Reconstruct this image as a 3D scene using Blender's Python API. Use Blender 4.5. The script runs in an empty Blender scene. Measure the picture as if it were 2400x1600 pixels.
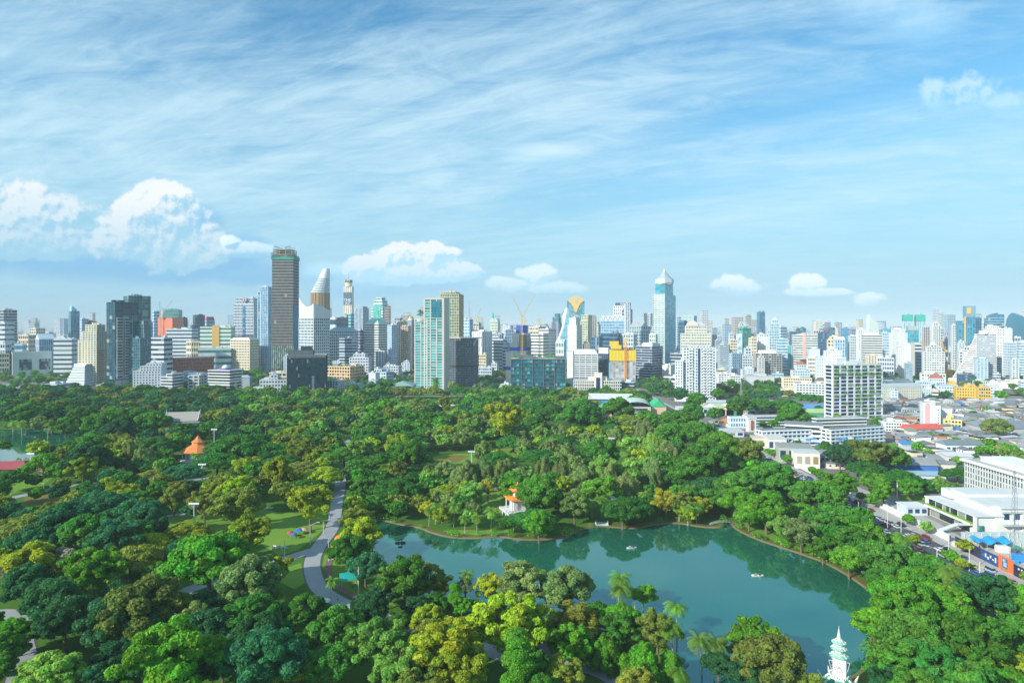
import bpy, math, random
import numpy as np
from mathutils import Vector, Matrix
R = math.radians
random.seed(7); rng = np.random.default_rng(7)
F = 1500.0; HZ = 766.0; H = 100.0        # photo focal length in pixels, horizon row, camera height
scene = bpy.context.scene
col = scene.collection
def G(px, py, z=0.0):
 Y = (H - z) * F / (py - HZ)
 return ((px - 1200.0) / F * Y, Y)
def DIST(yb): return H * F / (yb - HZ)
def PX(x, y, z=0.0): return (1200 + F * x / y, HZ + F * (H - z) / y)

# ---------------------------------------------------------------- object helpers
def link(o, parent=None):
 col.objects.link(o)
 if parent is not None: o.parent = parent
 return o
def empty(name, loc=(0, 0, 0), rz=0.0, parent=None):
 o = bpy.data.objects.new(name, None); o.location = loc; o.rotation_euler = (0, 0, rz)
 o.empty_display_size = 1.0
 return link(o, parent)
def tag(o, label=None, cat=None, group=None, kind=None):
 if label: o['label'] = label
 if cat: o['category'] = cat
 if group: o['group'] = group
 if kind: o['kind'] = kind
 return o
def mesh_np(name, v, f4, mats, smooth=False, uv=None, attr=None, midx=None):
 """v (n,3); f4 (m,k) faces all of k corners"""
 me = bpy.data.meshes.new(name)
 v = np.asarray(v, np.float32); f4 = np.asarray(f4, np.int32)
 m, k = f4.shape
 me.vertices.add(len(v)); me.vertices.foreach_set('co', v.ravel())
 me.loops.add(m * k); me.loops.foreach_set('vertex_index', f4.ravel())
 me.polygons.add(m); me.polygons.foreach_set('loop_start', np.arange(0, m * k, k, dtype=np.int32))
 if smooth: me.polygons.foreach_set('use_smooth', np.ones(m, bool))
 if midx is not None: me.polygons.foreach_set('material_index', np.asarray(midx, np.int32))
 if attr is not None:
  a = me.color_attributes.new('Col', 'FLOAT_COLOR', 'POINT')
  a.data.foreach_set('color', np.asarray(attr, np.float32).ravel())
 me.update(calc_edges=True)
 for mt in mats: me.materials.append(mt)
 return me
class MB:
 """collects shapes and links them as ONE mesh object"""
 def __init__(s): s.v = []; s.f = []; s.uv = []; s.m = []
 def face(s, pts, uv=None, m=0):
  i = len(s.v); s.v += [tuple(p) for p in pts]; s.f.append(tuple(range(i, i + len(pts))))
  s.uv.append(uv or [(0.37, 0.37)] * len(pts)); s.m.append(m)
 def box(s, x0, x1, y0, y1, z0, z1, m=0, nu=1, nv=1, nd=1, top=None, bottom=False):
  ro = random.randint(0, 60)
  def q(a, b, n):
   s.face([(a[0], a[1], z0), (b[0], b[1], z0), (b[0], b[1], z1), (a[0], a[1], z1)],
    [(ro, 0), (ro + n, 0), (ro + n, nv), (ro, nv)], m)
  q((x0, y0), (x1, y0), nu); q((x1, y0), (x1, y1), nd); q((x1, y1), (x0, y1), nu); q((x0, y1), (x0, y0), nd)
  s.face([(x0, y0, z1), (x1, y0, z1), (x1, y1, z1), (x0, y1, z1)], None, m if top is None else top)
  if bottom: s.face([(x0, y1, z0), (x1, y1, z0), (x1, y0, z0), (x0, y0, z0)], None, m)
 def prism(s, poly, z0, z1, m=0, top=None, nv=1, per=4.0, scale=1.0):
  """poly: ccw list of (x,y); scale shrinks the top about the centroid"""
  n = len(poly); cx = sum(p[0] for p in poly) / n; cy = sum(p[1] for p in poly) / n
  tp = [(cx + (p[0] - cx) * scale, cy + (p[1] - cy) * scale) for p in poly]
  u = 0
  for i in range(n):
   a, b, c, d = poly[i], poly[(i + 1) % n], tp[(i + 1) % n], tp[i]
   w = max(1, round(math.hypot(b[0] - a[0], b[1] - a[1]) / per))
   s.face([(a[0], a[1], z0), (b[0], b[1], z0), (c[0], c[1], z1), (d[0], d[1], z1)],
    [(u, 0), (u + w, 0), (u + w, nv), (u, nv)], m); u += w
  if scale > 0.01: s.face([(p[0], p[1], z1) for p in tp], None, m if top is None else top)
 def bar(s, a, b, r=0.1, m=0, n=4, r2=None):
  a = Vector(a); b = Vector(b); d = (b - a)
  if d.length < 1e-6: return
  d.normalize(); u = d.orthogonal().normalized(); w = d.cross(u); r2 = r if r2 is None else r2
  A = [a + (u * math.cos(t) + w * math.sin(t)) * r for t in [2 * math.pi * (k + .5) / n for k in range(n)]]
  B = [b + (u * math.cos(t) + w * math.sin(t)) * r2 for t in [2 * math.pi * (k + .5) / n for k in range(n)]]
  for k in range(n): s.face([A[k], A[(k + 1) % n], B[(k + 1) % n], B[k]], None, m)
  s.face(A[::-1], None, m); s.face(B, None, m)
 def lathe(s, prof, n=12, m=0, cx=0, cy=0, rot=0.0, cap=True):
  for (r0, z0), (r1, z1) in zip(prof, prof[1:]):
   for k in range(n):
    t0 = rot + 2 * math.pi * k / n; t1 = rot + 2 * math.pi * (k + 1) / n
    P = [(cx + r0 * math.cos(t0), cy + r0 * math.sin(t0), z0), (cx + r0 * math.cos(t1), cy + r0 * math.sin(t1), z0),
     (cx + r1 * math.cos(t1), cy + r1 * math.sin(t1), z1), (cx + r1 * math.cos(t0), cy + r1 * math.sin(t0), z1)]
    if r0 < 1e-4: P = P[1:]
    elif r1 < 1e-4: P = P[:3]
    s.face(P, None, m)
  if cap and prof[-1][0] > 1e-3:
   r, z = prof[-1]
   s.face([(cx + r * math.cos(rot + 2 * math.pi * k / n), cy + r * math.sin(rot + 2 * math.pi * k / n), z) for k in range(n)], None, m)
 def hip(s, x0, x1, y0, y1, z0, h, m=0, ridge=0.5, over=0.5):
  """hip roof, ridge along the longer side; ridge=1 gives a gable"""
  x0 -= over; x1 += over; y0 -= over; y1 += over
  if x1 - x0 >= y1 - y0:
   ins = (y1 - y0) / 2 * (1 - ridge); cy = (y0 + y1) / 2
   a = (x0 + ins, cy, z0 + h); b = (x1 - ins, cy, z0 + h)
   s.face([(x0, y0, z0), (x1, y0, z0), b, a], None, m); s.face([(x1, y1, z0), (x0, y1, z0), a, b], None, m)
   s.face([(x1, y0, z0), (x1, y1, z0), b], None, m); s.face([(x0, y1, z0), (x0, y0, z0), a], None, m)
  else:
   ins = (x1 - x0) / 2 * (1 - ridge); cx = (x0 + x1) / 2
   a = (cx, y0 + ins, z0 + h); b = (cx, y1 - ins, z0 + h)
   s.face([(x1, y0, z0), (x1, y1, z0), b, a], None, m); s.face([(x0, y1, z0), (x0, y0, z0), a, b], None, m)
   s.face([(x0, y0, z0), (x1, y0, z0), a], None, m); s.face([(x1, y1, z0), (x0, y1, z0), b], None, m)
 def mesh(s, name, mats):
  me = bpy.data.meshes.new(name); me.from_pydata(s.v, [], s.f)
  for mt in mats: me.materials.append(mt)
  uvl = me.uv_layers.new(name='UVMap')
  flat = [c for u in s.uv for p in u for c in p]
  uvl.data.foreach_set('uv', flat)
  me.polygons.foreach_set('material_index', s.m)
  me.update()
  return me
 def build(s, name, mats, parent=None, loc=(0, 0, 0), rz=0.0):
  if not isinstance(mats, (list, tuple)): mats = [mats]
  o = bpy.data.objects.new(name, s.mesh(name, mats)); o.location = loc; o.rotation_euler = (0, 0, rz)
  return link(o, parent)

# ---------------------------------------------------------------- materials
def newmat(name):
 m = bpy.data.materials.new(name); m.use_nodes = True
 nt = m.node_tree; b = nt.nodes.get('Principled BSDF')
 return m, nt, b
def N(nt, typ, **kw):
 n = nt.nodes.new(typ)
 for k, v in kw.items():
  if k.startswith('_'): n.inputs[int(k[1:])].default_value = v
  else: setattr(n, k, v)
 return n
def MATH(nt, op, a, b=None, c=None, clamp=False):
 n = nt.nodes.new('ShaderNodeMath'); n.operation = op; n.use_clamp = clamp
 for i, x in enumerate((a, b, c)):
  if x is None: continue
  if isinstance(x, (int, float)): n.inputs[i].default_value = x
  else: nt.links.new(x, n.inputs[i])
 return n.outputs[0]
def MIX(nt, fac, a, b, blend='MIX'):
 n = nt.nodes.new('ShaderNodeMix'); n.data_type = 'RGBA'; n.blend_type = blend
 for i, x in ((0, fac), (6, a), (7, b)):
  if isinstance(x, (int, float)): n.inputs[i].default_value = x
  elif isinstance(x, (tuple, list)): n.inputs[i].default_value = (x[0], x[1], x[2], 1)
  else: nt.links.new(x, n.inputs[i])
 return n.outputs[2]
_mc = {}
def plain(c, rough=0.7, noise=0.12, scale=0.15, metal=0.0, name=None, spec=0.4):
 """painted or cast surface with slight blotches and weathering"""
 key = ('p', tuple(c), rough, noise, scale, metal)
 if key in _mc: return _mc[key]
 m, nt, b = newmat(name or 'surface'); L = nt.links.new
 tc = N(nt, 'ShaderNodeTexCoord')
 nz = N(nt, 'ShaderNodeTexNoise'); nz.inputs['Scale'].default_value = scale; nz.inputs['Detail'].default_value = 4
 mp = N(nt, 'ShaderNodeMapping'); mp.inputs['Scale'].default_value = (1, 1, 0.35)
 L(tc.outputs['Object'], mp.inputs[0]); L(mp.outputs[0], nz.inputs['Vector'])
 f = MATH(nt, 'MULTIPLY_ADD', nz.outputs['Fac'], 2 * noise, 1 - noise)
 oi = N(nt, 'ShaderNodeVectorMath', operation='SCALE'); oi.inputs[0].default_value = c
 L(f, oi.inputs['Scale']); L(oi.outputs[0], b.inputs['Base Color'])
 b.inputs['Roughness'].default_value = rough; b.inputs['Metallic'].default_value = metal
 b.inputs['Specular IOR Level'].default_value = spec
 _mc[key] = m; return m
def glass(c, var=0.5, rough=0.12, curtain=0.25, spec=0.6, metal=0.0):
 """window glass: every uv cell is one pane with its own blind, tint and slight tilt"""
 key = ('g', tuple(c), var, rough, curtain, spec, metal)
 if key in _mc: return _mc[key]
 m, nt, b = newmat('window_glass'); L = nt.links.new
 uv = N(nt, 'ShaderNodeUVMap')
 fl = N(nt, 'ShaderNodeVectorMath', operation='FLOOR'); L(uv.outputs[0], fl.inputs[0])
 wn = N(nt, 'ShaderNodeTexWhiteNoise', noise_dimensions='3D'); L(fl.outputs[0], wn.inputs['Vector'])
 oi = N(nt, 'ShaderNodeObjectInfo')
 ad = N(nt, 'ShaderNodeVectorMath', operation='ADD'); L(fl.outputs[0], ad.inputs[0]); L(oi.outputs['Random'], ad.inputs[1]); L(ad.outputs[0], wn.inputs['Vector'])
 sp = N(nt, 'ShaderNodeSeparateColor'); L(wn.outputs['Color'], sp.inputs[0])
 k = MATH(nt, 'MULTIPLY_ADD', sp.outputs[0], 2 * var, 1 - var)
 sc = N(nt, 'ShaderNodeVectorMath', operation='SCALE'); sc.inputs[0].default_value = c; L(k, sc.inputs['Scale'])
 cu = MATH(nt, 'GREATER_THAN', sp.outputs[1], 1 - curtain)
 cu = MATH(nt, 'MULTIPLY', cu, 0.6)
 L(MIX(nt, cu, sc.outputs[0], (0.42, 0.45, 0.42)), b.inputs['Base Color'])
 b.inputs['Roughness'].default_value = rough
 b.inputs['Specular IOR Level'].default_value = spec; b.inputs['Metallic'].default_value = metal
 # panes never lie in exactly one plane
 geo = N(nt, 'ShaderNodeNewGeometry')
 j = N(nt, 'ShaderNodeVectorMath', operation='SUBTRACT'); L(wn.outputs['Color'], j.inputs[0]); j.inputs[1].default_value = (.5, .5, .5)
 j2 = N(nt, 'ShaderNodeVectorMath', operation='SCALE'); L(j.outputs[0], j2.inputs[0]); j2.inputs['Scale'].default_value = 0.05
 j3 = N(nt, 'ShaderNodeVectorMath', operation='ADD'); L(geo.outputs['Normal'], j3.inputs[0]); L(j2.outputs[0], j3.inputs[1])
 nn = N(nt, 'ShaderNodeVectorMath', operation='NORMALIZE'); L(j3.outputs[0], nn.inputs[0]); L(nn.outputs[0], b.inputs['Normal'])
 _mc[key] = m; return m

# ---------------------------------------------------------------- camera, light, sky
cam = bpy.data.cameras.new('camera'); co = bpy.data.objects.new('camera', cam); link(co)
co.location = (0, 0, H); co.rotation_euler = (R(90), 0, 0)
cam.sensor_width = 36; cam.lens = 36 * F / 2400; cam.shift_y = -(800 - HZ) / 2400
cam.clip_start = 1; cam.clip_end = 120000
scene.camera = co
SUN_EL = 27.0; SUN_DIR = Vector((-0.80, -0.60, 0)).normalized()      # where the sun stands, seen from the camera
sd = Vector((SUN_DIR.x * math.cos(R(SUN_EL)), SUN_DIR.y * math.cos(R(SUN_EL)), math.sin(R(SUN_EL))))
sl = bpy.data.lights.new('sun', 'SUN'); sl.energy = 3.35; sl.angle = R(0.6); sl.color = (1.0, 0.96, 0.87)
so = bpy.data.objects.new('sun', sl); link(so); so.rotation_euler = sd.to_track_quat('Z', 'Y').to_euler()
so.location = (0, 0, 500)
scene.view_settings.view_transform = 'Standard'; scene.view_settings.look = 'None'
scene.view_settings.exposure = 0.87; scene.view_settings.gamma = 1.0

w = bpy.data.worlds.new('World'); scene.world = w; w.use_nodes = True
nt = w.node_tree; L = nt.links.new
bg = nt.nodes['Background']; bg.inputs['Strength'].default_value = 0.12
sky = N(nt, 'ShaderNodeTexSky', sky_type='NISHITA'); sky.sun_disc = False
sky.sun_elevation = R(SUN_EL); sky.sun_rotation = math.atan2(SUN_DIR.x, SUN_DIR.y)
sky.air_density = 1.2; sky.dust_density = 0.6; sky.ozone_density = 2.5; sky.altitude = 100
tc = N(nt, 'ShaderNodeTexCoord')
sx = N(nt, 'ShaderNodeSeparateXYZ'); L(tc.outputs['Generated'], sx.inputs[0])
X, Y, Z = sx.outputs
Zc = MATH(nt, 'MAXIMUM', Z, 0.0)
# high thin cirrus on a flat layer, stretched along the wind
den = MATH(nt, 'ADD', Zc, 0.10)
cx_ = MATH(nt, 'DIVIDE', X, den); cy_ = MATH(nt, 'DIVIDE', Y, den)
cb = N(nt, 'ShaderNodeCombineXYZ'); L(cx_, cb.inputs[0]); L(cy_, cb.inputs[1])
def cirrus(rot, s1, s2, seed, scale, detail, rough, dist):
 mp = N(nt, 'ShaderNodeMapping', vector_type='TEXTURE'); L(cb.outputs[0], mp.inputs[0])
 mp.inputs['Rotation'].default_value = (0, 0, R(rot)); mp.inputs['Scale'].default_value = (1 / s1, 1 / s2, 1); mp.inputs['Location'].default_value = (seed, seed * .7, 0)
 n = N(nt, 'ShaderNodeTexNoise'); L(mp.outputs[0], n.inputs['Vector'])
 n.inputs['Scale'].default_value = scale; n.inputs['Detail'].default_value = detail; n.inputs['Roughness'].default_value = rough; n.inputs['Distortion'].default_value = dist
 return n.outputs['Fac']
c1 = cirrus(-30, 0.22, 1.0, 3.1, 1.9, 6, 0.62, 1.0)
c2 = cirrus(-22, 0.5, 1.0, 8.3, 0.9, 4, 0.55, 0.8)
c3 = cirrus(-36, 0.10, 1.0, 5.7, 7.0, 4, 0.68, 0.6)
cc = MATH(nt, 'ADD', MATH(nt, 'MULTIPLY', c1, 0.55), MATH(nt, 'MULTIPLY', c2, 0.55))
c4 = cirrus(-12, 0.45, 1.0, 1.9, 5.5, 6, 0.7, 1.2)
cc = MATH(nt, 'ADD', cc, MATH(nt, 'ADD', MATH(nt, 'MULTIPLY', c3, 0.22), MATH(nt, 'MULTIPLY', c4, 0.50)))
# cover: thicker to the west (left), thinner to the right
side = MATH(nt, 'MULTIPLY', X, -0.13)
cc = MATH(nt, 'ADD', cc, side)
mr = N(nt, 'ShaderNodeMapRange', interpolation_type='SMOOTHSTEP'); L(cc, mr.inputs[0])
mr.inputs[1].default_value = 0.68; mr.inputs[2].default_value = 1.20; mr.inputs[3].default_value = 0.06; mr.inputs[4].default_value = 0.88
SKYC = N(nt, 'ShaderNodeHueSaturation'); L(sky.outputs[0], SKYC.inputs['Color']); SKYC.inputs['Saturation'].default_value = 1.42; SKYC.inputs['Hue'].default_value = 0.491
SKYV = SKYC.inputs['Value']; SKYV.default_value = 0.80
CIR = (3.05, 4.2, 4.75)
# pale humid band towards the horizon, streaks in front of it
hb = N(nt, 'ShaderNodeMapRange', interpolation_type='SMOOTHSTEP'); L(Z, hb.inputs[0])
hb.inputs[1].default_value = 0.0; hb.inputs[2].default_value = 0.40; hb.inputs[3].default_value = 0.97; hb.inputs[4].default_value = 0.0
out = MIX(nt, hb.outputs[0], SKYC.outputs[0], (1.35, 2.9, 4.0))
lowf = N(nt, 'ShaderNodeMapRange', interpolation_type='SMOOTHSTEP'); L(Z, lowf.inputs[0]); lowf.inputs[1].default_value = 0.02; lowf.inputs[2].default_value = 0.22; lowf.inputs[3].default_value = .25
out = MIX(nt, MATH(nt, 'MULTIPLY', mr.outputs[0], lowf.outputs[0]), out, CIR)
# cumulus far out over the city: direction on the unit plane y=1
yy = MATH(nt, 'MAXIMUM', MATH(nt, 'ABSOLUTE', Y), 0.05)
U = MATH(nt, 'DIVIDE', X, yy); V = MATH(nt, 'DIVIDE', Z, yy)
cu = N(nt, 'ShaderNodeCombineXYZ'); L(U, cu.inputs[0]); L(V, cu.inputs[1])
def nz(vec, sc, det, ro, off=(0, 0, 0)):
 a = N(nt, 'ShaderNodeVectorMath', operation='ADD'); L(vec, a.inputs[0]); a.inputs[1].default_value = off
 n = N(nt, 'ShaderNodeTexNoise'); L(a.outputs[0], n.inputs['Vector']); n.inputs['Scale'].default_value = sc
 n.inputs['Detail'].default_value = det; n.inputs['Roughness'].default_value = ro
 return n.outputs['Fac']
front = MATH(nt, 'GREATER_THAN', Y, 0.02)
DU, DV = -0.006, 0.008
def turb(sc, amp, off):
 n = nz(cu.outputs[0], sc, 7, 0.62, off); n2 = nz(cu.outputs[0], sc * .4, 2, 0.5, (off[0] + 4, off[1], off[2]))
 return MATH(nt, 'MULTIPLY', MATH(nt, 'SUBTRACT', MATH(nt, 'ADD', n, n2), 0.80), 2.6 * amp)
TUR = {9: (turb(9, .55, (6, 7, 6)), turb(9, .55, (6 + DU, 7 + DV, 6))), 40: (turb(44, 1.25, (9, 3, 2)), turb(44, 1.25, (9 + DU, 3 + DV, 2))), 15: (turb(26, 1.05, (2, 3, 2)), turb(26, 1.05, (2 + DU, 3 + DV, 2)))}
def heap(blobs, soft, white, shade, op, sc=15):
 """puffy cloud made of overlapping round masses (pixel cx,cy,rx,ry), lit from upper left"""
 def field(du, dv, t):
  best = None
  for (cx, cy, rx, ry) in blobs:
   a = MATH(nt, 'MULTIPLY_ADD', U, F / rx, (du - (cx - 1200) / F) * F / rx)
   b = MATH(nt, 'MULTIPLY_ADD', V, F / ry, (dv - (HZ - cy) / F) * F / ry)
   d = MATH(nt, 'SUBTRACT', 1.0, MATH(nt, 'ADD', MATH(nt, 'MULTIPLY', a, a), MATH(nt, 'MULTIPLY', b, b)))
   best = d if best is None else MATH(nt, 'SMOOTH_MAX', best, d, 0.35)
  return MATH(nt, 'ADD', MATH(nt, 'MAXIMUM', best, -3.0), t)
 f0 = field(0, 0, TUR[sc][0]); f1 = field(DU, DV, TUR[sc][1])
 a = N(nt, 'ShaderNodeMapRange', interpolation_type='SMOOTHSTEP'); L(f0, a.inputs[0]); a.inputs[1].default_value = 0.0; a.inputs[2].default_value = soft
 a.inputs[4].default_value = op
 s = N(nt, 'ShaderNodeMapRange', interpolation_type='SMOOTHSTEP'); L(MATH(nt, 'SUBTRACT', f0, f1), s.inputs[0]); s.inputs[1].default_value = -0.35; s.inputs[2].default_value = 0.30
 lo = max(b_[1] + b_[3] for b_ in blobs[:4]); hi = min(b_[1] - b_[3] for b_ in blobs)
 g_ = N(nt, 'ShaderNodeMapRange'); L(V, g_.inputs[0]); g_.inputs[1].default_value = (HZ - lo) / F; g_.inputs[2].default_value = (HZ - hi) / F; g_.inputs[3].default_value = 0.2; g_.inputs[4].default_value = 1.15
 return MATH(nt, 'MULTIPLY', a.outputs[0], front), MIX(nt, MATH(nt, 'MULTIPLY', s.outputs[0], g_.outputs[0], clamp=True), shade, white)
SH = (1.7, 3.2, 4.2); WH = (4.5, 4.7, 4.8)
for args in [
 ([(280, 605, 440, 66), (90, 580, 280, 56), (540, 590, 120, 62), (620, 640, 150, 34), (430, 520, 110, 50)], 0.9, (1.45, 3.0, 4.35), (0.95, 2.45, 3.95), 0.95, 9),
 ([(60, 505, 150, 66), (-60, 470, 170, 76), (130, 560, 80, 44), (40, 560, 90, 40)], 0.7, WH, SH, 0.92),
 ([(375, 505, 105, 64), (330, 550, 110, 58), (445, 580, 86, 50), (400, 560, 100, 70), (470, 605, 50, 28)], 0.5, WH, SH, 0.96),
 ([(585, 585, 66, 18), (540, 565, 24, 14)], 0.9, (4.8, 5.4, 5.7), SH, 0.75),
 ([(850, 660, 170, 50), (1000, 655, 140, 50), (760, 640, 80, 30)], 1.1, (2.5, 4.1, 5.0), (1.25, 2.85, 4.25), 0.9, 9),
 ([(870, 628, 66, 26), (930, 604, 52, 30), (1012, 608, 58, 32), (1066, 636, 46, 22), (960, 640, 120, 24)], 0.7, WH, (2.2, 3.8, 4.8), 0.95, 40),
 ([(1190, 665, 44, 16), (1255, 642, 46, 18), (1300, 672, 60, 14), (1350, 676, 30, 10)], 1.0, (4.2, 4.9, 5.1), (2.4, 3.9, 4.7), 0.8, 40),
 ([(1290, 360, 110, 30), (1240, 374, 100, 14)], 1.5, (3.6, 4.6, 5.2), (1.9, 3.5, 4.5), 0.8, 9),
 ([(1715, 666, 44, 22), (1735, 676, 50, 12)], 0.9, (4.4, 5.0, 5.2), (2.2, 3.7, 4.6), 0.85, 40),
 ([(1893, 660, 34, 19), (1920, 684, 70, 8)], 0.8, (4.8, 5.1, 5.2), (2.6, 4.0, 4.7), 0.92, 40),
 ([(2040, 702, 40, 15)], 1.0, (4.2, 4.9, 5.1), (2.7, 4.1, 4.8), 0.8, 40),
 ([(2190, 215, 36, 40), (2280, 215, 70, 40), (2340, 240, 50, 24)], 1.6, (3.6, 4.6, 5.0), (1.9, 3.6, 4.7), 0.6, 40),
 ([(2060, 20, 130, 60), (2150, 60, 140, 70)], 1.8, (3.4, 4.8, 5.6), (1.7, 3.5, 4.9), 0.55, 9),
]:
 al, c = heap(*args)
 out = MIX(nt, al, out, c)
L(out, bg.inputs['Color'])
w.cycles.sampling_method = 'MANUAL'; w.cycles.sample_map_resolution = 256
# ---------------------------------------------------------------- ground, lakes, paths, road
def ground_mat():
 m, nt, b = newmat('city_ground'); L = nt.links.new
 tc = N(nt, 'ShaderNodeTexCoord')
 n1 = N(nt, 'ShaderNodeTexNoise'); n1.inputs['Scale'].default_value = 0.004; n1.inputs['Detail'].default_value = 8; n1.inputs['Roughness'].default_value = 0.7
 v = N(nt, 'ShaderNodeTexVoronoi'); v.inputs['Scale'].default_value = 0.03
 L(tc.outputs['Object'], n1.inputs['Vector']); L(tc.outputs['Object'], v.inputs['Vector'])
 sp = N(nt, 'ShaderNodeSeparateColor'); L(v.outputs['Color'], sp.inputs[0])
 city = MIX(nt, sp.outputs[0], (0.13, 0.13, 0.12), (0.34, 0.32, 0.29))
 g = N(nt, 'ShaderNodeMapRange'); L(n1.outputs['Fac'], g.inputs[0]); g.inputs[1].default_value = 0.46; g.inputs[2].default_value = 0.56
 L(MIX(nt, g.outputs[0], city, (0.03, 0.07, 0.02)), b.inputs['Base Color']); b.inputs['Roughness'].default_value = 0.9
 return m
def grass_mat(c1, c2, sc=0.05, name='grass'):
 m, nt, b = newmat(name); L = nt.links.new
 tc = N(nt, 'ShaderNodeTexCoord')
 n1 = N(nt, 'ShaderNodeTexNoise'); n1.inputs['Scale'].default_value = sc; n1.inputs['Detail'].default_value = 7; n1.inputs['Roughness'].default_value = 0.65
 n2 = N(nt, 'ShaderNodeTexNoise'); n2.inputs['Scale'].default_value = 1.5; n2.inputs['Detail'].default_value = 3
 L(tc.outputs['Object'], n1.inputs['Vector']); L(tc.outputs['Object'], n2.inputs['Vector'])
 f = MATH(nt, 'ADD', MATH(nt, 'MULTIPLY', n1.outputs['Fac'], 1.6), MATH(nt, 'MULTIPLY', n2.outputs['Fac'], 0.5))
 f = MATH(nt, 'SUBTRACT', f, 0.55, clamp=True)
 L(MIX(nt, f, c1, c2), b.inputs['Base Color']); b.inputs['Roughness'].default_value = 0.95; b.inputs['Specular IOR Level'].default_value = 0.1
 return m
def sheet(name, pts, z, mat, kind='structure', subdiv=False):
 me = bpy.data.meshes.new(name)
 me.from_pydata([(x, y, z) for x, y in pts], [], [tuple(range(len(pts)))]); me.materials.append(mat)
 o = bpy.data.objects.new(name, me); link(o); tag(o, kind=kind); return o
def area(pts):
 return sum(a[0] * b[1] - b[0] * a[1] for a, b in zip(pts, pts[1:] + pts[:1])) / 2
def ccw(p): return p if area(p) > 0 else p[::-1]
def smooth(pts, closed=True, it=2):
 for _ in range(it):
  q = []
  n = len(pts); rr = range(n) if closed else range(n - 1)
  if not closed: q.append(pts[0])
  for i in rr:
   a, b = pts[i], pts[(i + 1) % n]
   q.append((a[0] * .75 + b[0] * .25, a[1] * .75 + b[1] * .25)); q.append((a[0] * .25 + b[0] * .75, a[1] * .25 + b[1] * .75))
  if not closed: q.append(pts[-1])
  pts = q
 return pts
def inpoly(x, y, poly):
 c = False; n = len(poly); j = n - 1
 for i in range(n):
  xi, yi = poly[i]; xj, yj = poly[j]
  if (yi > y) != (yj > y) and x < (xj - xi) * (y - yi) / (yj - yi) + xi: c = not c
  j = i
 return c
def dseg(x, y, pl):
 best = 1e9
 for (ax, ay), (bx, by) in zip(pl, pl[1:]):
  dx, dy = bx - ax, by - ay; t = max(0, min(1, ((x - ax) * dx + (y - ay) * dy) / (dx * dx + dy * dy + 1e-9)))
  best = min(best, math.hypot(x - ax - t * dx, y - ay - t * dy))
 return best
GRASS = grass_mat((0.05, 0.14, 0.018), (0.09, 0.20, 0.025), 0.04)
LAWN = grass_mat((0.10, 0.29, 0.02), (0.23, 0.31, 0.06), 0.06, 'mown_grass')
DRY = grass_mat((0.16, 0.17, 0.03), (0.22, 0.16, 0.05), 0.05, 'dry_grass')
bm = MB(); S = 60000
bm.face([(-S, -3000, 0), (S, -3000, 0), (S, S, 0), (-S, S, 0)])
g = bm.build('ground', ground_mat()); tag(g, kind='structure')
PARK = [(-1050, 60), (166, 60), (166, 760), (120, 905), (-300, 925), (-1050, 900)]
sheet('park_ground', PARK, 0.03, GRASS)
def P(*a, z=0.0): return [G(px, py, z) for px, py in a]
LAKE1 = ccw(smooth(P((862, 1215), (905, 1222), (950, 1233), (985, 1238), (1010, 1250), (1060, 1262), (1120, 1263), (1165, 1257), (1230, 1268), (1330, 1262), (1350, 1246),
 (1400, 1232), (1440, 1237), (1490, 1240), (1540, 1229), (1590, 1226), (1640, 1236), (1690, 1238), (1700, 1228), (1712, 1226), (1722, 1240), (1760, 1260), (1830, 1284), (1880, 1300), (1930, 1318), (1985, 1348),
 (2030, 1380), (2062, 1408), (2055, 1440), (2040, 1500), (2030, 1560), (1990, 1590), (1900, 1600), (1850, 1640), (1780, 1700), (1600, 1760), (1480, 1760), (1520, 1640), (1590, 1570),
 (1570, 1510), (1500, 1488), (1430, 1482), (1330, 1452), (1200, 1448), (1080, 1440), (1000, 1400), (930, 1350), (890, 1320), (870, 1290), (880, 1262)), it=2))
LAKE2 = ccw(smooth(P((-80, 1000), (20, 1006), (70, 1004), (120, 1006), (160, 1012), (235, 1012), (240, 1030), (170, 1038), (160, 1062), (60, 1082), (-80, 1085)), it=2))
POND = ccw(smooth(P((196, 1148), (228, 1142), (240, 1152), (212, 1168), (190, 1165)), it=2))
def water_mat():
 m, nt, b = newmat('lake_water'); L = nt.links.new
 tc = N(nt, 'ShaderNodeTexCoord')
 n0 = N(nt, 'ShaderNodeTexNoise'); n0.inputs['Scale'].default_value = 0.02; n0.inputs['Detail'].default_value = 6; L(tc.outputs['Object'], n0.inputs['Vector'])
 L(MIX(nt, n0.outputs['Fac'], (0.008, 0.105, 0.066), (0.022, 0.140, 0.080)), b.inputs['Base Color'])
 b.inputs['Roughness'].default_value = 0.03; b.inputs['IOR'].default_value = 2.3; b.inputs['Specular Tint'].default_value = (.34, .88, 1.0, 1); b.inputs['Specular IOR Level'].default_value = 0.5
 n1 = N(nt, 'ShaderNodeTexNoise'); n1.inputs['Scale'].default_value = 0.7; n1.inputs['Detail'].default_value = 5; L(tc.outputs['Object'], n1.inputs['Vector'])
 bp = N(nt, 'ShaderNodeBump'); bp.inputs['Strength'].default_value = 0.35; bp.inputs['Distance'].default_value = 0.03; L(n1.outputs['Fac'], bp.inputs['Height']); L(bp.outputs[0], b.inputs['Normal'])
 return m
WATER = water_mat(); EARTH = plain((0.19, 0.14, 0.08), 0.95, 0.3, 0.4, name='earth_bank')
GRB = grass_mat((0.09, 0.16, 0.02), (0.17, 0.19, 0.04), 0.1, 'bank_grass')
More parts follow.
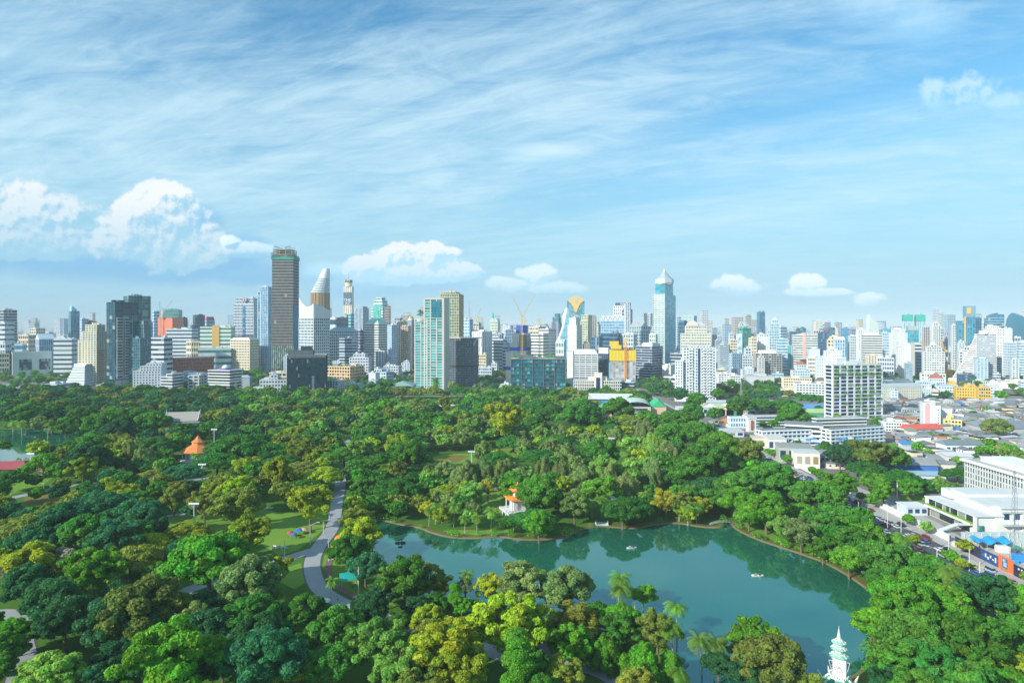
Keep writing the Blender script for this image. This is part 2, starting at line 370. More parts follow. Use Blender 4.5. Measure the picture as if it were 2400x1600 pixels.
for nm, poly in (('lake_water', LAKE1), ('lake_water', LAKE2), ('pond_water', POND)):
 sheet(nm, poly, 0.06, WATER)
 mb = MB(); n = len(poly)
 nrm = []
 for i in range(n):
  a, c = poly[i - 1], poly[(i + 1) % n]; d = math.hypot(c[0] - a[0], c[1] - a[1]) + 1e-9
  nrm.append(((c[1] - a[1]) / d, -(c[0] - a[0]) / d))
 for i in range(n):
  j = (i + 1) % n; p, q = poly[i], poly[j]; u, v = nrm[i], nrm[j]
  def o(pt, nn, t, z): return (pt[0] + nn[0] * t, pt[1] + nn[1] * t, z)
  mb.face([o(p, u, -.3, 0), o(p, u, 0.5, .45), o(q, v, 0.5, .45), o(q, v, -.3, 0)], m=0)
  mb.face([o(p, u, .5, .45), o(p, u, 0.9, .5), o(q, v, 0.9, .5), o(q, v, .5, .45)], m=0)
  mb.face([o(p, u, 0.9, .5), o(p, u, 6, .045), o(q, v, 6, .045), o(q, v, 0.9, .5)], m=1)
 tag(mb.build('lake_bank', [EARTH, GRB]), kind='structure')
LAWNS = [P((330, 1252), (380, 1215), (470, 1190), (560, 1180), (650, 1200), (770, 1205), (760, 1240), (700, 1288), (655, 1302), (620, 1280), (560, 1240), (420, 1262)),
  P((985, 1078), (1040, 1063), (1110, 1062), (1150, 1050), (1240, 1050), (1238, 1066), (1180, 1075), (1110, 1085), (1060, 1100), (1010, 1090)),
  P((1330, 1068), (1400, 1060), (1440, 1063), (1420, 1078), (1340, 1080)), P((1390, 1062), (1440, 1056), (1500, 1062), (1430, 1076)),
  P((405, 1095), (430, 1083), (475, 1083), (470, 1118), (440, 1120)), P((-20, 1105), (100, 1100), (130, 1115), (95, 1140), (20, 1160), (-20, 1150)),
  P((880, 916), (1090, 916), (1100, 926), (1060, 933), (960, 928), (870, 924)), P((880, 901), (1095, 901), (1095, 906), (880, 906)),
  P((655, 1335), (705, 1318), (715, 1365), (690, 1380), (650, 1360)), P((760, 1300), (830, 1300), (850, 1380), (900, 1400), (930, 1420), (850, 1405), (790, 1370), (755, 1330)),
  P((1130, 1155), (1200, 1148), (1200, 1205), (1130, 1215)), P((1000, 1246), (1060, 1242), (1200, 1240), (1170, 1258), (1060, 1262), (1015, 1252)),
  P((2100, 1158), (2180, 1156), (2190, 1176), (2110, 1174)), P((1870, 984), (1890, 980), (1900, 990), (1872, 995)), P((1665, 975), (1705, 973), (1700, 985), (1665, 985)),
  P((20, 870), (150, 866), (160, 880), (40, 890)), P((1712, 1224), (1760, 1225), (1900, 1296), (2062, 1400), (2066, 1408), (1930, 1322), (1760, 1262)), P((700, 1085), (705, 1090), (705, 1094), (700, 1094))]
for i, p in enumerate(LAWNS): sheet('lawn', ccw(p), 0.045, LAWN)
sheet('dry_lawn', ccw(P((60, 1160), (150, 1150), (215, 1140), (225, 1150), (140, 1180), (90, 1190), (50, 1185))), 0.047, DRY)
sheet('dry_lawn', ccw(P((1010, 1080), (1060, 1066), (1100, 1068), (1075, 1082), (1030, 1088))), 0.049, DRY)
ASPH = plain((0.33, 0.35, 0.36), 0.85, 0.25, 0.12, name='path_asphalt')
PAVE = plain((0.30, 0.27, 0.25), 0.9, 0.2, 0.5, name='paving')
def ribbon(pl, wd, z, mb, m=0):
 n = len(pl); Lf = []; Rt = []
 for i in range(n):
  a = pl[max(0, i - 1)]; c = pl[min(n - 1, i + 1)]; d = math.hypot(c[0] - a[0], c[1] - a[1]) + 1e-9
  u = (-(c[1] - a[1]) / d * wd / 2, (c[0] - a[0]) / d * wd / 2)
  Lf.append((pl[i][0] + u[0], pl[i][1] + u[1], z)); Rt.append((pl[i][0] - u[0], pl[i][1] - u[1], z))
 for i in range(n - 1): mb.face([Rt[i], Rt[i + 1], Lf[i + 1], Lf[i]], m=m)
PATHS = []
for pts, wd in [(((800, 1120), (792, 1165), (786, 1200), (780, 1240), (745, 1282), (728, 1320), (740, 1370), (775, 1402), (850, 1432), (930, 1460), (1040, 1490), (1200, 1540), (1400, 1640)), 6.6),
    (((748, 1285), (700, 1300), (650, 1316), (560, 1345), (480, 1368), (420, 1390), (400, 1440), (330, 1500)), 6.5),
    (((-20, 1176), (60, 1160), (150, 1140), (240, 1130), (300, 1120), (380, 1128), (470, 1123), (520, 1115)), 6.5),
    (((-40, 1440), (20, 1436), (52, 1450), (44, 1500), (60, 1560), (30, 1640)), 7),
    (((370, 1212), (450, 1202), (560, 1192), (640, 1190)), 4.0), (((1240, 1490), (1330, 1560), (1420, 1580), (1560, 1700)), 3.6),
    (((1080, 1150), (1150, 1143), (1260, 1140), (1380, 1150)), 4.0), (((415, 1076), (470, 1080), (560, 1078), (650, 1072)), 4.0),
    (((1405, 1152), (1440, 1165), (1450, 1200)), 3.0), (((640, 1005), (720, 985), (800, 1012), (830, 1060), (800, 1120)), 6.0)]:
 pl = smooth(P(*pts), False, 2); PATHS.append((pl, wd)); k = len(PATHS)
 mb = MB(); ribbon(pl, wd + 1.0, 0.052 + k * .004, mb, 1); tag(mb.build('path_edging', [ASPH, plain((0.10, 0.09, 0.08))]), kind='structure')
 mb = MB(); ribbon(pl, wd, 0.105 + k * .004, mb); tag(mb.build('path', [ASPH]), kind='structure')
# red-brown paving beside the main path
mb = MB(); ribbon(smooth(P((803, 1282), (770, 1310), (768, 1345), (785, 1372), (830, 1398), (890, 1420)), False, 2), 2.6, 0.19, mb)
tag(mb.build('paved_walk', [plain((0.20, 0.13, 0.12), 0.9, 0.3, 0.6)]), kind='structure')
# main road beside the park, running straight away from the viewer
RX0, RX1 = 172.0, 197.0
ROADM = plain((0.075, 0.08, 0.09), 0.85, 0.25, 0.08, name='road_asphalt')
sheet('road', [(RX0, 90), (RX1, 90), (RX1, 1100), (RX0, 1100)], 0.06, ROADM)
sheet('cross_road', [(-1050, 930), (1400, 930), (1400, 952), (-1050, 952)], 0.05, ROADM)
CONC = plain((0.42, 0.40, 0.37), 0.9, 0.18, 0.2, name='concrete')
for x0, x1 in ((168.2, 172.0), (197.0, 201.5), (183.6, 185.4)):
 mb = MB(); mb.box(x0, x1, 90, 1090, 0, 0.19); tag(mb.build('pavement' if x1 - x0 > 2 else 'road_median', [CONC if x1 - x0 > 2 else plain((0.05, 0.11, 0.03))]), kind='structure')
mb = MB()
for x in (175.9, 179.8, 189.3, 193.2):
 for k in range(90): mb.face([(x - .08, 100 + k * 9, .066), (x + .08, 100 + k * 9, .066), (x + .08, 103 + k * 9, .066), (x - .08, 103 + k * 9, .066)])
tag(mb.build('road_markings', [plain((0.75, 0.75, 0.7))]), kind='structure')
# service road and yards behind the white wall
sheet('service_road', ccw(P((1960, 1150), (2010, 1140), (2200, 1225), (2260, 1262), (2300, 1300), (2200, 1265), (2080, 1225))), 0.07, plain((0.42, 0.40, 0.38), 0.9, 0.15, 0.1))
sheet('building_yard', ccw(P((2215, 1275), (2240, 1262), (2620, 1262), (2700, 1400), (2360, 1400), (2310, 1350))), 0.08, plain((0.50, 0.45, 0.38), 0.95, 0.25, 0.2))
sheet('car_park', ccw(P((1660, 985), (1760, 975), (1780, 1000), (1700, 1012), (1670, 1030))), 0.07, plain((0.40, 0.40, 0.40), 0.9, 0.2, 0.2))
sheet('settlement_ground', [(202, 380), (900, 380), (1100, 1000), (202, 900)], 0.05, plain((0.20, 0.19, 0.18), 0.95, 0.4, 0.05))
# ---------------------------------------------------------------- buildings
Wc = (.64, .66, .66); Wk = (.56, .63, .67); Cr = (.74, .66, .50); Be = (.60, .54, .44); Gy = (.38, .41, .43); Dk = (.07, .085, .10)
Br = (.30, .20, .14); Tc = (.42, .13, .08); Bl = (.34, .50, .62); Lg = (.56, .60, .62); Pk = (.70, .40, .36); Te = (.10, .38, .38)
gN = (.02, .06, .12); gT = (.02, .20, .22); gD = (.025, .045, .055); gG = (.05, .22, .16); gB = (.06, .24, .40); gL = (.18, .42, .52); gK = (.008, .014, .022)
ROOF = (.40, .41, .40)
PLACED = []      # (object, description) used for labels and keep-outs
FOOT = []        # footprints (polygon) for keeping trees and houses out
UNIT = None
def unit_box(mat):
 key = ('ub', mat.name)
 if key not in _mc:
  mb = MB(); mb.box(-.5, .5, -.5, .5, -.5, .5, bottom=True); _mc[key] = mb.mesh('window_pane', [mat])
 return _mc[key]
def solve(xl, xc, xr, yb, th=None, dep=None, right=None):
 D = DIST(yb); k0 = (xc - 1200) / F; C = (k0 * D, D); lw, rw = xc - xl, xr - xc
 wm = max(lw, rw) * D / F; want = dep or min(max(0.75 * wm, 14), 38)
 if th is None:
  if lw >= rw:
   phi = math.atan(k0)
   th = phi + math.asin(max(-.5, min(.62, rw / F * D / (want * math.sqrt(1 + k0 * k0))))) if rw > 0 else phi - R(1)
  else:
   k1 = (xl - 1200) / F; phi = math.atan(k1)
   th = phi + math.acos(max(.05, min(1, lw / F * D / (want * math.sqrt(1 + k1 * k1))))) if lw > 0 else math.atan(k0) + R(91)
 else: th = R(th)
 def tt(dx, dy, k): return (k * D - C[0]) / (dx - k * dy)
 a = tt(-math.cos(th), math.sin(th), (xl - 1200) / F) if lw > 0 else want
 b = tt(math.sin(th), math.cos(th), (xr - 1200) / F) if rw > 0 else want
 if a <= 0 or a > 400: a = want
 if b <= 0 or b > 400: b = want
 return C, -th, a, b, D
def frame(mb, x0, x1, y0, y1, z0, z1, nf, nx, ny, style, sf, pf, d, m):
 fh = (z1 - z0) / nf
 if style in ('band', 'grid', 'balc', 'glass', 'fin'):
  dd = {'balc': d * 2.4, 'glass': d * .4, 'fin': d * .35}.get(style, d)
  for k in range(nf + 1):
   zb = z0 + k * fh; t = fh * sf
   lo, hi = (zb - t * .5, zb + t * .5)
   if k == 0: lo = z0 - .05
   if k == nf: hi = z1 + .02
   mb.box(x0 - dd, x1 + dd, y0 - dd, y1 + dd, lo, hi, m, bottom=True)
 if style in ('grid', 'fin', 'glass', 'balc') and pf > 0:
  d2 = d + .06 if style != 'glass' else d * .4 + .06
  if style == 'balc': d2 = d * .9
  for ax in (0, 1):
   n = nx if ax == 0 else ny; lo, hi = (x0, x1) if ax == 0 else (y0, y1)
   wd = (hi - lo) / n * pf
   for k in range(n + 1):
    c = lo + (hi - lo) * k / n; a0, a1 = c - wd / 2, c + wd / 2
    if k == 0: a0 = lo - d2
    if k == n: a1 = hi + d2
    if ax == 0:
     mb.box(a0, a1, y0 - d2, y0 + .05, z0, z1 + .01, m); mb.box(a0, a1, y1 - .05, y1 + d2, z0, z1 + .01, m)
    else:
     mb.box(x0 - d2 - .01, x0 + .05, a0 + (.01 if k == 0 else 0), a1, z0, z1, m); mb.box(x1 - .05, x1 + d2 + .01, a0 + (.01 if k == 0 else 0), a1, z0, z1, m)
def plant(mb, x0, x1, y0, y1, z, m, n=3, big=True, h=4, root=None, mat=None):
 """stair heads, tanks and cooling units on a roof"""
 for i in range(n):
  w = (x1 - x0) * random.uniform(.08, .3 if i else .5); q = (y1 - y0) * random.uniform(.15, .5)
  cx = random.uniform(x0 + w / 2, x1 - w / 2); cy = random.uniform(y0 + q / 2, y1 - q / 2)
  if root is not None: mb = MB()
  mb.box(cx - w / 2, cx + w / 2, cy - q / 2, cy + q / 2, z - .1 + i * .004, z + h * random.uniform(.35, 1), m)
  if root is not None: mb.build('plant_room', [mat], root)
def B(label, name, xl, xc, xr, yt, yb, style, wall, gl, nf, nb, sf=.45, pf=.3, th=None, dep=None, lvl=1, d=.45, roof=None, rc=None,
 pent=True, segs=None, pod=None, cat=None, group=None, curt=.1, rough=.12, side=None, z0=0.0, ph=4, glname='glazing'):
 C, rz, a, b, D = solve(xl, xc, xr, yb, th, dep)
 h = H + (HZ - yt) / F * D
 if max(wall) - min(wall) < .22: wall = (wall[0] * .90, wall[1] * .97, min(.8, wall[2] * 1.05))
 gm = glass(gl, .45, rough, curt); wm = plain(wall, .75, .16, .12); rm = plain(rc or ROOF, .9, .2, .3)
 if lvl == 0: root = None
 else: root = empty(name, (C[0], C[1], 0), rz)
 # volumes as fractions of the plan: (fx0,fx1,fy0,fy1,ytop)
 vols = [(0, 1, 0, 1, h)] if not segs else [(s[0], s[1], s[2], s[3], H + (HZ - s[4]) / F * D) for s in segs]
 fr = MB(); gz = MB() if lvl else fr
 front = max(a, 1e-3); mmain = a if xc - xl >= xr - xc else b
 bay = mmain / max(1, nb); wins = []
 for i, (f0, f1, g0, g1, zt) in enumerate(vols):
  x0, x1, y0, y1 = -a + a * f0, -a + a * f1, b * g0, b * g1
  e = i * .05
  x0 += e; y0 += e; x1 -= e; y1 -= e
  n = max(1, round(nf * (zt - z0) / max(h - z0, 1))); nx = max(1, round((x1 - x0) / bay)); ny = max(1, round((y1 - y0) / bay))
  gi = 1 if lvl == 0 else 0
  gz.box(x0, x1, y0, y1, z0, zt - .1, gi if (lvl < 2 and style != 'blank') else (0 if lvl else 0), nx, n, ny)
  if style != 'blank':
   frame(fr, x0, x1, y0, y1, z0, zt, n, nx, ny, style, sf, pf, d, 0)
  # parapet and roof deck
  fr.box(x0 - d - .1, x1 + d + .1, y0 - d - .1, y1 + d + .1, zt - .4, zt + .5, 0, top=2)
  if lvl == 2 and style != 'blank': wins.append((x0, x1, y0, y1, zt, n, nx, ny))
  if i == len(vols) - 1 or segs: topv = (x0, x1, y0, y1, zt)
  if pent and roof is None and (i == len(vols) - 1 or len(vols) <= 2):
   plant(fr, x0 + .08 * (x1 - x0), x1 - .08 * (x1 - x0), y0 + .1 * (y1 - y0), y1 - .1 * (y1 - y0), zt + .5, 0, 3 if lvl else 2, h=ph, root=root, mat=wm)
 if pod:
  pz = H + (HZ - pod[2]) / F * D; A0 = -a - pod[0] / F * D; A1 = pod[1] / F * D
  pb = MB() if lvl else fr
  pb.box(A0, A1, -pod[3] if len(pod) > 3 else -6, b * .8, 0, pz, 0, top=0)
  if lvl: pb.build('podium', [wm], root)
 if roof:
  x0, x1, y0, y1, zt = topv; rb = MB() if lvl else fr
  kind, rh = roof[0], roof[1] / F * D; mi = 0 if lvl else 2
  if kind == 'hip': rb.hip(x0, x1, y0, y1, zt + .5, rh, mi, 0.3, .8)
  elif kind == 'gable': rb.hip(x0, x1, y0, y1, zt + .5, rh, mi, 1, .8)
  elif kind == 'pyr': rb.prism([(x0, y0), (x1, y0), (x1, y1), (x0, y1)], zt + .5, zt + rh, mi, scale=.02)
  elif kind == 'frus': rb.prism([(x0, y0), (x1, y0), (x1, y1), (x0, y1)], zt + .5, zt + rh, mi, scale=roof[2])
  elif kind == 'box':
   for (f0, f1, hh) in roof[2:]: rb.box(x0 + (x1 - x0) * f0, x0 + (x1 - x0) * f1, y0 + (y1 - y0) * .2, y1 - (y1 - y0) * .2, zt + .45, zt + hh / F * D, mi)
  if lvl: rb.build('roof' if kind != 'box' else 'roof_house', [plain(rc or wall, .7, .15, .3)], root)
 if lvl == 0:
  o = fr.build(name, [wm, gm, rm], None, (C[0], C[1], 0), rz)
 else:
  fr.build('facade' if style != 'blank' else 'wall', [wm, gm, rm], root)
  gz.build(glname if (lvl == 1 and style != 'blank') else 'wall', [gm if (lvl == 1 and style != 'blank') else wm], root)
  o = root
 if wins:
  items = []
  for (x0, x1, y0, y1, zt, n, nx, ny) in wins:
   fh = (zt - z0) / n
   for k in range(n):
    zc = z0 + (k + .5) * fh; hh = fh * (1 - sf) + .04
    if style == 'band':
     items.append(((x0 + x1) / 2, y0 - .03, zc, (x1 - x0), .1, hh)); items.append((x1 + .03, (y0 + y1) / 2, zc, .1, (y1 - y0), hh))
    else:
     for j in range(nx): items.append((x0 + (x1 - x0) * (j + .5) / nx, y0 - .03, zc, (x1 - x0) / nx * (1 - pf) + .04, .1, hh))
     for j in range(ny):
      items.append((x1 + .03, y0 + (y1 - y0) * (j + .5) / ny, zc, .1, (y1 - y0) / ny * (1 - pf) + .04, hh))
  nm_ = 'window_band' if style == 'band' else 'window'
  items.sort(key=lambda t: -t[2] if len(items) > 100 else 0)
  ub = unit_box(gm)
  for t in items[:100]:
   wo = bpy.data.objects.new(nm_, ub); wo.location = t[:3]; wo.scale = t[3:]; link(wo, root)
  if len(items) > 100:
   mb = MB()
   for t in items[100:]: mb.box(t[0] - t[3] / 2, t[0] + t[3] / 2, t[1] - t[4] / 2, t[1] + t[4] / 2, t[2] - t[5] / 2, t[2] + t[5] / 2)
   tag(mb.build(nm_, [gm], root), kind='stuff')
 tag(o, label, cat or 'building', group)
 ca, sa = math.cos(rz), math.sin(rz)
 fp = [(C[0] + x * ca - y * sa, C[1] + x * sa + y * ca) for x, y in ((-a - 4, -4), (4, -4), (4, b + 4), (-a - 4, b + 4))]
 FOOT.append(fp); PLACED.append(o)
 return dict(o=o, a=a, b=b, h=h, C=C, rz=rz, D=D, s=D / F)
REG = {}
o_, a_, l_, h_ = 'office_tower', 'apartment_tower', 'low_rise_building', 'hotel_building'
# ---- left side of the skyline
B('dark banded office tower with tan floor lines at the far left edge', o_, -8, 9, 40, 726, 855, 'band', Be, gN, 19, 8, sf=.3)
B('white office slab with blue logo panel in front of the leftmost dark banded tower', o_, -14, 11, 33, 756, 880, 'band', Wc, gD, 11, 4, sf=.6)
B('stepped white low block below the white office slab at left edge', l_, -10, 12, 26, 805, 882, 'grid', Wc, gD, 6, 4)
B('blue glass ribbon office with rounded white bands, left of the gabled pale building', o_, 24, 52, 62, 806, 872, 'band', Wk, gB, 4, 4, sf=.5)
B('small cream flat block with dark flank behind the blue ribbon office', l_, 44, 66, 86, 785, 850, 'grid', Cr, gD, 6, 5)
B('cream apartment cluster with dark shaded side, left of the slim blue-green tower', a_, 70, 84, 106, 769, 830, 'fin', Cr, gD, 9, 4)
B('small white block with dark glass side just right of the cream apartment cluster', l_, 107, 114, 125, 778, 828, 'grid', Wc, gN, 6, 3)
t = B('slim blue-green glass tower with slanted crown rising alone at left', o_, 161, 166, 186, 729, 850, 'fin', (.16, .34, .40), gB, 22, 3, sf=.06, pf=.35, pent=False)
mb = MB(); a, b, h, s = t['a'], t['b'], t['h'], t['s']
x0, x1 = -a * .9, -.05 * a; y0, y1 = b * .1, b * .72; zz = h + 13 * s
mb.face([(x0, y0, h), (x1, y0, h), (x1, y0, zz), (x0, y0, zz)]); mb.face([(x1, y0, h), (x1, y1, h), (x1, y1, h + 5 * s), (x1, y0, zz)])
mb.face([(x0, y0, zz), (x1, y0, zz), (x1, y1, h + 5 * s), (x0, y1, h + 5 * s)]); mb.face([(x1, y1, h), (x0, y1, h), (x0, y1, h + 5 * s), (x1, y1, h + 5 * s)]); mb.face([(x0, y1, h), (x0, y0, h), (x0, y0, zz), (x0, y1, h + 5 * s)])
mb.build('crown', [glass((.30, .55, .65), .2, .1, 0)], t['o'])
B('pale blue tower, left one of the distant pair beside the slim blue-green tower', a_, 141, 145, 147, 750, 803, 'fin', Bl, gB, 14, 2, lvl=0)
B('pale blue tower, right one of the distant pair beside the slim blue-green tower', a_, 147, 149, 160, 747, 805, 'band', Bl, gB, 14, 3, lvl=0)
B('white and blue residential tower right behind the slim blue-green tower', a_, 186, 192, 207, 747, 845, 'balc', Wk, gB, 15, 4)
B('dark roofed office block behind the white residential tower', o_, 200, 206, 226, 753, 850, 'band', Dk, gN, 10, 5)
B('pale blue-white building with a wide gabled roof and arched windows', l_, 84, 92, 127, 795, 872, 'fin', Wk, gB, 5, 8, sf=.15, pf=.4, roof=('gable', 12), rc=(.6, .7, .78))
B('long white office with dark ribbon windows behind the green field', o_, 126, 168, 185, 794, 880, 'band', Wc, gD, 8, 9, sf=.6, lvl=2)
B('white penthouse block on stilts above the long white ribbon office', l_, 133, 150, 158, 786, 862, 'blank', Wc, gD, 1, 3)
B('pale grey museum-like block with two tall dark glazed openings at left', l_, 21, 29, 121, 826, 882, 'blank', (.62, .63, .60), gN, 1, 1, pent=False)
t = PLACED[-1]
D_ = DIST(882)
for (fx0, fx1) in ((.14, .40), (.56, .80)):
 a = G(29, 882)[0]; 
 mb = MB(); L_ = (121 - 29) / F * D_; mb.box(0.1, .5, L_ * fx0, L_ * fx1, 12, 34, 0, 6, 4, 6); wo = mb.build('window', [glass(gN)], t)
B('beige block with small square windows at the left edge of the green field', l_, -12, 21, 23, 828, 882, 'grid', Cr, gD, 5, 6)
# stepped white pyramid office
C_ = G(175, 911); D_ = C_[1]; s_ = D_ / F
rt = empty('office_building', (C_[0], C_[1], 0), R(-14)); tag(rt, 'white stepped office tapering like a ziggurat beside the park edge at left', 'building'); PLACED.append(rt)
mb = MB(); wb = MB(); nf = 9
for k in range(nf):
 f = k / nf; hw = (33 - 17 * f) * s_ * .92; z0 = k * 6.3 * s_ * .96; z1 = (k + 1) * 6.3 * s_ * .96; yc = 28 * s_
 mb.prism([(-hw, yc - hw), (hw, yc - hw), (hw, yc + hw), (-hw, yc + hw)], z0 + .8, z1 + .02, 0, scale=.975)
 wb.box(-hw + 1.3, hw - 1.3, yc - hw + 1.3, yc + hw - 1.3, z0 - .1, z0 + 1.0)
mb.box(-18 * s_, 18 * s_, 14 * s_, 40 * s_, 54.5 * s_, 58 * s_); mb.box(-9 * s_, 9 * s_, 17 * s_, 35 * s_, 50 * s_, 55 * s_)
mb.build('wall', [plain(Wk)], rt); wb.build('window_band', [glass(gD)], rt)
FOOT.append([(C_[0] - 32, C_[1] - 15), (C_[0] + 32, C_[1] - 15), (C_[0] + 32, C_[1] + 45), (C_[0] - 32, C_[1] + 45)])
B('low white pavilion block with flat roof at the foot of the ziggurat office', l_, 97, 134, 165, 901, 917, 'band', Wk, gD, 2, 6, sf=.5, lvl=2)
# cream tower with orange flank
t = B('cream apartment tower with orange brick flank and stepped white top', a_, 184, 226, 250, 798, 909, 'balc', Cr, gT, 21, 6, sf=.4, segs=[(0, 1, 0, 1, 798), (.22, 1, 0, .95, 777), (.35, .95, .1, .9, 761)])
mb = MB()
for k in range(5): mb.box(0, .8, t['b'] * (k / 5 + .01), t['b'] * (k / 5 + .12), 0, t['h'] * .80)
mb.build('brick_piers', [plain((.48, .22, .10))], t['o'])
B('low white gatehouse between the cream tower and the dark glass tower', l_, 226, 240, 250, 902, 914, 'grid', Wc, gD, 1, 3)
# dark green glass tower group
t = B('tall dark glass tower with two stacks of white balconies', a_, 250, 270, 331, 708, 913, 'glass', (.03, .08, .11), (.008, .06, .09), 26, 4, sf=.06, pf=.05, curt=.05, z0=0,
 segs=[(0, 1, 0, .86, 708), (0, 1, .86, 1, 735)])
mb = MB(); a, b, h, s = t['a'], t['b'], t['h'], t['s']; gl = MB()
for j, (f0, f1) in enumerate(((.06, .28), (.36, .62))):
 for k in range(22):
  z = (913 - 888 + k * 6.75) * s
  mb.box(0, 1.9, b * f0, b * f1, z, z + .35 * 6.75 * s * .5, bottom=True); mb.box(1.75, 1.9, b * f0, b * f1, z + .1, z + 1.3)
 mb.box(0, 1.7, b * f0 - .4, b * f0, 25 * s, 170 * s); mb.box(0, 1.7, b * f1, b * f1 + .4, 25 * s, 170 * s)
mb.build('balconies', [plain(Wc)], t['o'])
mb = MB()
for k in range(4): mb.box(-a - .6, .9, b * k / 4 + .5, b * (k + 1) / 4 - .5, 0, 22 * s)
mb.build('base_panels', [plain(Gy)], t['o'])
B('stepped teal glass annex with pale frames attached right of the dark glass tower', o_, 288, 330, 352, 741, 911, 'grid', (.16, .28, .32), (.015, .11, .14), 24, 8, sf=.15, pf=.1, curt=.1,
segs=[(0, .55, 0, 1, 741), (.5, 1, .3, 1, 752), (.3, 1.0, -.1, .5, 793)])
B('mirror glass tower with cream left flank behind the dark glass tower', o_, 289, 301, 353, 693, 895, 'glass', (.22, .32, .32), (.03, .13, .12), 30, 8, sf=.05, pf=.04, curt=.15, rough=.08)
B('thin blue glass slab right beside the mirror glass tower', o_, 345, 352, 358, 755, 880, 'glass', Bl, gB, 14, 3, lvl=0)
B('slim white and blue striped tower left of the orange construction block', o_, 357, 361, 374, 729, 830, 'band', Wk, gB, 14, 4)
B('orange-red netted building under construction with green glass top', o_, 370, 404, 428, 745, 842, 'blank', (.75, .20, .10), gG, 8, 8, pent=False)
B('green glass floors rising behind the orange netted building', o_, 383, 418, 427, 726, 835, 'glass', (.12, .32, .28), gG, 14, 6)
B('navy block at the right flank of the orange netted building', o_, 426, 430, 439, 744, 838, 'glass', Dk, gN, 12, 3)
B('white flat office with brown sign line and ribbon windows left of grey-blue shaft', o_, 345, 384, 404, 791, 893, 'band', Wc, gD, 9, 6, sf=.55)
B('white hotel with small dark windows beside the park, under the grey-blue shaft', h_, 312, 376, 390, 869, 917, 'grid', Wc, gD, 8, 9, sf=.5, pf=.45, lvl=2, segs=[(0, 1, 0, 1, 869), (.25, 1, .05, 1, 858), (.45, 1, .2, 1, 852)])
B('grey-white parking block with horizontal bands right of the white hotel', l_, 378, 404, 430, 883, 919, 'band', (.66, .67, .64), gD, 5, 6, sf=.5, lvl=2, segs=[(0, .6, 0, 1, 883), (.5, 1, 0, 1, 876)])
B('wide white ribbon office left of the cream-green office', o_, 390, 449, 464, 771, 862, 'band', Wc, gD, 11, 8, sf=.6, lvl=2)
B('navy glass block with white front face and stepped side, distant left', o_, 452, 458, 480, 738, 838, 'glass', Dk, gN, 14, 5)
B('low navy shoulder in front of the navy glass block', o_, 446, 450, 470, 761, 845, 'glass', (.1, .2, .28), gN, 10, 4, lvl=0)
B('white tower with purple-red roof storeys beside the navy glass block', a_, 480, 484, 503, 751, 835, 'fin', Wk, gN, 10, 6, roof=('frus', 9, .8), rc=(.35, .06, .14))
t = B('cream and green ribbon office with orange stair stripe', o_, 469, 541, 551, 766, 866, 'band', (.76, .76, .62), gG, 11, 9, sf=.55, lvl=2)
mb = MB(); s = t['s']; mb.box(-(541 - 500) * s, -(541 - 516) * s, -1.6, 0, 0, t['h'] + 4 * s); mb.build('stair_stripe', [plain((.66, .42, .12))], t['o'])
B('low white annex with ribbon windows in front of the cream-green office', l_, 464, 541, 545, 816, 872, 'band', Wc, gG, 4, 8, sf=.55)
B('cream low block between the wide white office and the cream-green office', l_, 437, 448, 470, 800, 866, 'grid', Cr, gD, 5, 4, lvl=0)
t = B('terracotta brick block with small slit windows', l_, 404, 411, 501, 840, 890, 'grid', Tc, gD, 6, 24, sf=.6, pf=.6, d=.15, lvl=1, pent=False)
B('black and white dotted office with square punched windows', o_, 541, 585, 606, 796, 872, 'grid', Cr, gK, 12, 12, sf=.42, pf=.42, lvl=2, d=.8, roof=('frus', 5, .8), rc=(.7, .68, .6))
t = B('tiered office with dark ribbons, white dome and purple ring on top', o_, 490, 538, 566, 868, 923, 'band', (.68, .68, .62), gK, 8, 7, sf=.42, d=1.4, lvl=2, pent=False)
a, b, h, s = t['a'], t['b'], t['h'], t['s']
mb = MB(); mb.lathe([(14 * s, h), (14 * s, h + 4 * s)], 20, cx=-a * .45, cy=b * .45); mb.build('sign_ring', [plain((.22, .08, .5))], t['o'])
mb = MB(); mb.lathe([(9 * s * math.cos(x), h + 4 * s + 8 * s * math.sin(x)) for x in [k * math.pi / 12 for k in range(7)]], 20, cx=-a * .45, cy=b * .45); mb.build('dome', [plain(Wc)], t['o'])
mb = MB(); mb.box(-a - 6 * s, -a * .45, -6, -3, 0, 9 * s); mb.build('blue_sign', [plain((.03, .05, .55))], t['o'])
B('grey office block with narrow windows left of the domed tiered office', l_, 441, 466, 500, 880, 916, 'grid', (.45, .47, .44), gD, 5, 6, lvl=2)
B('blue-grey low glass building behind the grey office block', l_, 424, 470, 478, 874, 905, 'band', Bl, gB, 4, 6)
B('small house block with terracotta roof below the grey office block', l_, 448, 485, 492, 912, 921, 'blank', Tc, gD, 1, 3, pent=False)
B('white walk-up block with dark openings left of the black cube', l_, 609, 671, 676, 885, 923, 'grid', Wc, gD, 5, 9, sf=.5, pf=.45, lvl=2, segs=[(0, 1, 0, 1, 890), (.4, .65, .1, 1, 878)])
B('low white arcade along the park left of the black cube', l_, 587, 636, 649, 909, 925, 'grid', Wc, gD, 2, 9, lvl=2, pent=False)
B('cream and orange pavilion block under the construction tower', l_, 632, 671, 675, 873, 902, 'balc', Cr, gD, 3, 4)
B('grey-roofed low house behind the trees right of the domed office', l_, 560, 585, 592, 885, 912, 'blank', Gy, gD, 2, 3, roof=('hip', 5))
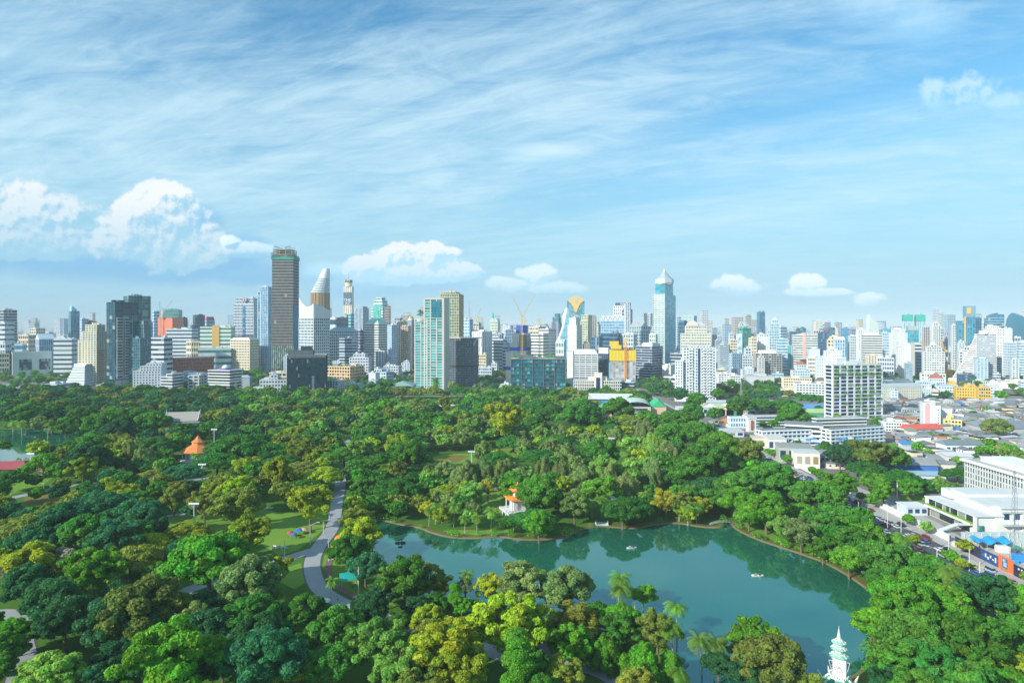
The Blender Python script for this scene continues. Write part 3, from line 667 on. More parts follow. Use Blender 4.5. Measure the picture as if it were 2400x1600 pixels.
# twin-shouldered white hotel
t = B('white hotel tower with round logo and blue glass strip', h_, 547, 594, 605, 713, 862, 'grid', Wc, gN, 22, 14, sf=.5, pf=.35, segs=[(0, 1, 0, 1, 713), (.08, .97, .05, 1, 698)])
a, b, h, s = t['a'], t['b'], H + (HZ - 698) * t['s'], t['s']
mb = MB(); mb.box(-a + 21 * s, -a + 26 * s, -1.3, 0, 0, h - 20 * s, 0, 1, 40); mb.build('glass_strip', [glass(gB)], t['o'])
mb = MB(); mb.lathe([(5.2 * s, 0), (5.2 * s, .6)], 20); mb.lathe([(4.1 * s, .6), (4.1 * s, .9)], 20, m=1); mb.lathe([(2.2 * s, .9), (2.2 * s, 1.1)], 12, m=0)
lo = mb.build('round_sign', [plain((.25, .08, .08)), plain(Wc)], t['o'], (-a + 26 * s, -1.0, h - 5 * s)); lo.rotation_euler = (R(90), 0, 0)
t = B('slim blue glass tower with white fins and stepped flat caps', o_, 604, 628, 639, 672, 868, 'fin', Wk, gB, 34, 5, sf=.1, pf=.22, segs=[(0, .3, 0, 1, 684), (.26, 1, 0, 1, 672)])
# tallest tower under construction
t = B('tallest brown tower with bare concrete floors and scaffolded crown', o_, 637.5, 687, 700.5, 598, 876, 'band', (.44, .44, .39), (.040, .042, .044), 40, 10, sf=.13, d=.8, curt=.01, rough=.6, pent=False)
a, b, h, s = t['a'], t['b'], t['h'], t['s']
mb = MB(); mb.box(-a - 1.4, 1.4, -1.4, b + 1.4, h - 10 * s, h - 3 * s); mb.build('green_netting', [plain((.05, .30, .22), .9)], t['o'])
mb = MB(); mb.box(.2, 1.9, b * .05, b * 1.02, 50 * s, 162 * s); mb.build('blue_netting', [plain((.05, .22, .33), .8)], t['o'])
mb = MB(); tz = 14 * s
for fx in (.1, .38, .66, .94):
 for fy in (.08, .5, .92):
  mb.box(-a * fx - .6, -a * fx + .6, b * fy - .6, b * fy + .6, h, h + tz)
for zz in (.3, .65, 1.0):
 mb.box(-a * .95, -a * .09, b * .07, b * .93, h + tz * zz - .9, h + tz * zz, bottom=True)
mb.build('bare_floors', [plain((.45, .33, .18))], t['o'])
mb = MB(); random.seed(3)
for fx0, fx1, z1 in ((.0, .1, 6), (.86, 1.03, 7), (.1, .35, 22), (.66, .92, 21)):
 for k in range(5):
  x = -a * (fx0 + (fx1 - fx0) * k / 4); mb.bar((x, -2, h - 6 * s), (x, -2, h + z1 * s * .9), .28); mb.bar((x, b * .6, h - 6 * s), (x, b * .6, h + z1 * s * .9), .28)
 for q in range(4):
  z = h + z1 * s * (.2 + .7 * q / 3); mb.bar((-a * fx0, -2, z), (-a * fx1, -2, z), .25); mb.bar((-a * fx0, b * .6, z), (-a * fx1, b * .6, z), .25)
mb.bar((-a * .9, 0, h + 22 * s), (-a * .6, 5, h + 16 * s), .5); mb.bar((-a * .15, 0, h + 22 * s), (-a * .45, 5, h + 17 * s), .5)
mb.build('scaffold', [plain((.10, .22, .24))], t['o'])
mb = MB()
for k in range(11): mb.box(-a + (k + .1) * a / 10.5 - .35, -a + (k + .1) * a / 10.5 + .35, -2.0, -.8, 0, 68 * s)
mb.build('podium_fins', [plain((.33, .22, .12))], t['o'])
mb = MB(); mb.box(-a - .75, .95, -.95, b, 3, 66 * s, 0, 16, 12, 5); mb.build('podium_glazing', [glass((.06, .25, .24), .5, .2, .3)], t['o'])
# black cube office at the park edge
t = B('black glass cube office beside the park under the tallest tower', o_, 673, 764, 767, 833, 933, 'fin', (.012, .03, .045), (.010, .05, .08), 12, 22, sf=.06, pf=.1, d=.3, curt=.04, rough=.06, dep=48, pent=False)
a, b, h, s = t['a'], t['b'], t['h'], t['s']
mb = MB(); mb.box(-a + .5, -29 * s, 4, b * .6, h, h + 12 * s); mb.box(-57 * s, -32 * s, 6, b * .5, h + 11 * s, h + 21 * s); mb.build('roof_house', [plain((.03, .05, .06))], t['o'])
mb = MB()
for k in range(46): mb.box(-a + k * a / 46, -a + (k + .45) * a / 46, -.9, -.4, h - 5 * s, h + .8)
for k in range(22): mb.box(-a + .6 + k * (a - 30 * s) / 22, -a + .6 + (k + .4) * (a - 30 * s) / 22, 3.4, 3.9, h, h + 12.2 * s)
mb.build('louvres', [plain((.25, .3, .32))], t['o'])
# white curved residence
rt = B('white gridded residence with curved sloping roofline and upswept left tip', a_, 701, 735, 771, 745, 884, 'grid', Wc, (.02, .08, .10), 20, 8, sf=.34, pf=.32, d=.5, pent=False, th=35)
a, b, h, s, C_ = rt['a'], rt['b'], rt['h'], rt['s'], rt['C']
def crest(mbx, P0, P1, tops, z0, th=1.2, n=10):
 pts = []
 for i in range(n + 1):
  f = i / n; q = f * (len(tops) - 1); j = min(int(q), len(tops) - 2); z = tops[j] + (tops[j + 1] - tops[j]) * (q - j)
  pts.append((P0[0] + (P1[0] - P0[0]) * f, P0[1] + (P1[1] - P0[1]) * f, z))
 dx, dy = P1[0] - P0[0], P1[1] - P0[1]; l = math.hypot(dx, dy); nx, ny = -dy / l * th, dx / l * th
 for p, q in zip(pts, pts[1:]):
  A = (p[0], p[1], z0); Bq = (q[0], q[1], z0); A2 = (p[0] + nx, p[1] + ny, z0); B2 = (q[0] + nx, q[1] + ny, z0); p2 = (A2[0], A2[1], p[2]); q2 = (B2[0], B2[1], q[2])
  mbx.face([A, Bq, q, p]); mbx.face([B2, A2, p2, q2]); mbx.face([p, q, q2, p2])
 p, q = pts[0], pts[-1]
 mbx.face([(p[0], p[1], z0), p, (p[0] + nx, p[1] + ny, p[2]), (p[0] + nx, p[1] + ny, z0)]); mbx.face([(q[0], q[1], z0), (q[0] + nx, q[1] + ny, z0), (q[0] + nx, q[1] + ny, q[2]), q])
mb = MB(); zt = lambda px: H + (HZ - px) * s
crest(mb, (-a * .99, -.6), (0, -.6), [zt(696), zt(706), zt(713), zt(718), zt(719), zt(716), zt(711)], h, 1.6, 14)
crest(mb, (.9, .5), (.9, b), [zt(711), zt(714), zt(719), zt(727)], h, 1.6, 8)
for i in range(6):
 f = .1 + i * .15; mb.box(-a * f - 1, -a * f, 0, b * .8, h, h + (12 + 3 * abs(i - 3)) * s)
mb.build('roof_screen', [plain(Wc)], rt['o'])
mb = MB(); mb.box(-a * .9, -2, 3, b * .9, h - 1, zt(724)); mb.build('upper_floors', [plain(Wk)], rt['o'])
# cone shaped tower
def ringtower(cx, yb, rows, mats, name, label, n=20, rz=0.0, sx=1.0, cyf=1.0):
 """rows: (list of (py, leftpx, rightpx), material index, part name)"""
 D = DIST(yb); s = D / F; x0 = (cx - 1200) * s
 rt = empty(name, (x0, D, 0)); tag(rt, label, 'building'); PLACED.append(rt)
 for prof, mi, pn in rows:
  mb = MB()
  for (p0, l0, r0), (p1, l1, r1) in zip(prof, prof[1:]):
   z0, z1 = H + (HZ - p0) * s, H + (HZ - p1) * s
   def ring(l, r, z): return [(((l + r) / 2 - cx) * s + (r - l) / 2 * s * math.cos(t), (r - l) / 2 * s * cyf * math.sin(t), z) for t in [2 * math.pi * k / n for k in range(n)]]
   A, Bq = ring(l0, r0, z0), ring(l1, r1, z1)
   for k in range(n): mb.face([A[k], A[(k + 1) % n], Bq[(k + 1) % n], Bq[k]], [(k, 0), (k + 1, 0), (k + 1, 1), (k, 1)])
  mb.face(Bq); mb.build(pn, [mats[mi]], rt)
 w_ = 20; FOOT.append([(x0 - w_, D - w_), (x0 + w_, D - w_), (x0 + w_, D + w_), (x0 - w_, D + w_)])
 return rt, s, D
rows = [([(652, 747, 773), (640, 752, 773), (630, 757.5, 772.5), (629.5, 758, 772)], 0, 'white_cap')]
prof = []
def lft(p): return 729 + max(0, (686 - p)) * .53
k = 0
for p in range(686, 652, -4):
 rows.append(([(p, lft(p), 773), (p - 2.2, lft(p - 2), 773)], 0, 'floor_band')); rows.append(([(p - 2.2, lft(p - 2) + .7, 772.4), (p - 4, lft(p - 4) + .7, 772.4)], 1, 'glass_band'))
rows += [([(850, 728, 773), (727, 728, 773)], 1, 'lower_shaft'), ([(727, 729, 773), (686, 730, 773)], 2, 'gold_floors')]
rt, s, D = ringtower(751, 836, rows, [plain(Wc), glass((.05, .20, .27), .3, .1, .1), plain((.27, .15, .05), .5)], 'office_tower', 'cone-topped tower with white cap, blue rings and gold middle floors')
mb = MB()
for k in range(9):
 t = R(200 + k * 18); r = 22.6 * s
 mb.bar((r * math.cos(t), r * math.sin(t), H + (HZ - 727) * s), (r * math.cos(t), r * math.sin(t), H + (HZ - 686) * s), .6)
for k in range(4):
 for p in range(688, 727, 4):
  t = R(225 + k * 26); r = 22.7 * s; mb.box(r * math.cos(t) - 1.2, r * math.cos(t) + 1.2, r * math.sin(t) - 1.2, r * math.sin(t) + .2, H + (HZ - p) * s - 2, H + (HZ - p) * s)
mb.build('window_columns', [plain((.50, .42, .24))], rt)
B('thin brown slab tucked behind the cone-topped tower at its right', a_, 772, 774, 777, 722, 825, 'grid', Be, gD, 22, 2, lvl=0)
# tall tower with billboard and spire
t = B('tall cream tower with dark billboard, crown sign and antenna', h_, 806, 824, 829, 671, 815, 'fin', (.74, .66, .50), gD, 30, 4, sf=.1, pf=.72, pent=False)
a, b, h, s = t['a'], t['b'], t['h'], t['s']
mb = MB(); mb.lathe([(8.4 * s, h), (8.2 * s, h + 9 * s)], 14, cx=-a / 2, cy=b * .4); mb.lathe([(5 * s, h + 14 * s), (2 * s, h + 17 * s)], 12, cx=-a / 2, cy=b * .4); mb.build('crown_drum', [plain(Cr)], t['o'])
mb = MB(); mb.lathe([(8.8 * s, h + 9 * s), (8.8 * s, h + 15 * s)], 14, cx=-a / 2, cy=b * .4); mb.build('crown_sign', [plain((.04, .05, .04))], t['o'])
mb = MB(); mb.bar((-a / 2, b * .4, h + 15 * s), (-a / 2, b * .4, h + 26 * s), 1.6, r2=1.0); mb.bar((-a / 2, b * .4, h + 26 * s), (-a / 2, b * .4, h + 36 * s), .8, r2=.3); mb.build('antenna', [plain(Gy)], t['o'])
mb = MB(); mb.box(-a - .8, 2.0, -2.0, -1.0, h - 43 * s, h - 14 * s); mb.build('billboard', [plain((.03, .09, .14))], t['o'])
def text(s, size, loc, rot, mat, parent, name='lettering', ext=0.05, align='CENTER'):
 cu = bpy.data.curves.new('lettering', 'FONT'); cu.body = s; cu.size = size; cu.extrude = ext; cu.align_x = align; cu.align_y = 'CENTER'; cu.space_line = .8
 tmp = bpy.data.objects.new('tmp', cu); col.objects.link(tmp)
 dg = bpy.context.evaluated_depsgraph_get(); me = bpy.data.meshes.new_from_object(tmp.evaluated_get(dg)); bpy.data.objects.remove(tmp)
 me.materials.clear(); me.materials.append(mat)
 o = bpy.data.objects.new(name, me); o.location = loc; o.rotation_euler = rot; return link(o, parent)
LW = plain((.85, .85, .85)); LY = plain((.85, .65, .12)); LK = plain((.03, .03, .03))
text('THE\nX7', 9.5 * s, (-a * .52, -2.3, h - 36 * s), (R(90), 0, 0), LW, t['o'], ext=.3)
text('B LIVE', 5.2 * s, (-a * .5, b * .4 - 8.95 * s, h + 12 * s), (R(90), 0, 0), LY, t['o'], ext=.3)
mb = MB()
for k in range(10):
 q0, q1 = R(36 * k), R(36 * k + 36); mb.bar((-a / 2 + 7 * s * math.cos(q0), -2.4, h - 22 * s + 4 * s * math.sin(q0)), (-a / 2 + 7 * s * math.cos(q1), -2.4, h - 22 * s + 4 * s * math.sin(q1)), .5)
mb.build('billboard_drawing', [plain((.35, .5, .58))], t['o'])
B('flat dark office box below the tall billboard tower', o_, 790, 800, 820, 744, 835, 'glass', (.10, .20, .22), (.03, .10, .12), 9, 5)
B('grey roof storeys right under the billboard tower shaft', l_, 800, 812, 822, 737, 830, 'blank', Gy, gD, 3, 3)
B('teal rounded glass office between the dark box and the white-finned tower', o_, 817, 822, 831, 735, 838, 'band', (.3, .55, .58), gT, 14, 3)
B('white and navy finned tower with rounded shaded side', o_, 831, 850, 864, 720, 842, 'fin', Wk, gN, 26, 6, sf=.06, pf=.4, pent=False, segs=[(0, 1, 0, 1, 722), (.3, .9, .1, .9, 718)])
B('low pink and white shop block left of the dark box, far behind', l_, 774, 786, 791, 744, 830, 'band', Wc, gN, 4, 3, lvl=0)
t = B('green glass office stepped like a pagoda with blue panels', o_, 871, 897, 912, 723, 846, 'band', (.66, .74, .70), gG, 20, 7, sf=.5, pent=False,
 segs=[(0, 1, 0, 1, 723), (.1, .95, .05, .95, 713), (.16, .9, .1, .9, 704), (.28, .78, .2, .8, 697)])
mb = MB(); a, b, h, s = t['a'], t['b'], t['h'], t['s']
mb.box(-a * .84, -a * .16, -1.2, b * .9, h * .55, h + 1 * s, 0, 5, 12); mb.box(-a * .9, -a * .1, 1, b, h, h + 9.5 * s, 0, 5, 3); mb.build('green_glass_bay', [glass((.10, .38, .34), .3, .1, .05)], t['o'])
B('white ribbed office with green hipped roof and shaded blue flank', o_, 854, 887, 911, 759, 868, 'band', (.78, .77, .68), gD, 19, 6, sf=.55, lvl=2, roof=('frus', 13, .45), rc=(.34, .60, .50))
t = B('pink and beige stepped tower with gabled tops', a_, 902, 916, 931, 733, 856, 'grid', (.62, .45, .40), gD, 20, 5, pent=False, segs=[(0, .7, 0, 1, 722), (.5, 1, .1, 1, 716), (0, 1, .4, 1, 740)], roof=('gable', 6))
B('slim pale apartment tower right of the ribbed office', a_, 909, 918, 930, 762, 872, 'balc', Wk, gB, 22, 3)
B('grey residential slab with narrow balconies behind the stepped pink tower', a_, 928, 934, 946, 755, 862, 'grid', Be, gD, 20, 3)
B('brown apartment tower with pink frames left of the gold-domed tower', a_, 940, 956, 963, 764, 870, 'grid', (.56, .44, .33), gK, 20, 4, sf=.4, pf=.35)
B('grey roofed block filling the gap left of the brown apartment tower', a_, 925, 937, 943, 745, 850, 'balc', Gy, gD, 16, 3)
t = B('white finned tower crowned by a gold dome', h_, 954, 964, 973, 750, 852, 'fin', Wk, gN, 20, 4, sf=.1, pf=.4, pent=False)
a, b, h, s = t['a'], t['b'], t['h'], t['s']
GOLD = plain((.80, .50, .08), .3, metal=.6)
mb = MB(); mb.lathe([(6.3 * s * math.cos(x), h + 3.5 * s + 6.5 * s * math.sin(x)) for x in [k * math.pi / 16 for k in range(9)]], 18, cx=-a * .5, cy=b * .5); mb.build('gold_dome', [GOLD], t['o'])
mb = MB(); mb.lathe([(6.6 * s, h), (6.6 * s, h + 3.5 * s)], 18, cx=-a * .5, cy=b * .5); mb.build('drum', [plain(Wc)], t['o'])
t = B('cream block with small gold dome left of the gold-domed tower', h_, 935, 948, 955, 753, 854, 'grid', Cr, gD, 14, 4, pent=False)
mb = MB(); mb.lathe([(5.6 * s * math.cos(x), t['h'] + 4.2 * s * math.sin(x)) for x in [k * math.pi / 12 for k in range(7)]], 14, cx=-t['a'] * .5, cy=t['b'] * .5); mb.build('gold_dome', [GOLD], t['o'])
B('wide grey-white residence with balconies and low blue roof', a_, 767, 830, 838, 775, 868, 'balc', (.62, .68, .70), gD, 14, 13, sf=.4, roof=('frus', 8, .6), rc=(.25, .42, .48))
B('curved dark ribbon office right below the wide grey-white residence', o_, 796, 824, 836, 793, 876, 'band', Wk, gN, 12, 5, sf=.38, d=1.0, lvl=2)
B('slim white office with dark red side left of the ribbed office', o_, 836, 844, 854, 774, 862, 'band', (.62, .45, .45), gN, 13, 3, sf=.3)
REG['orange'] = B('orange apartment block with planted roof terrace right of black cube', a_, 766, 820, 852, 860, 897, 'balc', (.72, .50, .27), gD, 5, 9, sf=.35, d=.7, lvl=2)
B('white terraced apartments behind the orange apartment block', a_, 819, 863, 870, 832, 884, 'grid', Wc, gD, 8, 7, sf=.5, pf=.4, lvl=2, segs=[(0, 1, 0, 1, 838), (.2, .8, .1, 1, 830)])
B('white and tan walk-up with teal side beside the black cube', a_, 766, 792, 811, 893, 930, 'balc', (.78, .74, .66), gD, 7, 4, lvl=2, sf=.35)
B('small white houses block with stair gables right of the tan walk-up', l_, 811, 842, 850, 900, 926, 'grid', Wc, gB, 3, 4)
B('white low block with plain walls between orange apartments and park', l_, 864, 880, 890, 874, 900, 'blank', Wc, gD, 3, 3)
B('white shop block right of the terraced apartments', l_, 878, 905, 922, 866, 895, 'grid', Wk, gD, 4, 5, segs=[(0, .6, 0, 1, 866), (.5, 1, 0, 1, 872)])
B('white clinic block with green roof garden', l_, 900, 933, 941, 858, 888, 'grid', Wc, gD, 5, 6, lvl=2)
t = B('low pavilion with broad green sloping roof in front of the teal grid towers', l_, 915, 968, 975, 905, 922, 'band', (.12, .2, .22), gD, 1, 8, pent=False, roof=('hip', 9), rc=(.22, .36, .33), dep=40)
B('small white box house beside the green-roofed pavilion', l_, 864, 880, 887, 892, 906, 'blank', Wk, gD, 2, 2)
# teal and cream grid towers
t = REG['teal'] = B('tall teal glass tower with cream grid and curved cream edge', a_, 973, 1038, 1050, 752, 915, 'grid', (.68, .63, .52), (.04, .33, .36), 26, 5, sf=.22, pf=.13, d=.9, curt=.06, th=8, pent=False, lvl=1,
 segs=[(0, .43, 0, .8, 748), (.34, 1, 0, 1, 701)])
a, b, h, s = t['a'], t['b'], t['h'], t['s']
mb = MB(); mb.box(-a * .66, 1.2, -1.3, b, h + 50 * s, h + 54 * s); mb.box(-1.0, 2.4, -1.6, b, 0, h + 54 * s); mb.build('curved_edge', [plain((.52, .50, .44))], t['o'])
mb = MB(); mb.lathe([(15.5 * s, h - 1 * s), (16 * s, h + 5 * s)], 20, cx=-a * .80, cy=12 * s); mb.build('roof_terrace', [plain((.60, .52, .40))], t['o'])
mb = MB(); mb.box(-a * .40, -a * .06, -1.45, -1.0, h + 8 * s, h + 46 * s, 0, 8, 3); mb.build('tall_window', [glass((.02, .16, .22), .3, .06, 0)], t['o'])
B('brown and gold gridded tower behind the teal glass tower', a_, 1032, 1075, 1086, 684, 880, 'grid', (.60, .47, .30), gG, 30, 8, sf=.24, pf=.2, curt=.1, segs=[(0, 1, 0, 1, 689), (0, .8, .1, 1, 684)], th=9)
t = B('broad grey block with flared top corner right of the teal glass tower', h_, 1046, 1110, 1121, 793, 905, 'grid', (.17, .19, .20), gN, 20, 17, sf=.42, pf=.42, d=.35, th=7, pent=False, dep=45)
a, b, h, s = t['a'], t['b'], t['h'], t['s']
mb = MB()
for k in range(8):
 f = k / 8; f2 = (k + 1) / 8; mb.bar((1 + 9 * s * f * f, -1, h - 16 * s + 16 * s * f), (1 + 9 * s * f2 * f2, -1, h - 16 * s + 16 * s * f2), 1.5)
mb.box(-a - .8, 9 * s, -1.4, b, h, h + 1.6); mb.build('flared_cornice', [plain((.60, .56, .48))], t['o'])
mb = MB(); mb.box(-a + .1, 1.05, -.95, b, h * .40, h * .44); mb.build('recessed_storey', [plain((.03, .04, .05))], t['o'])
B('white gridded tower with dark roof frame right of the gold gridded tower', a_, 1085, 1100, 1108, 748, 865, 'grid', Wk, gB, 16, 4)
B('cream block with arched storeys under the short luffing crane', l_, 1108, 1122, 1130, 757, 862, 'grid', (.74, .70, .58), gD, 12, 5, segs=[(0, 1, 0, 1, 770), (.1, .9, .1, .9, 757)])
B('blank white slab with plain walls behind the grey flared block', o_, 1107, 1141, 1153, 777, 872, 'fin', (.80, .79, .74), (.5, .52, .5), 8, 7, sf=.02, pf=.6, d=.15)
B('small teal-topped white building left of the blank white slab', l_, 1106, 1114, 1118, 781, 868, 'band', (.6, .72, .74), gT, 8, 3, lvl=0)
B('beige block with large square windows right of the grey flared block', l_, 1116, 1139, 1144, 831, 880, 'grid', (.68, .60, .44), gD, 7, 5, sf=.4, pf=.35, lvl=2)
B('long white walk-up with blue shaded windows beyond the trees', l_, 1118, 1152, 1158, 862, 890, 'grid', Wk, gD, 4, 8, lvl=2)
B('white corner walk-up right of the long white walk-up', l_, 1152, 1164, 1169, 852, 886, 'grid', Wc, gD, 5, 3)
t = B('cream tower with teal roof comb and pointed glass spire', a_, 1149, 1166, 1171, 753, 846, 'grid', (.72, .72, .58), gG, 14, 5, sf=.35, pf=.35, pent=False)
a, b, h, s = t['a'], t['b'], t['h'], t['s']
mb = MB()
for k in range(7): mb.box(-a + (k + .1) * a / 7, -a + (k + .6) * a / 7, 0, b, h, h + (6 + (k % 3)) * s)
mb.build('roof_comb', [plain((.65, .78, .72))], t['o'])
mb = MB(); mb.lathe([(3.2 * s, h + 5 * s), (2.2 * s, h + 16 * s), (0, h + 25 * s)], 4, cx=-a * .78, cy=b * .5, rot=.78); mb.build('spire', [glass((.05, .40, .38), .2)], t['o'])
t = B('thin teal glass spire tower left of the roof-comb tower', o_, 1128, 1130.5, 1133, 765, 846, 'glass', Te, gT, 10, 1, pent=False, lvl=1)
mb = MB(); mb.lathe([(t['a'] * .6, t['h']), (0, t['h'] + 22 * t['s'])], 4, cx=-t['a'] / 2, cy=t['b'] / 2, rot=.78); mb.build('spire', [glass(gT)], t['o'])
B('white ribbed office with blue flank in front of the roof-comb tower', o_, 1153, 1179, 1187, 790, 868, 'band', Wc, gD, 11, 5, sf=.6, lvl=2, segs=[(0, 1, 0, 1, 795), (0, .55, .1, 1, 789)])
B('small white stepped annex right of the white ribbed office', l_, 1178, 1185, 1191, 812, 872, 'band', Wk, gD, 8, 2)
B('tall blue-grey shaded slab left of the construction core', o_, 1181, 1186, 1204, 773, 860, 'fin', Wk, gB, 12, 4)
B('grey roofed office behind the white ribbed office and blue-grey slab', o_, 1154, 1176, 1186, 781, 852, 'grid', Gy, gD, 8, 6, lvl=0)
# ---- centre
t = B('bare cream concrete core with bright blue band, tower crane standing before it', o_, 1195, 1226, 1244, 781, 872, 'blank', (.74, .70, .60), gD, 1, 1, pent=False, segs=[(0, .6, 0, 1, 804), (.16, 1, .05, 1, 781)], th=24)
a, b, h, s = t['a'], t['b'], t['h'], t['s']
mb = MB(); mb.box(-a - .3, .35, -.35, b + .3, h - 41 * s, h - 33 * s); mb.build('blue_band', [plain((.02, .10, .62))], t['o'])
mb = MB()
for k in range(9): mb.box(-a * .28, .6, -.6, b * .5, h - (4 + k * 3.4) * s, h - (3.4 + k * 3.4) * s, bottom=True)
mb.box(-a * .27, .5, -.5, b * .45, h - 34 * s, h - 3 * s, 1, 4, 9); mb.build('open_floors', [plain((.45, .38, .28)), plain((.06, .07, .08))], t['o'])
mb = MB(); mb.box(-a * .55, -a * .05, 2, b * .7, h, h + 19 * s, 0); mb.build('blue_netting', [plain((.03, .10, .42), .9)], t['o'])
t = B('tall bare cream column slab with one blue band beside the park', o_, 1185, 1197, 1203, 824, 903, 'blank', (.76, .70, .56), gD, 1, 1, pent=False)
mb = MB(); mb.box(-t['a'] - .3, .3, -.3, t['b'] + .3, t['h'] - 43 * t['s'], t['h'] - 35 * t['s']); mb.build('blue_band', [plain((.02, .10, .62))], t['o'])
B('cream ribbed office with blank grey lift shaft right of the blue-banded core', o_, 1244, 1273, 1303, 783, 872, 'band', (.74, .73, .66), gD, 12, 5, sf=.58, lvl=2, th=28, segs=[(0, 1, 0, 1, 783), (.25, 1, .4, 1, 771)])
B('beige apartment block with cluttered roof behind the cream ribbed office', a_, 1241, 1262, 1279, 766, 858, 'balc', Cr, gD, 10, 6)
B('small dark block with balconies left of the blue netted core', a_, 1206, 1212, 1219, 764, 858, 'balc', Gy, gD, 9, 3, lvl=0)
B('rooftop block with green windows behind the dark teal park office', l_, 1303, 1321, 1326, 800, 892, 'grid', Wc, gG, 6, 3, segs=[(0, 1, 0, 1, 801), (0, 1, .3, 1, 796)], rc=(.6, .2, .15))
t = REG['park'] = B('wide dark teal glass office facing the park with planted roof', o_, 1198, 1325, 1329, 842, 923, 'band', (.06, .08, .095), (.008, .12, .16), 9, 20, sf=.3, d=.9, curt=.05, lvl=1, dep=42, pent=False, th=4)
a, b, h, s = t['a'], t['b'], t['h'], t['s']
mb = MB(); mb.box(-a * .86, -a * .60, 8, 30, h + .4, h + 8 * s); mb.build('roof_house', [plain((.10, .13, .15))], t['o']); mb = MB(); mb.box(-a * .18, -a * .02, 8, 30, h + .4, h + 6 * s); mb.build('roof_house', [plain((.10, .13, .15))], t['o'])
mb = MB(); random.seed(5)
for k in range(30):
 q = random.choice((0, 1, 4, 5, 7, 8)); z = (k % 9) * h / 9; i = random.choice([0, 1, 2, 5, 6, 9, 10, 13, 14, 15, 18, 19])
 mb.box(-a + i * a / 20 + .3, -a + (i + 1) * a / 20 - .3, -.3, -.05, z + h / 9 * .18, z + h / 9 * .82)
tag(mb.build('turquoise_panel', [glass((.03, .34, .36), .5, .15, .1)], t['o']), 'brighter turquoise panes scattered over the dark glass', kind='stuff')  # randomly chosen panes in a brighter turquoise glass
mb = MB()
for k in range(6): mb.box(-a + k * a / 5 - .35, -a + k * a / 5 + .35, -1.5, -.9, 0, h)
mb.build('facade_fins', [plain((.12, .16, .18))], t['o'])
mb = MB(); mb.box(-a - 1, 1.2, -1.6, b, 0, h * .09); mb.build('plinth', [plain((.20, .24, .28))], t['o'])
B('white stepped terraces at the left foot of the dark teal office', l_, 1172, 1195, 1199, 901, 924, 'balc', Wc, gD, 5, 4, sf=.4, d=.8, lvl=2, segs=[(0, 1, 0, 1, 906), (.1, 1, .1, 1, 901)])
t = B('dark round-shouldered glass tower with stepped crown left of the curved sail', o_, 1291, 1311, 1317, 753, 826, 'glass', (.06, .16, .22), gT, 20, 4, pent=False, segs=[(0, 1, 0, 1, 757), (.2, .9, 0, 1, 743), (.42, .85, .1, .9, 735)])
mb = MB(); a, b, s = t['a'], t['b'], t['s']; mb.box(-a - .6, -a * .85, -1.0, 0, 40, t['h'] - 2); mb.box(-a * .3, -a * .18, -1.0, 0, 30, t['h']); mb.build('pink_fins', [plain((.55, .22, .28))], t['o'])
# sail tower
D_ = DIST(846); s_ = D_ / F
rt = empty('office_tower', ((1326 - 1200) * s_, D_, 0), R(-14)); tag(rt, 'curved white sail edge tower with blue glass behind the cream round-windowed tower', 'building'); PLACED.append(rt)
prof = [(-26, 840), (-25, 812), (-22, 800), (-17, 788), (-11, 772), (-7, 755), (-4, 738), (0, 722), (3, 722)]
mb = MB(); gz_ = MB()
def zz(p): return H + (HZ - p) * s_
for (x0, p0), (x1, p1) in zip(prof[:-1], prof[1:-1]):
 A = [(x0 * s_, -1, zz(p0)), (x1 * s_, -1, zz(p1)), (x1 * s_, 20, zz(p1)), (x0 * s_, 20, zz(p0))]
 mb.face(A); w0 = 4.5 * s_
 mb.face([(x0 * s_, -1, zz(p0)), (x0 * s_ + w0, -1, zz(p0)), (x1 * s_ + w0, -1, zz(p1)), (x1 * s_, -1, zz(p1))])
 gz_.face([(x0 * s_ + w0, -.8, zz(p0)), (8 * s_, -.8, zz(p0)), (8 * s_, -.8, zz(p1)), (x1 * s_ + w0, -.8, zz(p1))], [(0, 0), (3, 0), (3, 5), (0, 5)])
 gz_.face([(8 * s_, -.8, zz(p0)), (8 * s_, 20, zz(p0)), (8 * s_, 20, zz(p1)), (8 * s_, -.8, zz(p1))], [(0, 0), (3, 0), (3, 5), (0, 5)])
for p in range(726, 842, 5):
 f = min([q for q in prof if q[1] <= p], key=lambda q: -q[1])[0] if p > 722 else 0
 gz_.box((f + 5) * s_, 8.4 * s_, -1.4, -.7, zz(p) - .5, zz(p) + .5)
mb.build('sail_edge', [plain((.85, .86, .86), .4)], rt); gz_.build('glazing', [glass(gL, .3)], rt)
mb = MB(); mb.face([((1310 - 1326) * s_ * .2 - 9 * s_, 2, zz(740)), (-1 * s_, 2, zz(722)), (-1 * s_, 6, zz(722)), (-9 * s_, 6, zz(740))]); mb.face([(-9 * s_, 2, zz(740)), (-6 * s_, 2, zz(752)), (-1 * s_, 2, zz(722))]); mb.build('sail_tip', [plain(Wc)], rt)
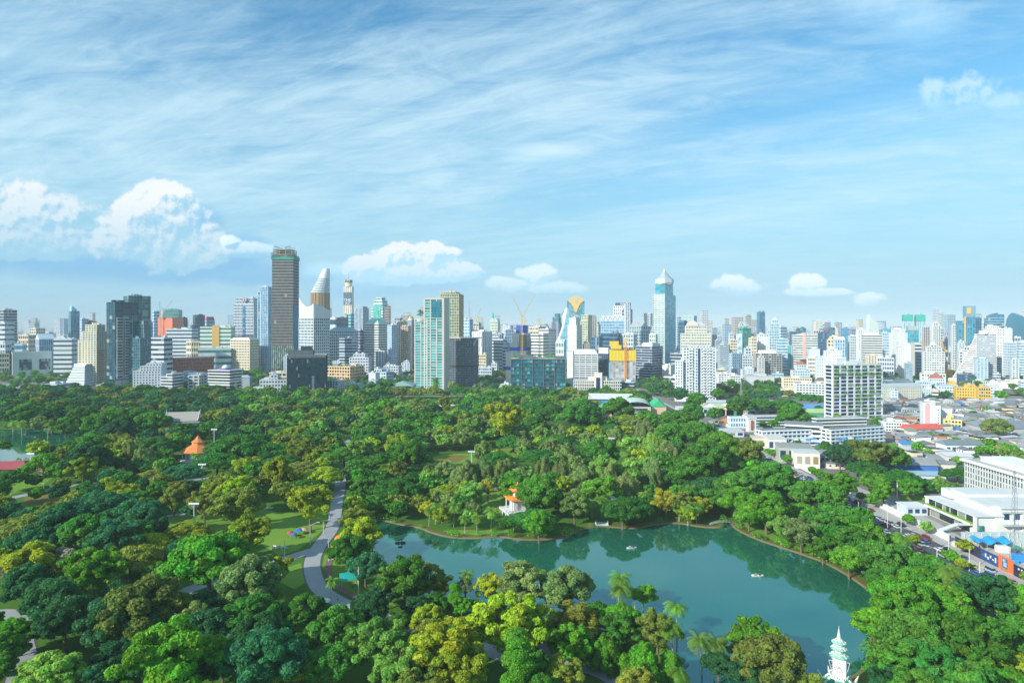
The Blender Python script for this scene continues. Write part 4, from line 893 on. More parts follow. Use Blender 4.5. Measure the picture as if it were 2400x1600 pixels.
# gold diamond tower
t = B('teal patterned tower topped by a large gold diamond crest', o_, 1329, 1370, 1372, 705, 826, 'fin', (.16, .38, .42), (.04, .26, .32), 26, 9, sf=.08, pf=.12, d=.3, curt=.25, pent=False, th=6)
a, b, h, s = t['a'], t['b'], t['h'], t['s']
pts = [(-39, 705), (-34, 700), (-27.5, 695), (-20.5, 693), (-13.5, 695), (-7, 700), (-1, 705), (-9, 711), (-15, 721), (-18, 732), (-22.5, 732), (-25.5, 721), (-31, 711)]
def plate(pts, s, y0, y1, h0, mbx, refp):
 f = [(p[0] * s, y0, H + (HZ - p[1]) * s) for p in pts]; k = [(p[0] * s, y1, H + (HZ - p[1]) * s) for p in pts]
 mbx.face(f); mbx.face(k[::-1])
 for i in range(len(f)):
  j = (i + 1) % len(f); mbx.face([f[j], f[i], k[i], k[j]])
mb = MB(); plate(pts[::-1], s, -3.2, -1.2, h, mb, 0); mb.build('gold_crest', [plain((.75, .47, .10), .45)], t['o'])
mb = MB()
for k in range(5): mb.bar((-20.4 * s, -3.6, H + (HZ - 710) * s), ((-28 + k * 3.8) * s, -3.6, H + (HZ - 698.5 + (0 if k % 2 else 1)) * s), .7)
for k in range(12):
 q0, q1 = R(30 * k), R(30 * k + 30); mb.bar(((-20.4 + 8 * math.cos(q0)) * s, -3.6, H + (HZ - 703 + 7 * math.sin(q0)) * s), ((-20.4 + 8 * math.cos(q1)) * s, -3.6, H + (HZ - 703 + 7 * math.sin(q1)) * s), .6)
mb.build('crest_emblem', [plain((.45, .62, .66))], t['o'])
B('white tower with small square windows standing before the gold-crested tower', a_, 1331, 1351, 1364, 762, 876, 'grid', (.80, .77, .66), (.35, .35, .3), 20, 7, sf=.5, pf=.55, d=.3, segs=[(0, 1, 0, 1, 762), (.1, .85, .1, .9, 745)], th=24, lvl=2)
B('blank white lower wing at the left foot of the square-windowed tower', a_, 1329, 1343, 1346, 824, 910, 'blank', (.80, .78, .72), gD, 1, 1, pent=False)
t = B('beige framed teal glass tower with curved grey flank', a_, 1361, 1377, 1387, 748, 862, 'balc', (.70, .62, .45), gG, 20, 4, sf=.3, segs=[(0, 1, 0, 1, 752), (.1, 1, .1, 1, 738), (.4, 1, .5, 1, 745)], th=26)
B('pale yellow-green residence with bay windows behind the beige framed tower', a_, 1388, 1402, 1408, 756, 838, 'grid', (.66, .68, .55), gG, 14, 5, segs=[(0, 1, 0, 1, 760), (.2, .8, .1, .9, 754)])
B('dark navy low tower between the beige framed tower and the silver wave building', o_, 1386, 1404, 1412, 790, 876, 'grid', (.10, .22, .30), gN, 9, 4, sf=.2, pf=.2)
t = B('silver office with criss-cross wave screen along its top', o_, 1408, 1464, 1467, 752, 850, 'grid', (.46, .58, .64), gB, 15, 16, sf=.35, pf=.25, d=.35, pent=False, th=11)
a, b, h, s = t['a'], t['b'], t['h'], t['s']
mb = MB(); mb.box(-a, 0, 0, b, h, h + 12.6 * s); mb.build('wave_screen', [plain((.62, .68, .68), .4)], t['o'])
mb = MB()
for k in range(5):
 for i in range(12):
  f0 = i / 12; f1 = (i + 1) / 12; X0 = -a + k * a / 5
  z = lambda f: h + (6 + 5 * math.cos(f * 2 * math.pi)) * s
  mb.bar((X0 + f0 * a / 5, -.6, z(f0)), (X0 + f1 * a / 5, -.6, z(f1)), .45)
mb.build('wave_lines', [plain((.25, .32, .36))], t['o'])
B('dark glass base block in front of the silver wave building', o_, 1408, 1446, 1458, 781, 868, 'band', (.12, .26, .32), gN, 9, 8, sf=.2)
t = B('white tower with dark rooftop name board', a_, 1438, 1470, 1478, 716, 832, 'grid', (0.71, 0.69, 0.69), gN, 16, 7, sf=.5, pf=.5, pent=False)
a, b, h, s = t['a'], t['b'], t['h'], t['s']
mb = MB(); mb.box(-a * .86, 1, -.8, b, h + .6, h + 7 * s); mb.build('name_board', [plain((.02, .07, .12))], t['o'])
text('NOBLE', 5.4 * s, (-a * .25, -1.2, h + 3.8 * s), (R(90), 0, 0), LW, t['o'], ext=.3)
B('black and white lower tower attached right of the name-board tower', a_, 1458, 1477, 1482, 725, 838, 'grid', (.55, .58, .60), gN, 15, 4, sf=.2, pf=.14, segs=[(0, 1, 0, 1, 725), (.1, .9, .1, .9, 722)])
B('small green-topped block in front of the name-board tower', l_, 1423, 1440, 1448, 752, 846, 'blank', (.2, .3, .25), gG, 4, 4, lvl=0)
# grid palace with silver tent roofs
t = B('cream grid office with blue windows and two silver tent roofs', o_, 1464, 1541, 1545, 765, 858, 'grid', (.72, .70, .58), gB, 14, 14, sf=.25, pf=.22, d=.5, pent=False, th=12, segs=[(0, 1, 0, 1, 775), (0.08, .98, .05, 1, 765)])
a, b, h, s = t['a'], t['b'], t['h'], t['s']; h = H + (HZ - 765) * s
SILV = plain((.42, .47, .49), .4, metal=.2)
for cxp, wpx, hp in ((-52, 29, 20), (-35, 29, 22)):
 mb = MB(); r = wpx / 2 * s * 1.3; mb.lathe([(r, h), (r * .55, h + hp * s * .38), (r * .22, h + hp * s * .75), (0.3, h + hp * s)], 4, cx=cxp * s, cy=18, rot=.785)
 mb.bar((cxp * s, 18, h + hp * s), (cxp * s, 18, h + (hp + 10) * s), .5, r2=.1); mb.build('tent_roof', [SILV], t['o'])
B('cream gridded wing stepping down in front of the tent-roofed office', o_, 1455, 1484, 1492, 783, 868, 'grid', (.72, .70, .60), gB, 9, 5, sf=.3, pf=.3)
B('cream stepped wing right below the tent-roofed office', o_, 1522, 1536, 1541, 783, 870, 'grid', (.70, .68, .56), gG, 9, 3, sf=.4, pf=.4, lvl=0)
B('white tower peeping left behind the tall cone-roofed tower', a_, 1518, 1524, 1530, 735, 812, 'fin', Wc, gN, 14, 3, lvl=0)
B('thin navy wedge tower between the tent roofs', o_, 1509, 1512, 1516, 734, 812, 'glass', Dk, gN, 12, 2, lvl=0)
# cone roofed tall tower
t = B('tall teal and cream tower with faceted silver cone roof and spire', o_, 1530, 1558, 1583, 687, 866, 'band', (.56, .60, .55), (.03, .22, .30), 34, 6, sf=.36, d=.4, pent=False, th=32,
 segs=[(0.0, 1, 0, 1, 690), (.1, 1, 0, .8, 687), (.18, 1, .0, .74, 664)])
a, b, h, s = t['a'], t['b'], t['h'], t['s']; h1 = H + (HZ - 664) * s
mb = MB(); mb.box(-.1, .75, -.1, b + .1, 0, H + (HZ - 690) * s, 0, 4, 30, 6); mb.box(0.15, .72, .2, b * .74, 0, h1 - 1, 0, 4, 34, 6); mb.build('teal_flank', [glass((.05, .38, .50), .25, .08, .02)], t['o'])
mb = MB()
for k in range(4): mb.box(-a * (.82 - k * .26) - .5, -a * (.82 - k * .26) + .5, -.9, 0, 0, H + (HZ - 688) * s)
mb.build('piers', [plain((.70, .72, .64))], t['o'])
mb = MB(); mb.box(-a * .78, -.4, -.6, 1, H + (HZ - 687) * s, h1, 0, 2, 3); mb.build('top_window', [glass((.05, .30, .40), .3, .08, 0)], t['o'])
cx, cy = -a * .38, b * .38; r = 22 * s
mb = MB(); mb.lathe([(r * .92, h1 - 2 * s), (r * .92, h1 + 2 * s), (r, h1 + 2 * s), (r, h1 + 12 * s)], 8, cx=cx, cy=cy, rot=.39); mb.build('crown_ring', [plain((.50, .60, .62), .35)], t['o'])
mb = MB(); mb.lathe([(r * .88, h1 + 12 * s), (r * .52, h1 + 20 * s), (r * .2, h1 + 29 * s), (.4, h1 + 39 * s)], 8, cx=cx, cy=cy, rot=.39)
mb.bar((cx, cy, h1 + 38 * s), (cx, cy, h1 + 49 * s), .9, r2=.15); mb.build('cone_roof', [SILV], t['o'])
mb = MB(); mb.box(cx - 5 * s, cx + 5 * s, -.8, 1, h1 - 1 * s, h1 + 3 * s); mb.build('gold_panel', [plain((.75, .55, .12))], t['o'])
t = B('cream round-topped hotel block with pink arch and square windows', h_, 1596, 1666, 1669, 782, 876, 'grid', (.74, .70, .54), (.04, .08, .09), 14, 19, sf=.42, pf=.45, d=.6, pent=False, th=14,
 segs=[(0, 1, 0, 1, 782), (.15, .86, .05, 1, 764)])
a, b, h, s = t['a'], t['b'], t['h'], t['s']; h = H + (HZ - 764) * s
mb = MB(); arc = [(-a * .62 + 14 * s * math.cos(R(x)), 0, h + 13 * s * math.sin(R(x))) for x in range(0, 181, 15)]
arc2 = [(p[0], b * .6, p[2]) for p in arc]; mb.face([arc[i] for i in range(len(arc))][::-1]); 
for i in range(len(arc) - 1): mb.face([arc[i], arc[i + 1], arc2[i + 1], arc2[i]])
mb.build('arch_roof', [plain((.66, .56, .50))], t['o'])
mb = MB(); mb.hip(-a * .5, -a * .15, 1, b * .7, h, 11 * s, 0, .4); mb.build('roof', [plain((.40, .46, .46))], t['o'])
B('white building with slatted crown behind the round-topped hotel', o_, 1599, 1626, 1633, 740, 832, 'fin', Wc, gG, 12, 9, sf=.1, pf=.5, pent=False)
B('navy glass block left of the round-topped hotel', o_, 1590, 1604, 1612, 755, 858, 'glass', (.06, .15, .22), gN, 12, 4, roof=('frus', 5, .6), rc=(.05, .15, .22))
B('pale slim apartment slab between the cone-roofed tower and the navy block', a_, 1582, 1587, 1597, 742, 852, 'grid', Wk, gB, 20, 3)
t = B('curved dark office with layered floor bands and white roof drum', o_, 1491, 1528, 1553, 812, 892, 'band', (.40, .42, .44), gN, 13, 8, sf=.35, d=1.2, pent=False, th=42)
a, b, h, s = t['a'], t['b'], t['h'], t['s']
mb = MB(); mb.box(-a * .7, -1, 3, b * .8, h + .5, h + 6.5 * s); mb.box(-a * .66, -3, 5, b * .75, h + 6.5 * s, h + 9 * s); mb.build('roof_drum', [plain(Wc)], t['o'])
B('dark ribbon block peeping left of the white condominium', o_, 1571, 1600, 1606, 829, 890, 'band', (.45, .46, .44), gN, 8, 6, sf=.4)
B('cream hall with sloping roof and green climber beside the curved dark office', l_, 1552, 1572, 1590, 857, 893, 'blank', (.66, .64, .56), gD, 1, 1)
B('white flat shed roofs below the cream hall', l_, 1556, 1590, 1600, 884, 904, 'band', (.72, .70, .66), gD, 2, 6)
t = B('white office with trapezoid roof and long ribbon windows facing the park', o_, 1344, 1401, 1405, 830, 898, 'band', (0.69, 0.68, 0.64), gD, 13, 4, sf=.55, d=.6, lvl=2, pent=False, th=8)
a, b, h, s = t['a'], t['b'], t['h'], t['s']
mb = MB(); mb.prism([(-a, 0), (0, 0), (0, b * .8), (-a, b * .8)], h + .4, h + 11 * s, scale=.72); mb.build('roof', [plain(Wc)], t['o'])
mb = MB()
for k in range(5): mb.box(-a + k * a / 4 - .5, -a + k * a / 4 + .5, -1.1, -.6, 0, h)
mb.build('piers', [plain(Wc)], t['o'])
t = B('cream palace-like office with tall arched navy entrance bay', o_, 1345, 1456, 1459, 893, 929, 'band', (.70, .66, .54), gN, 5, 22, sf=.32, d=.6, lvl=2, pent=False, th=10,
 segs=[(.0, .42, 0, 1, 893), (.6, 1, 0, 1, 893), (.42, .6, .2, 1, 893)])
a, b, h, s = t['a'], t['b'], t['h'], t['s']
mb = MB(); mb.box(-a * .57, -a * .40, -2.4, 16, 0, h + 18 * s, 0); mb.box(-a * .70, -a * .30, 3, 20, h, h + 9 * s); mb.build('entrance_tower', [plain((.70, .66, .56))], t['o'])
mb = MB(); mb.box(-a * .525, -a * .445, -3.0, -2.0, 2, h + 8 * s, 0, 3, 8); mb.build('entrance_glass', [glass((.01, .04, .12), .2, .08, 0)], t['o'])
for lo_, hi_ in ((0, 11), (16, 26)):
 mb = MB()
 for k in range(lo_, hi_): mb.box(-a + k / 26 * a - .5, -a + k / 26 * a + .5, -.95, -.55, 0, h)
 mb.build('piers', [plain((.62, .62, .56))], t['o'])
B('navy ribbon office attached right of the cream palace-like office', o_, 1450, 1486, 1491, 896, 927, 'band', (.55, .6, .66), gN, 4, 6, sf=.25, lvl=2)
B('navy glass slab with blank white cap left of the yellow netted building', o_, 1402, 1424, 1430, 829, 893, 'glass', (.05, .10, .15), gN, 12, 5, lvl=1, segs=[(0, 1, 0, 1, 829)], roof=('box', 15, (0, 1, 14)), rc=(.80, .80, .78), pent=False)
t = B('grey building under construction wrapped in bright yellow netting on top', o_, 1430, 1489, 1492, 842, 900, 'fin', (.52, .53, .51), (.34, .36, .37), 8, 9, sf=.05, pf=.12, d=.3, pent=False, rough=.7, th=11)
a, b, h, s = t['a'], t['b'], t['h'], t['s']
mb = MB(); mb.box(-a - 1.5, 1.5, -1.5, b + 1, h - 4 * s, h + 21 * s)
YN = plain((.80, .60, .03), .9, .25, .5); mb.build('yellow_netting', [YN], t['o'])
mb = MB()
for k in range(19): mb.bar((-a - 1 + k * (a + 2) / 18, -1.8, h - 4 * s), (-a - 1 + k * (a + 2) / 18, -1.8, h + 22.5 * s), .3)
mb.build('net_poles', [plain((.45, .38, .1))], t['o'])
mb = MB(); mb.box(-a - 1, -a * .66, 4, 20, h + 30 * s, h + 42 * s); mb.box(-a * .98, -a * .55, 3, 18, h + 24 * s, h + 33 * s); mb.build('yellow_formwork', [plain((.72, .45, .05), .9, .3, .4)], t['o'])
mb = MB(); random.seed(9)
for k in range(60): x = -a * random.uniform(.1, .6); mb.bar((x, random.uniform(0, 12), h + 20 * s), (x + random.uniform(-.5, .5), random.uniform(0, 12), h + random.uniform(23, 29) * s), .25)
mb.build('rebar', [plain((.22, .07, .05))], t['o'])
mb = MB(); mb.box(-a - 2.4, -a - .6, 1, 12, 2, h - 8 * s); mb.build('blue_sheet', [plain((.10, .42, .60))], t['o'])
# white condominium
t = B('bright white condominium with balconies split by a navy recess', a_, 1602, 1677, 1681, 815, 937, 'grid', (0.72, 0.72, 0.71), (.04, .12, .15), 18, 11, sf=.42, pf=.38, d=.5, lvl=2, th=13, pent=False, segs=[(0, 1, 0, 1, 815), (.22, .8, .08, .9, 810)])
a, b, h, s = t['a'], t['b'], t['h'], t['s']
mb = MB(); mb.box(-a * .55, -a * .48, -1.3, 0, 0, h - 2 * s, 0, 1, 18); mb.build('recess_glass', [glass(gN, .2, .1, 0)], t['o'])
mb = MB()
for k in range(18):
 z = (k + .1) * h / 18
 for f0, f1 in ((.84, .70), (.42, .30), (.24, .12)): mb.box(-a * f0, -a * f1, -2.4, -.4, z, z + .3, bottom=True); mb.box(-a * f0, -a * f1, -2.4, -2.25, z, z + 1.4)
mb.build('balconies', [plain((.80, .80, .80))], t['o'])
B('lower white wing with small windows left of the bright white condominium', a_, 1583, 1600, 1604, 846, 936, 'grid', Wc, gD, 14, 3, sf=.5, pf=.5, lvl=2)
B('white flat podium hall at the foot of the bright white condominium', l_, 1581, 1638, 1642, 925, 942, 'blank', Wc, gD, 1, 1, pent=False)
B('rust brown side building right of the bright white condominium', l_, 1680, 1690, 1694, 900, 928, 'blank', (.34, .13, .09), gD, 3, 3, pent=False)
# ---- right of centre
B('cream apartment tower in the gap right of the round-topped hotel', a_, 1708, 1712, 1727, 796, 872, 'grid', Cr, gD, 11, 4, lvl=1)
B('slim white tower with open roof frame behind the cream gap tower', a_, 1708, 1711, 1720, 781, 850, 'fin', Wc, gB, 10, 2, lvl=0)
B('white and cream block with curved front right of the rust brown building', l_, 1686, 1690, 1706, 810, 868, 'band', Cr, gD, 7, 4, lvl=1)
t = B('teal glass office with blue mural on its left wall', o_, 1726, 1740, 1767, 782, 858, 'glass', (.10, .38, .36), gG, 12, 6, sf=.08, curt=.05, segs=[(0, 1, 0, 1, 782), (.1, .9, .1, .8, 769)])
mb = MB(); mb.box(-t['a'] - .2, .0, -.9, -.5, 2, t['h']); 
def mural():
 m, nt, b = newmat('mural'); tc = N(nt, 'ShaderNodeTexCoord'); n = N(nt, 'ShaderNodeTexNoise'); n.inputs['Scale'].default_value = .06; n.inputs['Detail'].default_value = 3
 nt.links.new(tc.outputs['Object'], n.inputs['Vector']); f = MATH(nt, 'MULTIPLY_ADD', n.outputs['Fac'], 4, -1.5, clamp=True)
 nt.links.new(MIX(nt, f, (.05, .25, .42), (.66, .76, .78)), b.inputs['Base Color']); return m
mb.build('mural', [mural()], t['o'])
B('slim dark tower with pixelated edge standing alone on the right skyline', a_, 1774, 1780, 1793, 731, 850, 'glass', (.14, .26, .34), (.03, .14, .24), 30, 3, sf=.06)
B('grey pixel-edged shoulder attached left of the slim dark tower', a_, 1774, 1777, 1781, 757, 849, 'grid', (.42, .5, .55), gN, 22, 2, lvl=0)
B('white block with rooftop sign wall and dark flank below the slim dark tower', a_, 1772, 1776, 1812, 788, 876, 'grid', (.66, .65, .60), gK, 13, 7, sf=.5, pf=.5, segs=[(0, 1, 0, .75, 788), (0, 1, .1, .7, 783)])
B('beige and white twin towers left of the white block with sign wall', a_, 1755, 1762, 1773, 792, 878, 'grid', Cr, gD, 12, 3, sf=.5)
B('white residence with stepped crown right of the slim dark tower', a_, 1797, 1800, 1827, 775, 868, 'grid', Wk, gT, 15, 7, sf=.35, pf=.35, segs=[(0, 1, 0, 1, 775), (.1, .9, .2, 1, 759), (.2, .8, .4, .9, 750)], roof=('pyr', 7))
B('white tower with ribbon flank right of the stepped-crown residence', a_, 1820, 1830, 1844, 766, 860, 'band', Wc, gB, 14, 4, sf=.5)
B('pale blue ribbon block below the white ribbon-flank tower', o_, 1821, 1824, 1846, 794, 878, 'band', Wk, gB, 12, 4, sf=.5)
B('navy block with notched top far right of the stepped-crown residence', o_, 1850, 1852, 1889, 775, 842, 'glass', (.05, .14, .22), gN, 10, 5, segs=[(0, 1, 0, 1, 777), (0, 1, .45, 1, 769)])
t = B('wide cream ribbon office with pink central stripe', o_, 1856, 1859, 1921, 785, 872, 'band', (.74, .74, .66), gD, 16, 14, sf=.55)
mb = MB(); b, s = t['b'], t['s']; mb.box(-3, 1.2, b * .36, b * .48, 0, t['h'] + 6 * s); mb.build('pink_stripe', [plain(Pk)], t['o'])
B('navy slab closing the right end of the pink-striped office', o_, 1917, 1919, 1937, 780, 878, 'glass', (.05, .12, .2), gN, 14, 4)
B('beige stepped block behind the navy slab', a_, 1904, 1907, 1929, 774, 850, 'grid', Be, gD, 10, 4, lvl=0)
t = B('navy tower with sloping shoulder and red rooftop letters', o_, 1921, 1930, 1957, 775, 846, 'glass', (.08, .22, .3), gN, 12, 5, segs=[(0, 1, 0, .8, 771), (0, 1, .55, 1, 768)])
mb = MB(); mb.box(.8, 1.6, t['b'] * .05, t['b'] * .42, t['h'] + 1, t['h'] + 4 * t['s']); mb.build('red_sign', [plain((.75, .08, .1))], t['o'])
B('pale yellow stepped apartments right of the navy slab', a_, 1936, 1940, 1962, 790, 862, 'balc', (.80, .70, .46), gD, 9, 4, segs=[(0, 1, 0, .6, 796), (0, 1, .4, 1, 788)])
B('white and blue arched apartment house right of the pale yellow stepped one', a_, 1953, 1957, 1980, 796, 868, 'fin', Wk, gB, 9, 4, sf=.2, pf=.4, roof=('gable', 6), rc=(.75, .78, .8))
B('dark car-park like office with stacked open decks', o_, 1763, 1771, 1832, 828, 880, 'grid', (.42, .42, .37), gK, 10, 10, sf=.35, pf=.12, d=.7, lvl=2, roof=('box', 7, (.1, .9, 7)), rc=(.78, .78, .72), pent=False)
B('blue-grey shaded block with square windows left of the open-deck office', a_, 1702, 1716, 1745, 829, 880, 'grid', Bl, gN, 8, 6, sf=.5, pf=.5, lvl=2)
B('white stepped tower between the blue-grey block and the open-deck office', a_, 1737, 1741, 1763, 832, 884, 'grid', Wc, gD, 8, 4, segs=[(0, 1, 0, 1, 834), (0, .9, .3, .9, 816)])
t = B('white gridded slab with teal blank flank', o_, 1841, 1856, 1885, 810, 872, 'grid', (0.71, 0.71, 0.69), gN, 12, 6, sf=.45, pf=.4, lvl=2)
mb = MB(); mb.box(-t['a'] - .8, -.3, -.95, -.6, 0, t['h']); mb.build('teal_flank', [plain((.08, .32, .38))], t['o'])
B('bright white block right of the teal-flanked slab', a_, 1893, 1897, 1922, 818, 878, 'blank', Wc, gD, 6, 5)
B('cream office with small windows in front of the bright white block', l_, 1891, 1894, 1915, 838, 882, 'grid', (.80, .76, .62), gD, 5, 6)
B('large white hotel block with stepped roof terraces', h_, 1911, 1915, 1982, 829, 884, 'grid', (0.72, 0.71, 0.65), gN, 8, 13, sf=.6, pf=.6, segs=[(0, 1, 0, .35, 838), (0, 1, .3, 1, 836), (0, 1, .3, .85, 822), (0, 1, .45, .7, 816)])
B('tall blue glass tower pair, far behind the large white hotel', o_, 1972, 1975, 1990, 769, 856, 'glass', (.1, .26, .38), gB, 14, 3)
B('dark stepped tower right of the blue glass pair', o_, 1988, 1991, 2008, 771, 850, 'grid', (.28, .3, .38), gN, 12, 4)
B('pale ribbed white tower in front of the dark stepped tower', a_, 1988, 1993, 2011, 787, 868, 'balc', Wc, gG, 13, 4)
B('tall plain white tower left of the wide ribbon hotel', a_, 2007, 2012, 2027, 772, 870, 'fin', (.76, .78, .76), (.5, .55, .55), 10, 3, sf=.05, pf=.5)
t = B('wide white ribbon hotel right of the plain white tower', h_, 2019, 2026, 2068, 785, 874, 'band', (0.71, 0.69, 0.62), gD, 16, 9, sf=.55, lvl=2, roof=('box', 6, (0, 1, 6)), rc=(.82, .80, .76), pent=False)
D_ = DIST(846); s_ = D_ / F
rt = empty('office_tower', ((2046 - 1200) * s_, D_, 0)); tag(rt, 'pale leaf-shaped glass sail rising behind the wide ribbon hotel', 'building'); PLACED.append(rt)
mb = MB()
P1 = [(-9, 770), (-9.5, 752), (-8, 738), (-4, 741), (2, 750), (8, 756), (12, 770)]
plate([(p[0], p[1]) for p in P1][::-1], s_, -2, 14, 0, mb, 0); mb.box(-10 * s_, 13 * s_, -2.2, 15, 0, zz(770) if False else H + (HZ - 769) * s_); mb.build('glass_sail', [plain((.60, .70, .66), .3, .06)], rt)
B('blue glass tower between the leaf sail and white ribbed tower', o_, 2066, 2068, 2094, 771, 856, 'glass', (.1, .3, .4), gB, 12, 5)
B('white and blue stepped apartment tower right of the ribbon hotel', a_, 2064, 2069, 2083, 780, 866, 'balc', Wk, gB, 13, 3)
B('white tower with close vertical ribs and stepped crown', o_, 2085, 2092, 2126, 778, 868, 'fin', (0.72, 0.71, 0.67), (.42, .44, .44), 5, 16, sf=.1, pf=.5, d=.6, segs=[(0, 1, 0, 1, 780), (0, 1, .12, .85, 771)])
for xa, nm in ((2115, 'left'), (2144, 'right')):
 t = B('pale concrete twin tower wrapped in green netting, ' + nm + ' one of the pair', a_, xa, xa + 3, xa + 24, 738, 836, 'fin', (.46, .60, .62), (.2, .36, .4), 16, 5, sf=.06, pf=.4, pent=False, group='twin towers with green netting')
 mb = MB(); mb.box(-t['a'] - 1.5, 1.5, -1.5, t['b'] + 1.5, t['h'] - 14 * t['s'], t['h'] + 1); mb.build('green_netting', [plain((.02, .36, .30), .9, .2, .3)], t['o'])
 mb = MB(); mb.bar((-t['a'] / 2, t['b'] * .5, t['h']), (-t['a'] / 2, t['b'] * .55, t['h'] + 4 * t['s']), 3); mb.build('roof_hoist', [plain(Gy)], t['o'])
B('dark topped block with teal glass front before the twin netted towers', o_, 2118, 2122, 2153, 774, 862, 'glass', (.06, .3, .38), (.03, .26, .34), 10, 6, roof=('box', 11, (0, 1, 10)), rc=(.35, .38, .38), pent=False)
B('pinkish brown apartment tower right of the netted twin', a_, 2161, 2165, 2182, 767, 856, 'fin', (.50, .42, .40), gD, 14, 4, sf=.15, pf=.5)
B('white stepped-top tower with dark window strips, tallest of its cluster', a_, 2181, 2187, 2204, 762, 866, 'fin', (0.71, 0.69, 0.64), gD, 16, 4, sf=.1, pf=.55, segs=[(0, 1, 0, 1, 764), (.1, .9, .15, .8, 756)])
B('grey terraced tower sloping down right of the white stepped-top tower', a_, 2202, 2204, 2221, 772, 862, 'balc', (.45, .48, .48), gN, 14, 4, segs=[(0, 1, 0, .5, 770), (0, 1, .4, 1, 787)])
B('white apartment block with pyramidal stepped top and balconies', a_, 2161, 2166, 2213, 822, 886, 'balc', (0.71, 0.71, 0.67), gD, 11, 8, sf=.45, segs=[(0, 1, 0, 1, 824), (.1, 1, .15, .85, 813), (.2, .9, .35, .65, 808)])
t = B('white slab with small dotted windows and blank grey flank', a_, 2100, 2106, 2143, 812, 883, 'grid', (0.71, 0.69, 0.64), (.3, .3, .26), 13, 8, sf=.6, pf=.65, segs=[(0, 1, 0, .6, 815), (0, 1, .45, 1, 808)], lvl=1)
mb = MB(); mb.box(-2, 1.8, t['b'] * .78, t['b'] * 1.02, 0, t['h'] + 10 * t['s']); mb.build('grey_shaft', [plain((.42, .42, .38))], t['o'])
B('white cube block right of the dotted slab', a_, 2140, 2144, 2160, 806, 870, 'band', Wc, gD, 8, 3, lvl=0)
B('deep blue block with square windows between two white blocks', a_, 2143, 2147, 2164, 832, 880, 'grid', (.18, .42, .58), gN, 7, 4, roof=('frus', 4, .8), rc=(.1, .12, .2))
t = B('tall navy tower with boxed top and orange sign', o_, 2240, 2247, 2286, 744, 878, 'glass', (.07, .24, .34), (.03, .22, .34), 26, 6, sf=.08, curt=.1, pent=False, segs=[(0, 1, 0, .55, 752), (0, 1, .5, 1, 742)])
a, b, h, s = t['a'], t['b'], H + (HZ - 742) * t['s'], t['s']
mb = MB(); mb.box(-a * .95, .5, b * .42, b + .5, h - 2, h + 25 * s); mb.build('top_box', [plain((.16, .30, .40), .4)], t['o'])
mb = MB(); mb.box(.6, 1.6, b * .50, b * .74, h + 7 * s, h + 20 * s); mb.build('orange_sign', [plain((.90, .42, .05))], t['o'])
mb = MB(); mb.box(.6, 1.5, b * .33, b * .42, 10 * s, h); mb.build('gold_strip', [plain((.70, .45, .12))], t['o'])
B('dark blue shoulder right of the orange-signed tower', o_, 2284, 2286, 2300, 745, 868, 'grid', (.06, .2, .32), gN, 20, 3, sf=.2, pf=.2)
B('slim white apartment tower left of the orange-signed tower', a_, 2229, 2233, 2242, 762, 876, 'balc', (0.71, 0.69, 0.64), gD, 20, 2)
B('pale slab between the dark shoulder and the navy curved tower', a_, 2297, 2299, 2307, 756, 862, 'grid', Wk, gB, 16, 3, lvl=0)
t = B('navy banded tower with curved sloping top, left of the rounded navy tower', o_, 2306, 2316, 2354, 745, 868, 'band', (.35, .5, .58), (.03, .14, .24), 20, 7, sf=.25, pent=False)
a, b, h, s = t['a'], t['b'], t['h'], t['s']
mb = MB(); crest(mb, (0.2, 0), (0.2, b * .62), [h + 5 * s, h + 10 * s, h + 12 * s], h - 1, 14, 6); crest(mb, (0.2, b * .64), (.2, b), [h + 8 * s, h + 9 * s, h + 8 * s], h - 1, 14, 3); mb.build('curved_top', [plain((.05, .18, .28), .25)], t['o'])
D_ = DIST(862); s_ = D_ / F
rt = empty('office_tower', ((2356 - 1200) * s_, D_, 0), R(-52)); tag(rt, 'rounded navy glass tower with pointed curved peak at right edge', 'building'); PLACED.append(rt)
mb = MB(); P1 = [(0, 862), (0, 765), (2, 748), (6, 738), (11, 733), (16, 735), (26, 741), (34, 747), (39, 756), (39, 862)]
plate([(p[0] * 1.15, p[1]) for p in P1][::-1], s_, 0, 22, 0, mb, 0); mb.build('glazing', [glass((.04, .16, .24), .1, .08, 0)], rt)
mb = MB()
for k in range(14): mb.box(.5, 44 * s_, -.25, -.02, (8 + k * 7) * s_, (8.6 + k * 7) * s_)
mb.build('floor_lines', [plain((.05, .1, .14))], rt)
B('beige blank slab behind the white sloping hotel', o_, 2344, 2346, 2373, 770, 872, 'blank', (.58, .62, .58), gD, 1, 1)
B('white hotel tower behind the sloping hotel with rows of square windows', h_, 2305, 2311, 2354, 769, 880, 'grid', (0.71, 0.69, 0.64), (.2, .22, .22), 18, 8, sf=.5, pf=.5, segs=[(0, 1, 0, 1, 770), (0, 1, .1, .6, 764)])
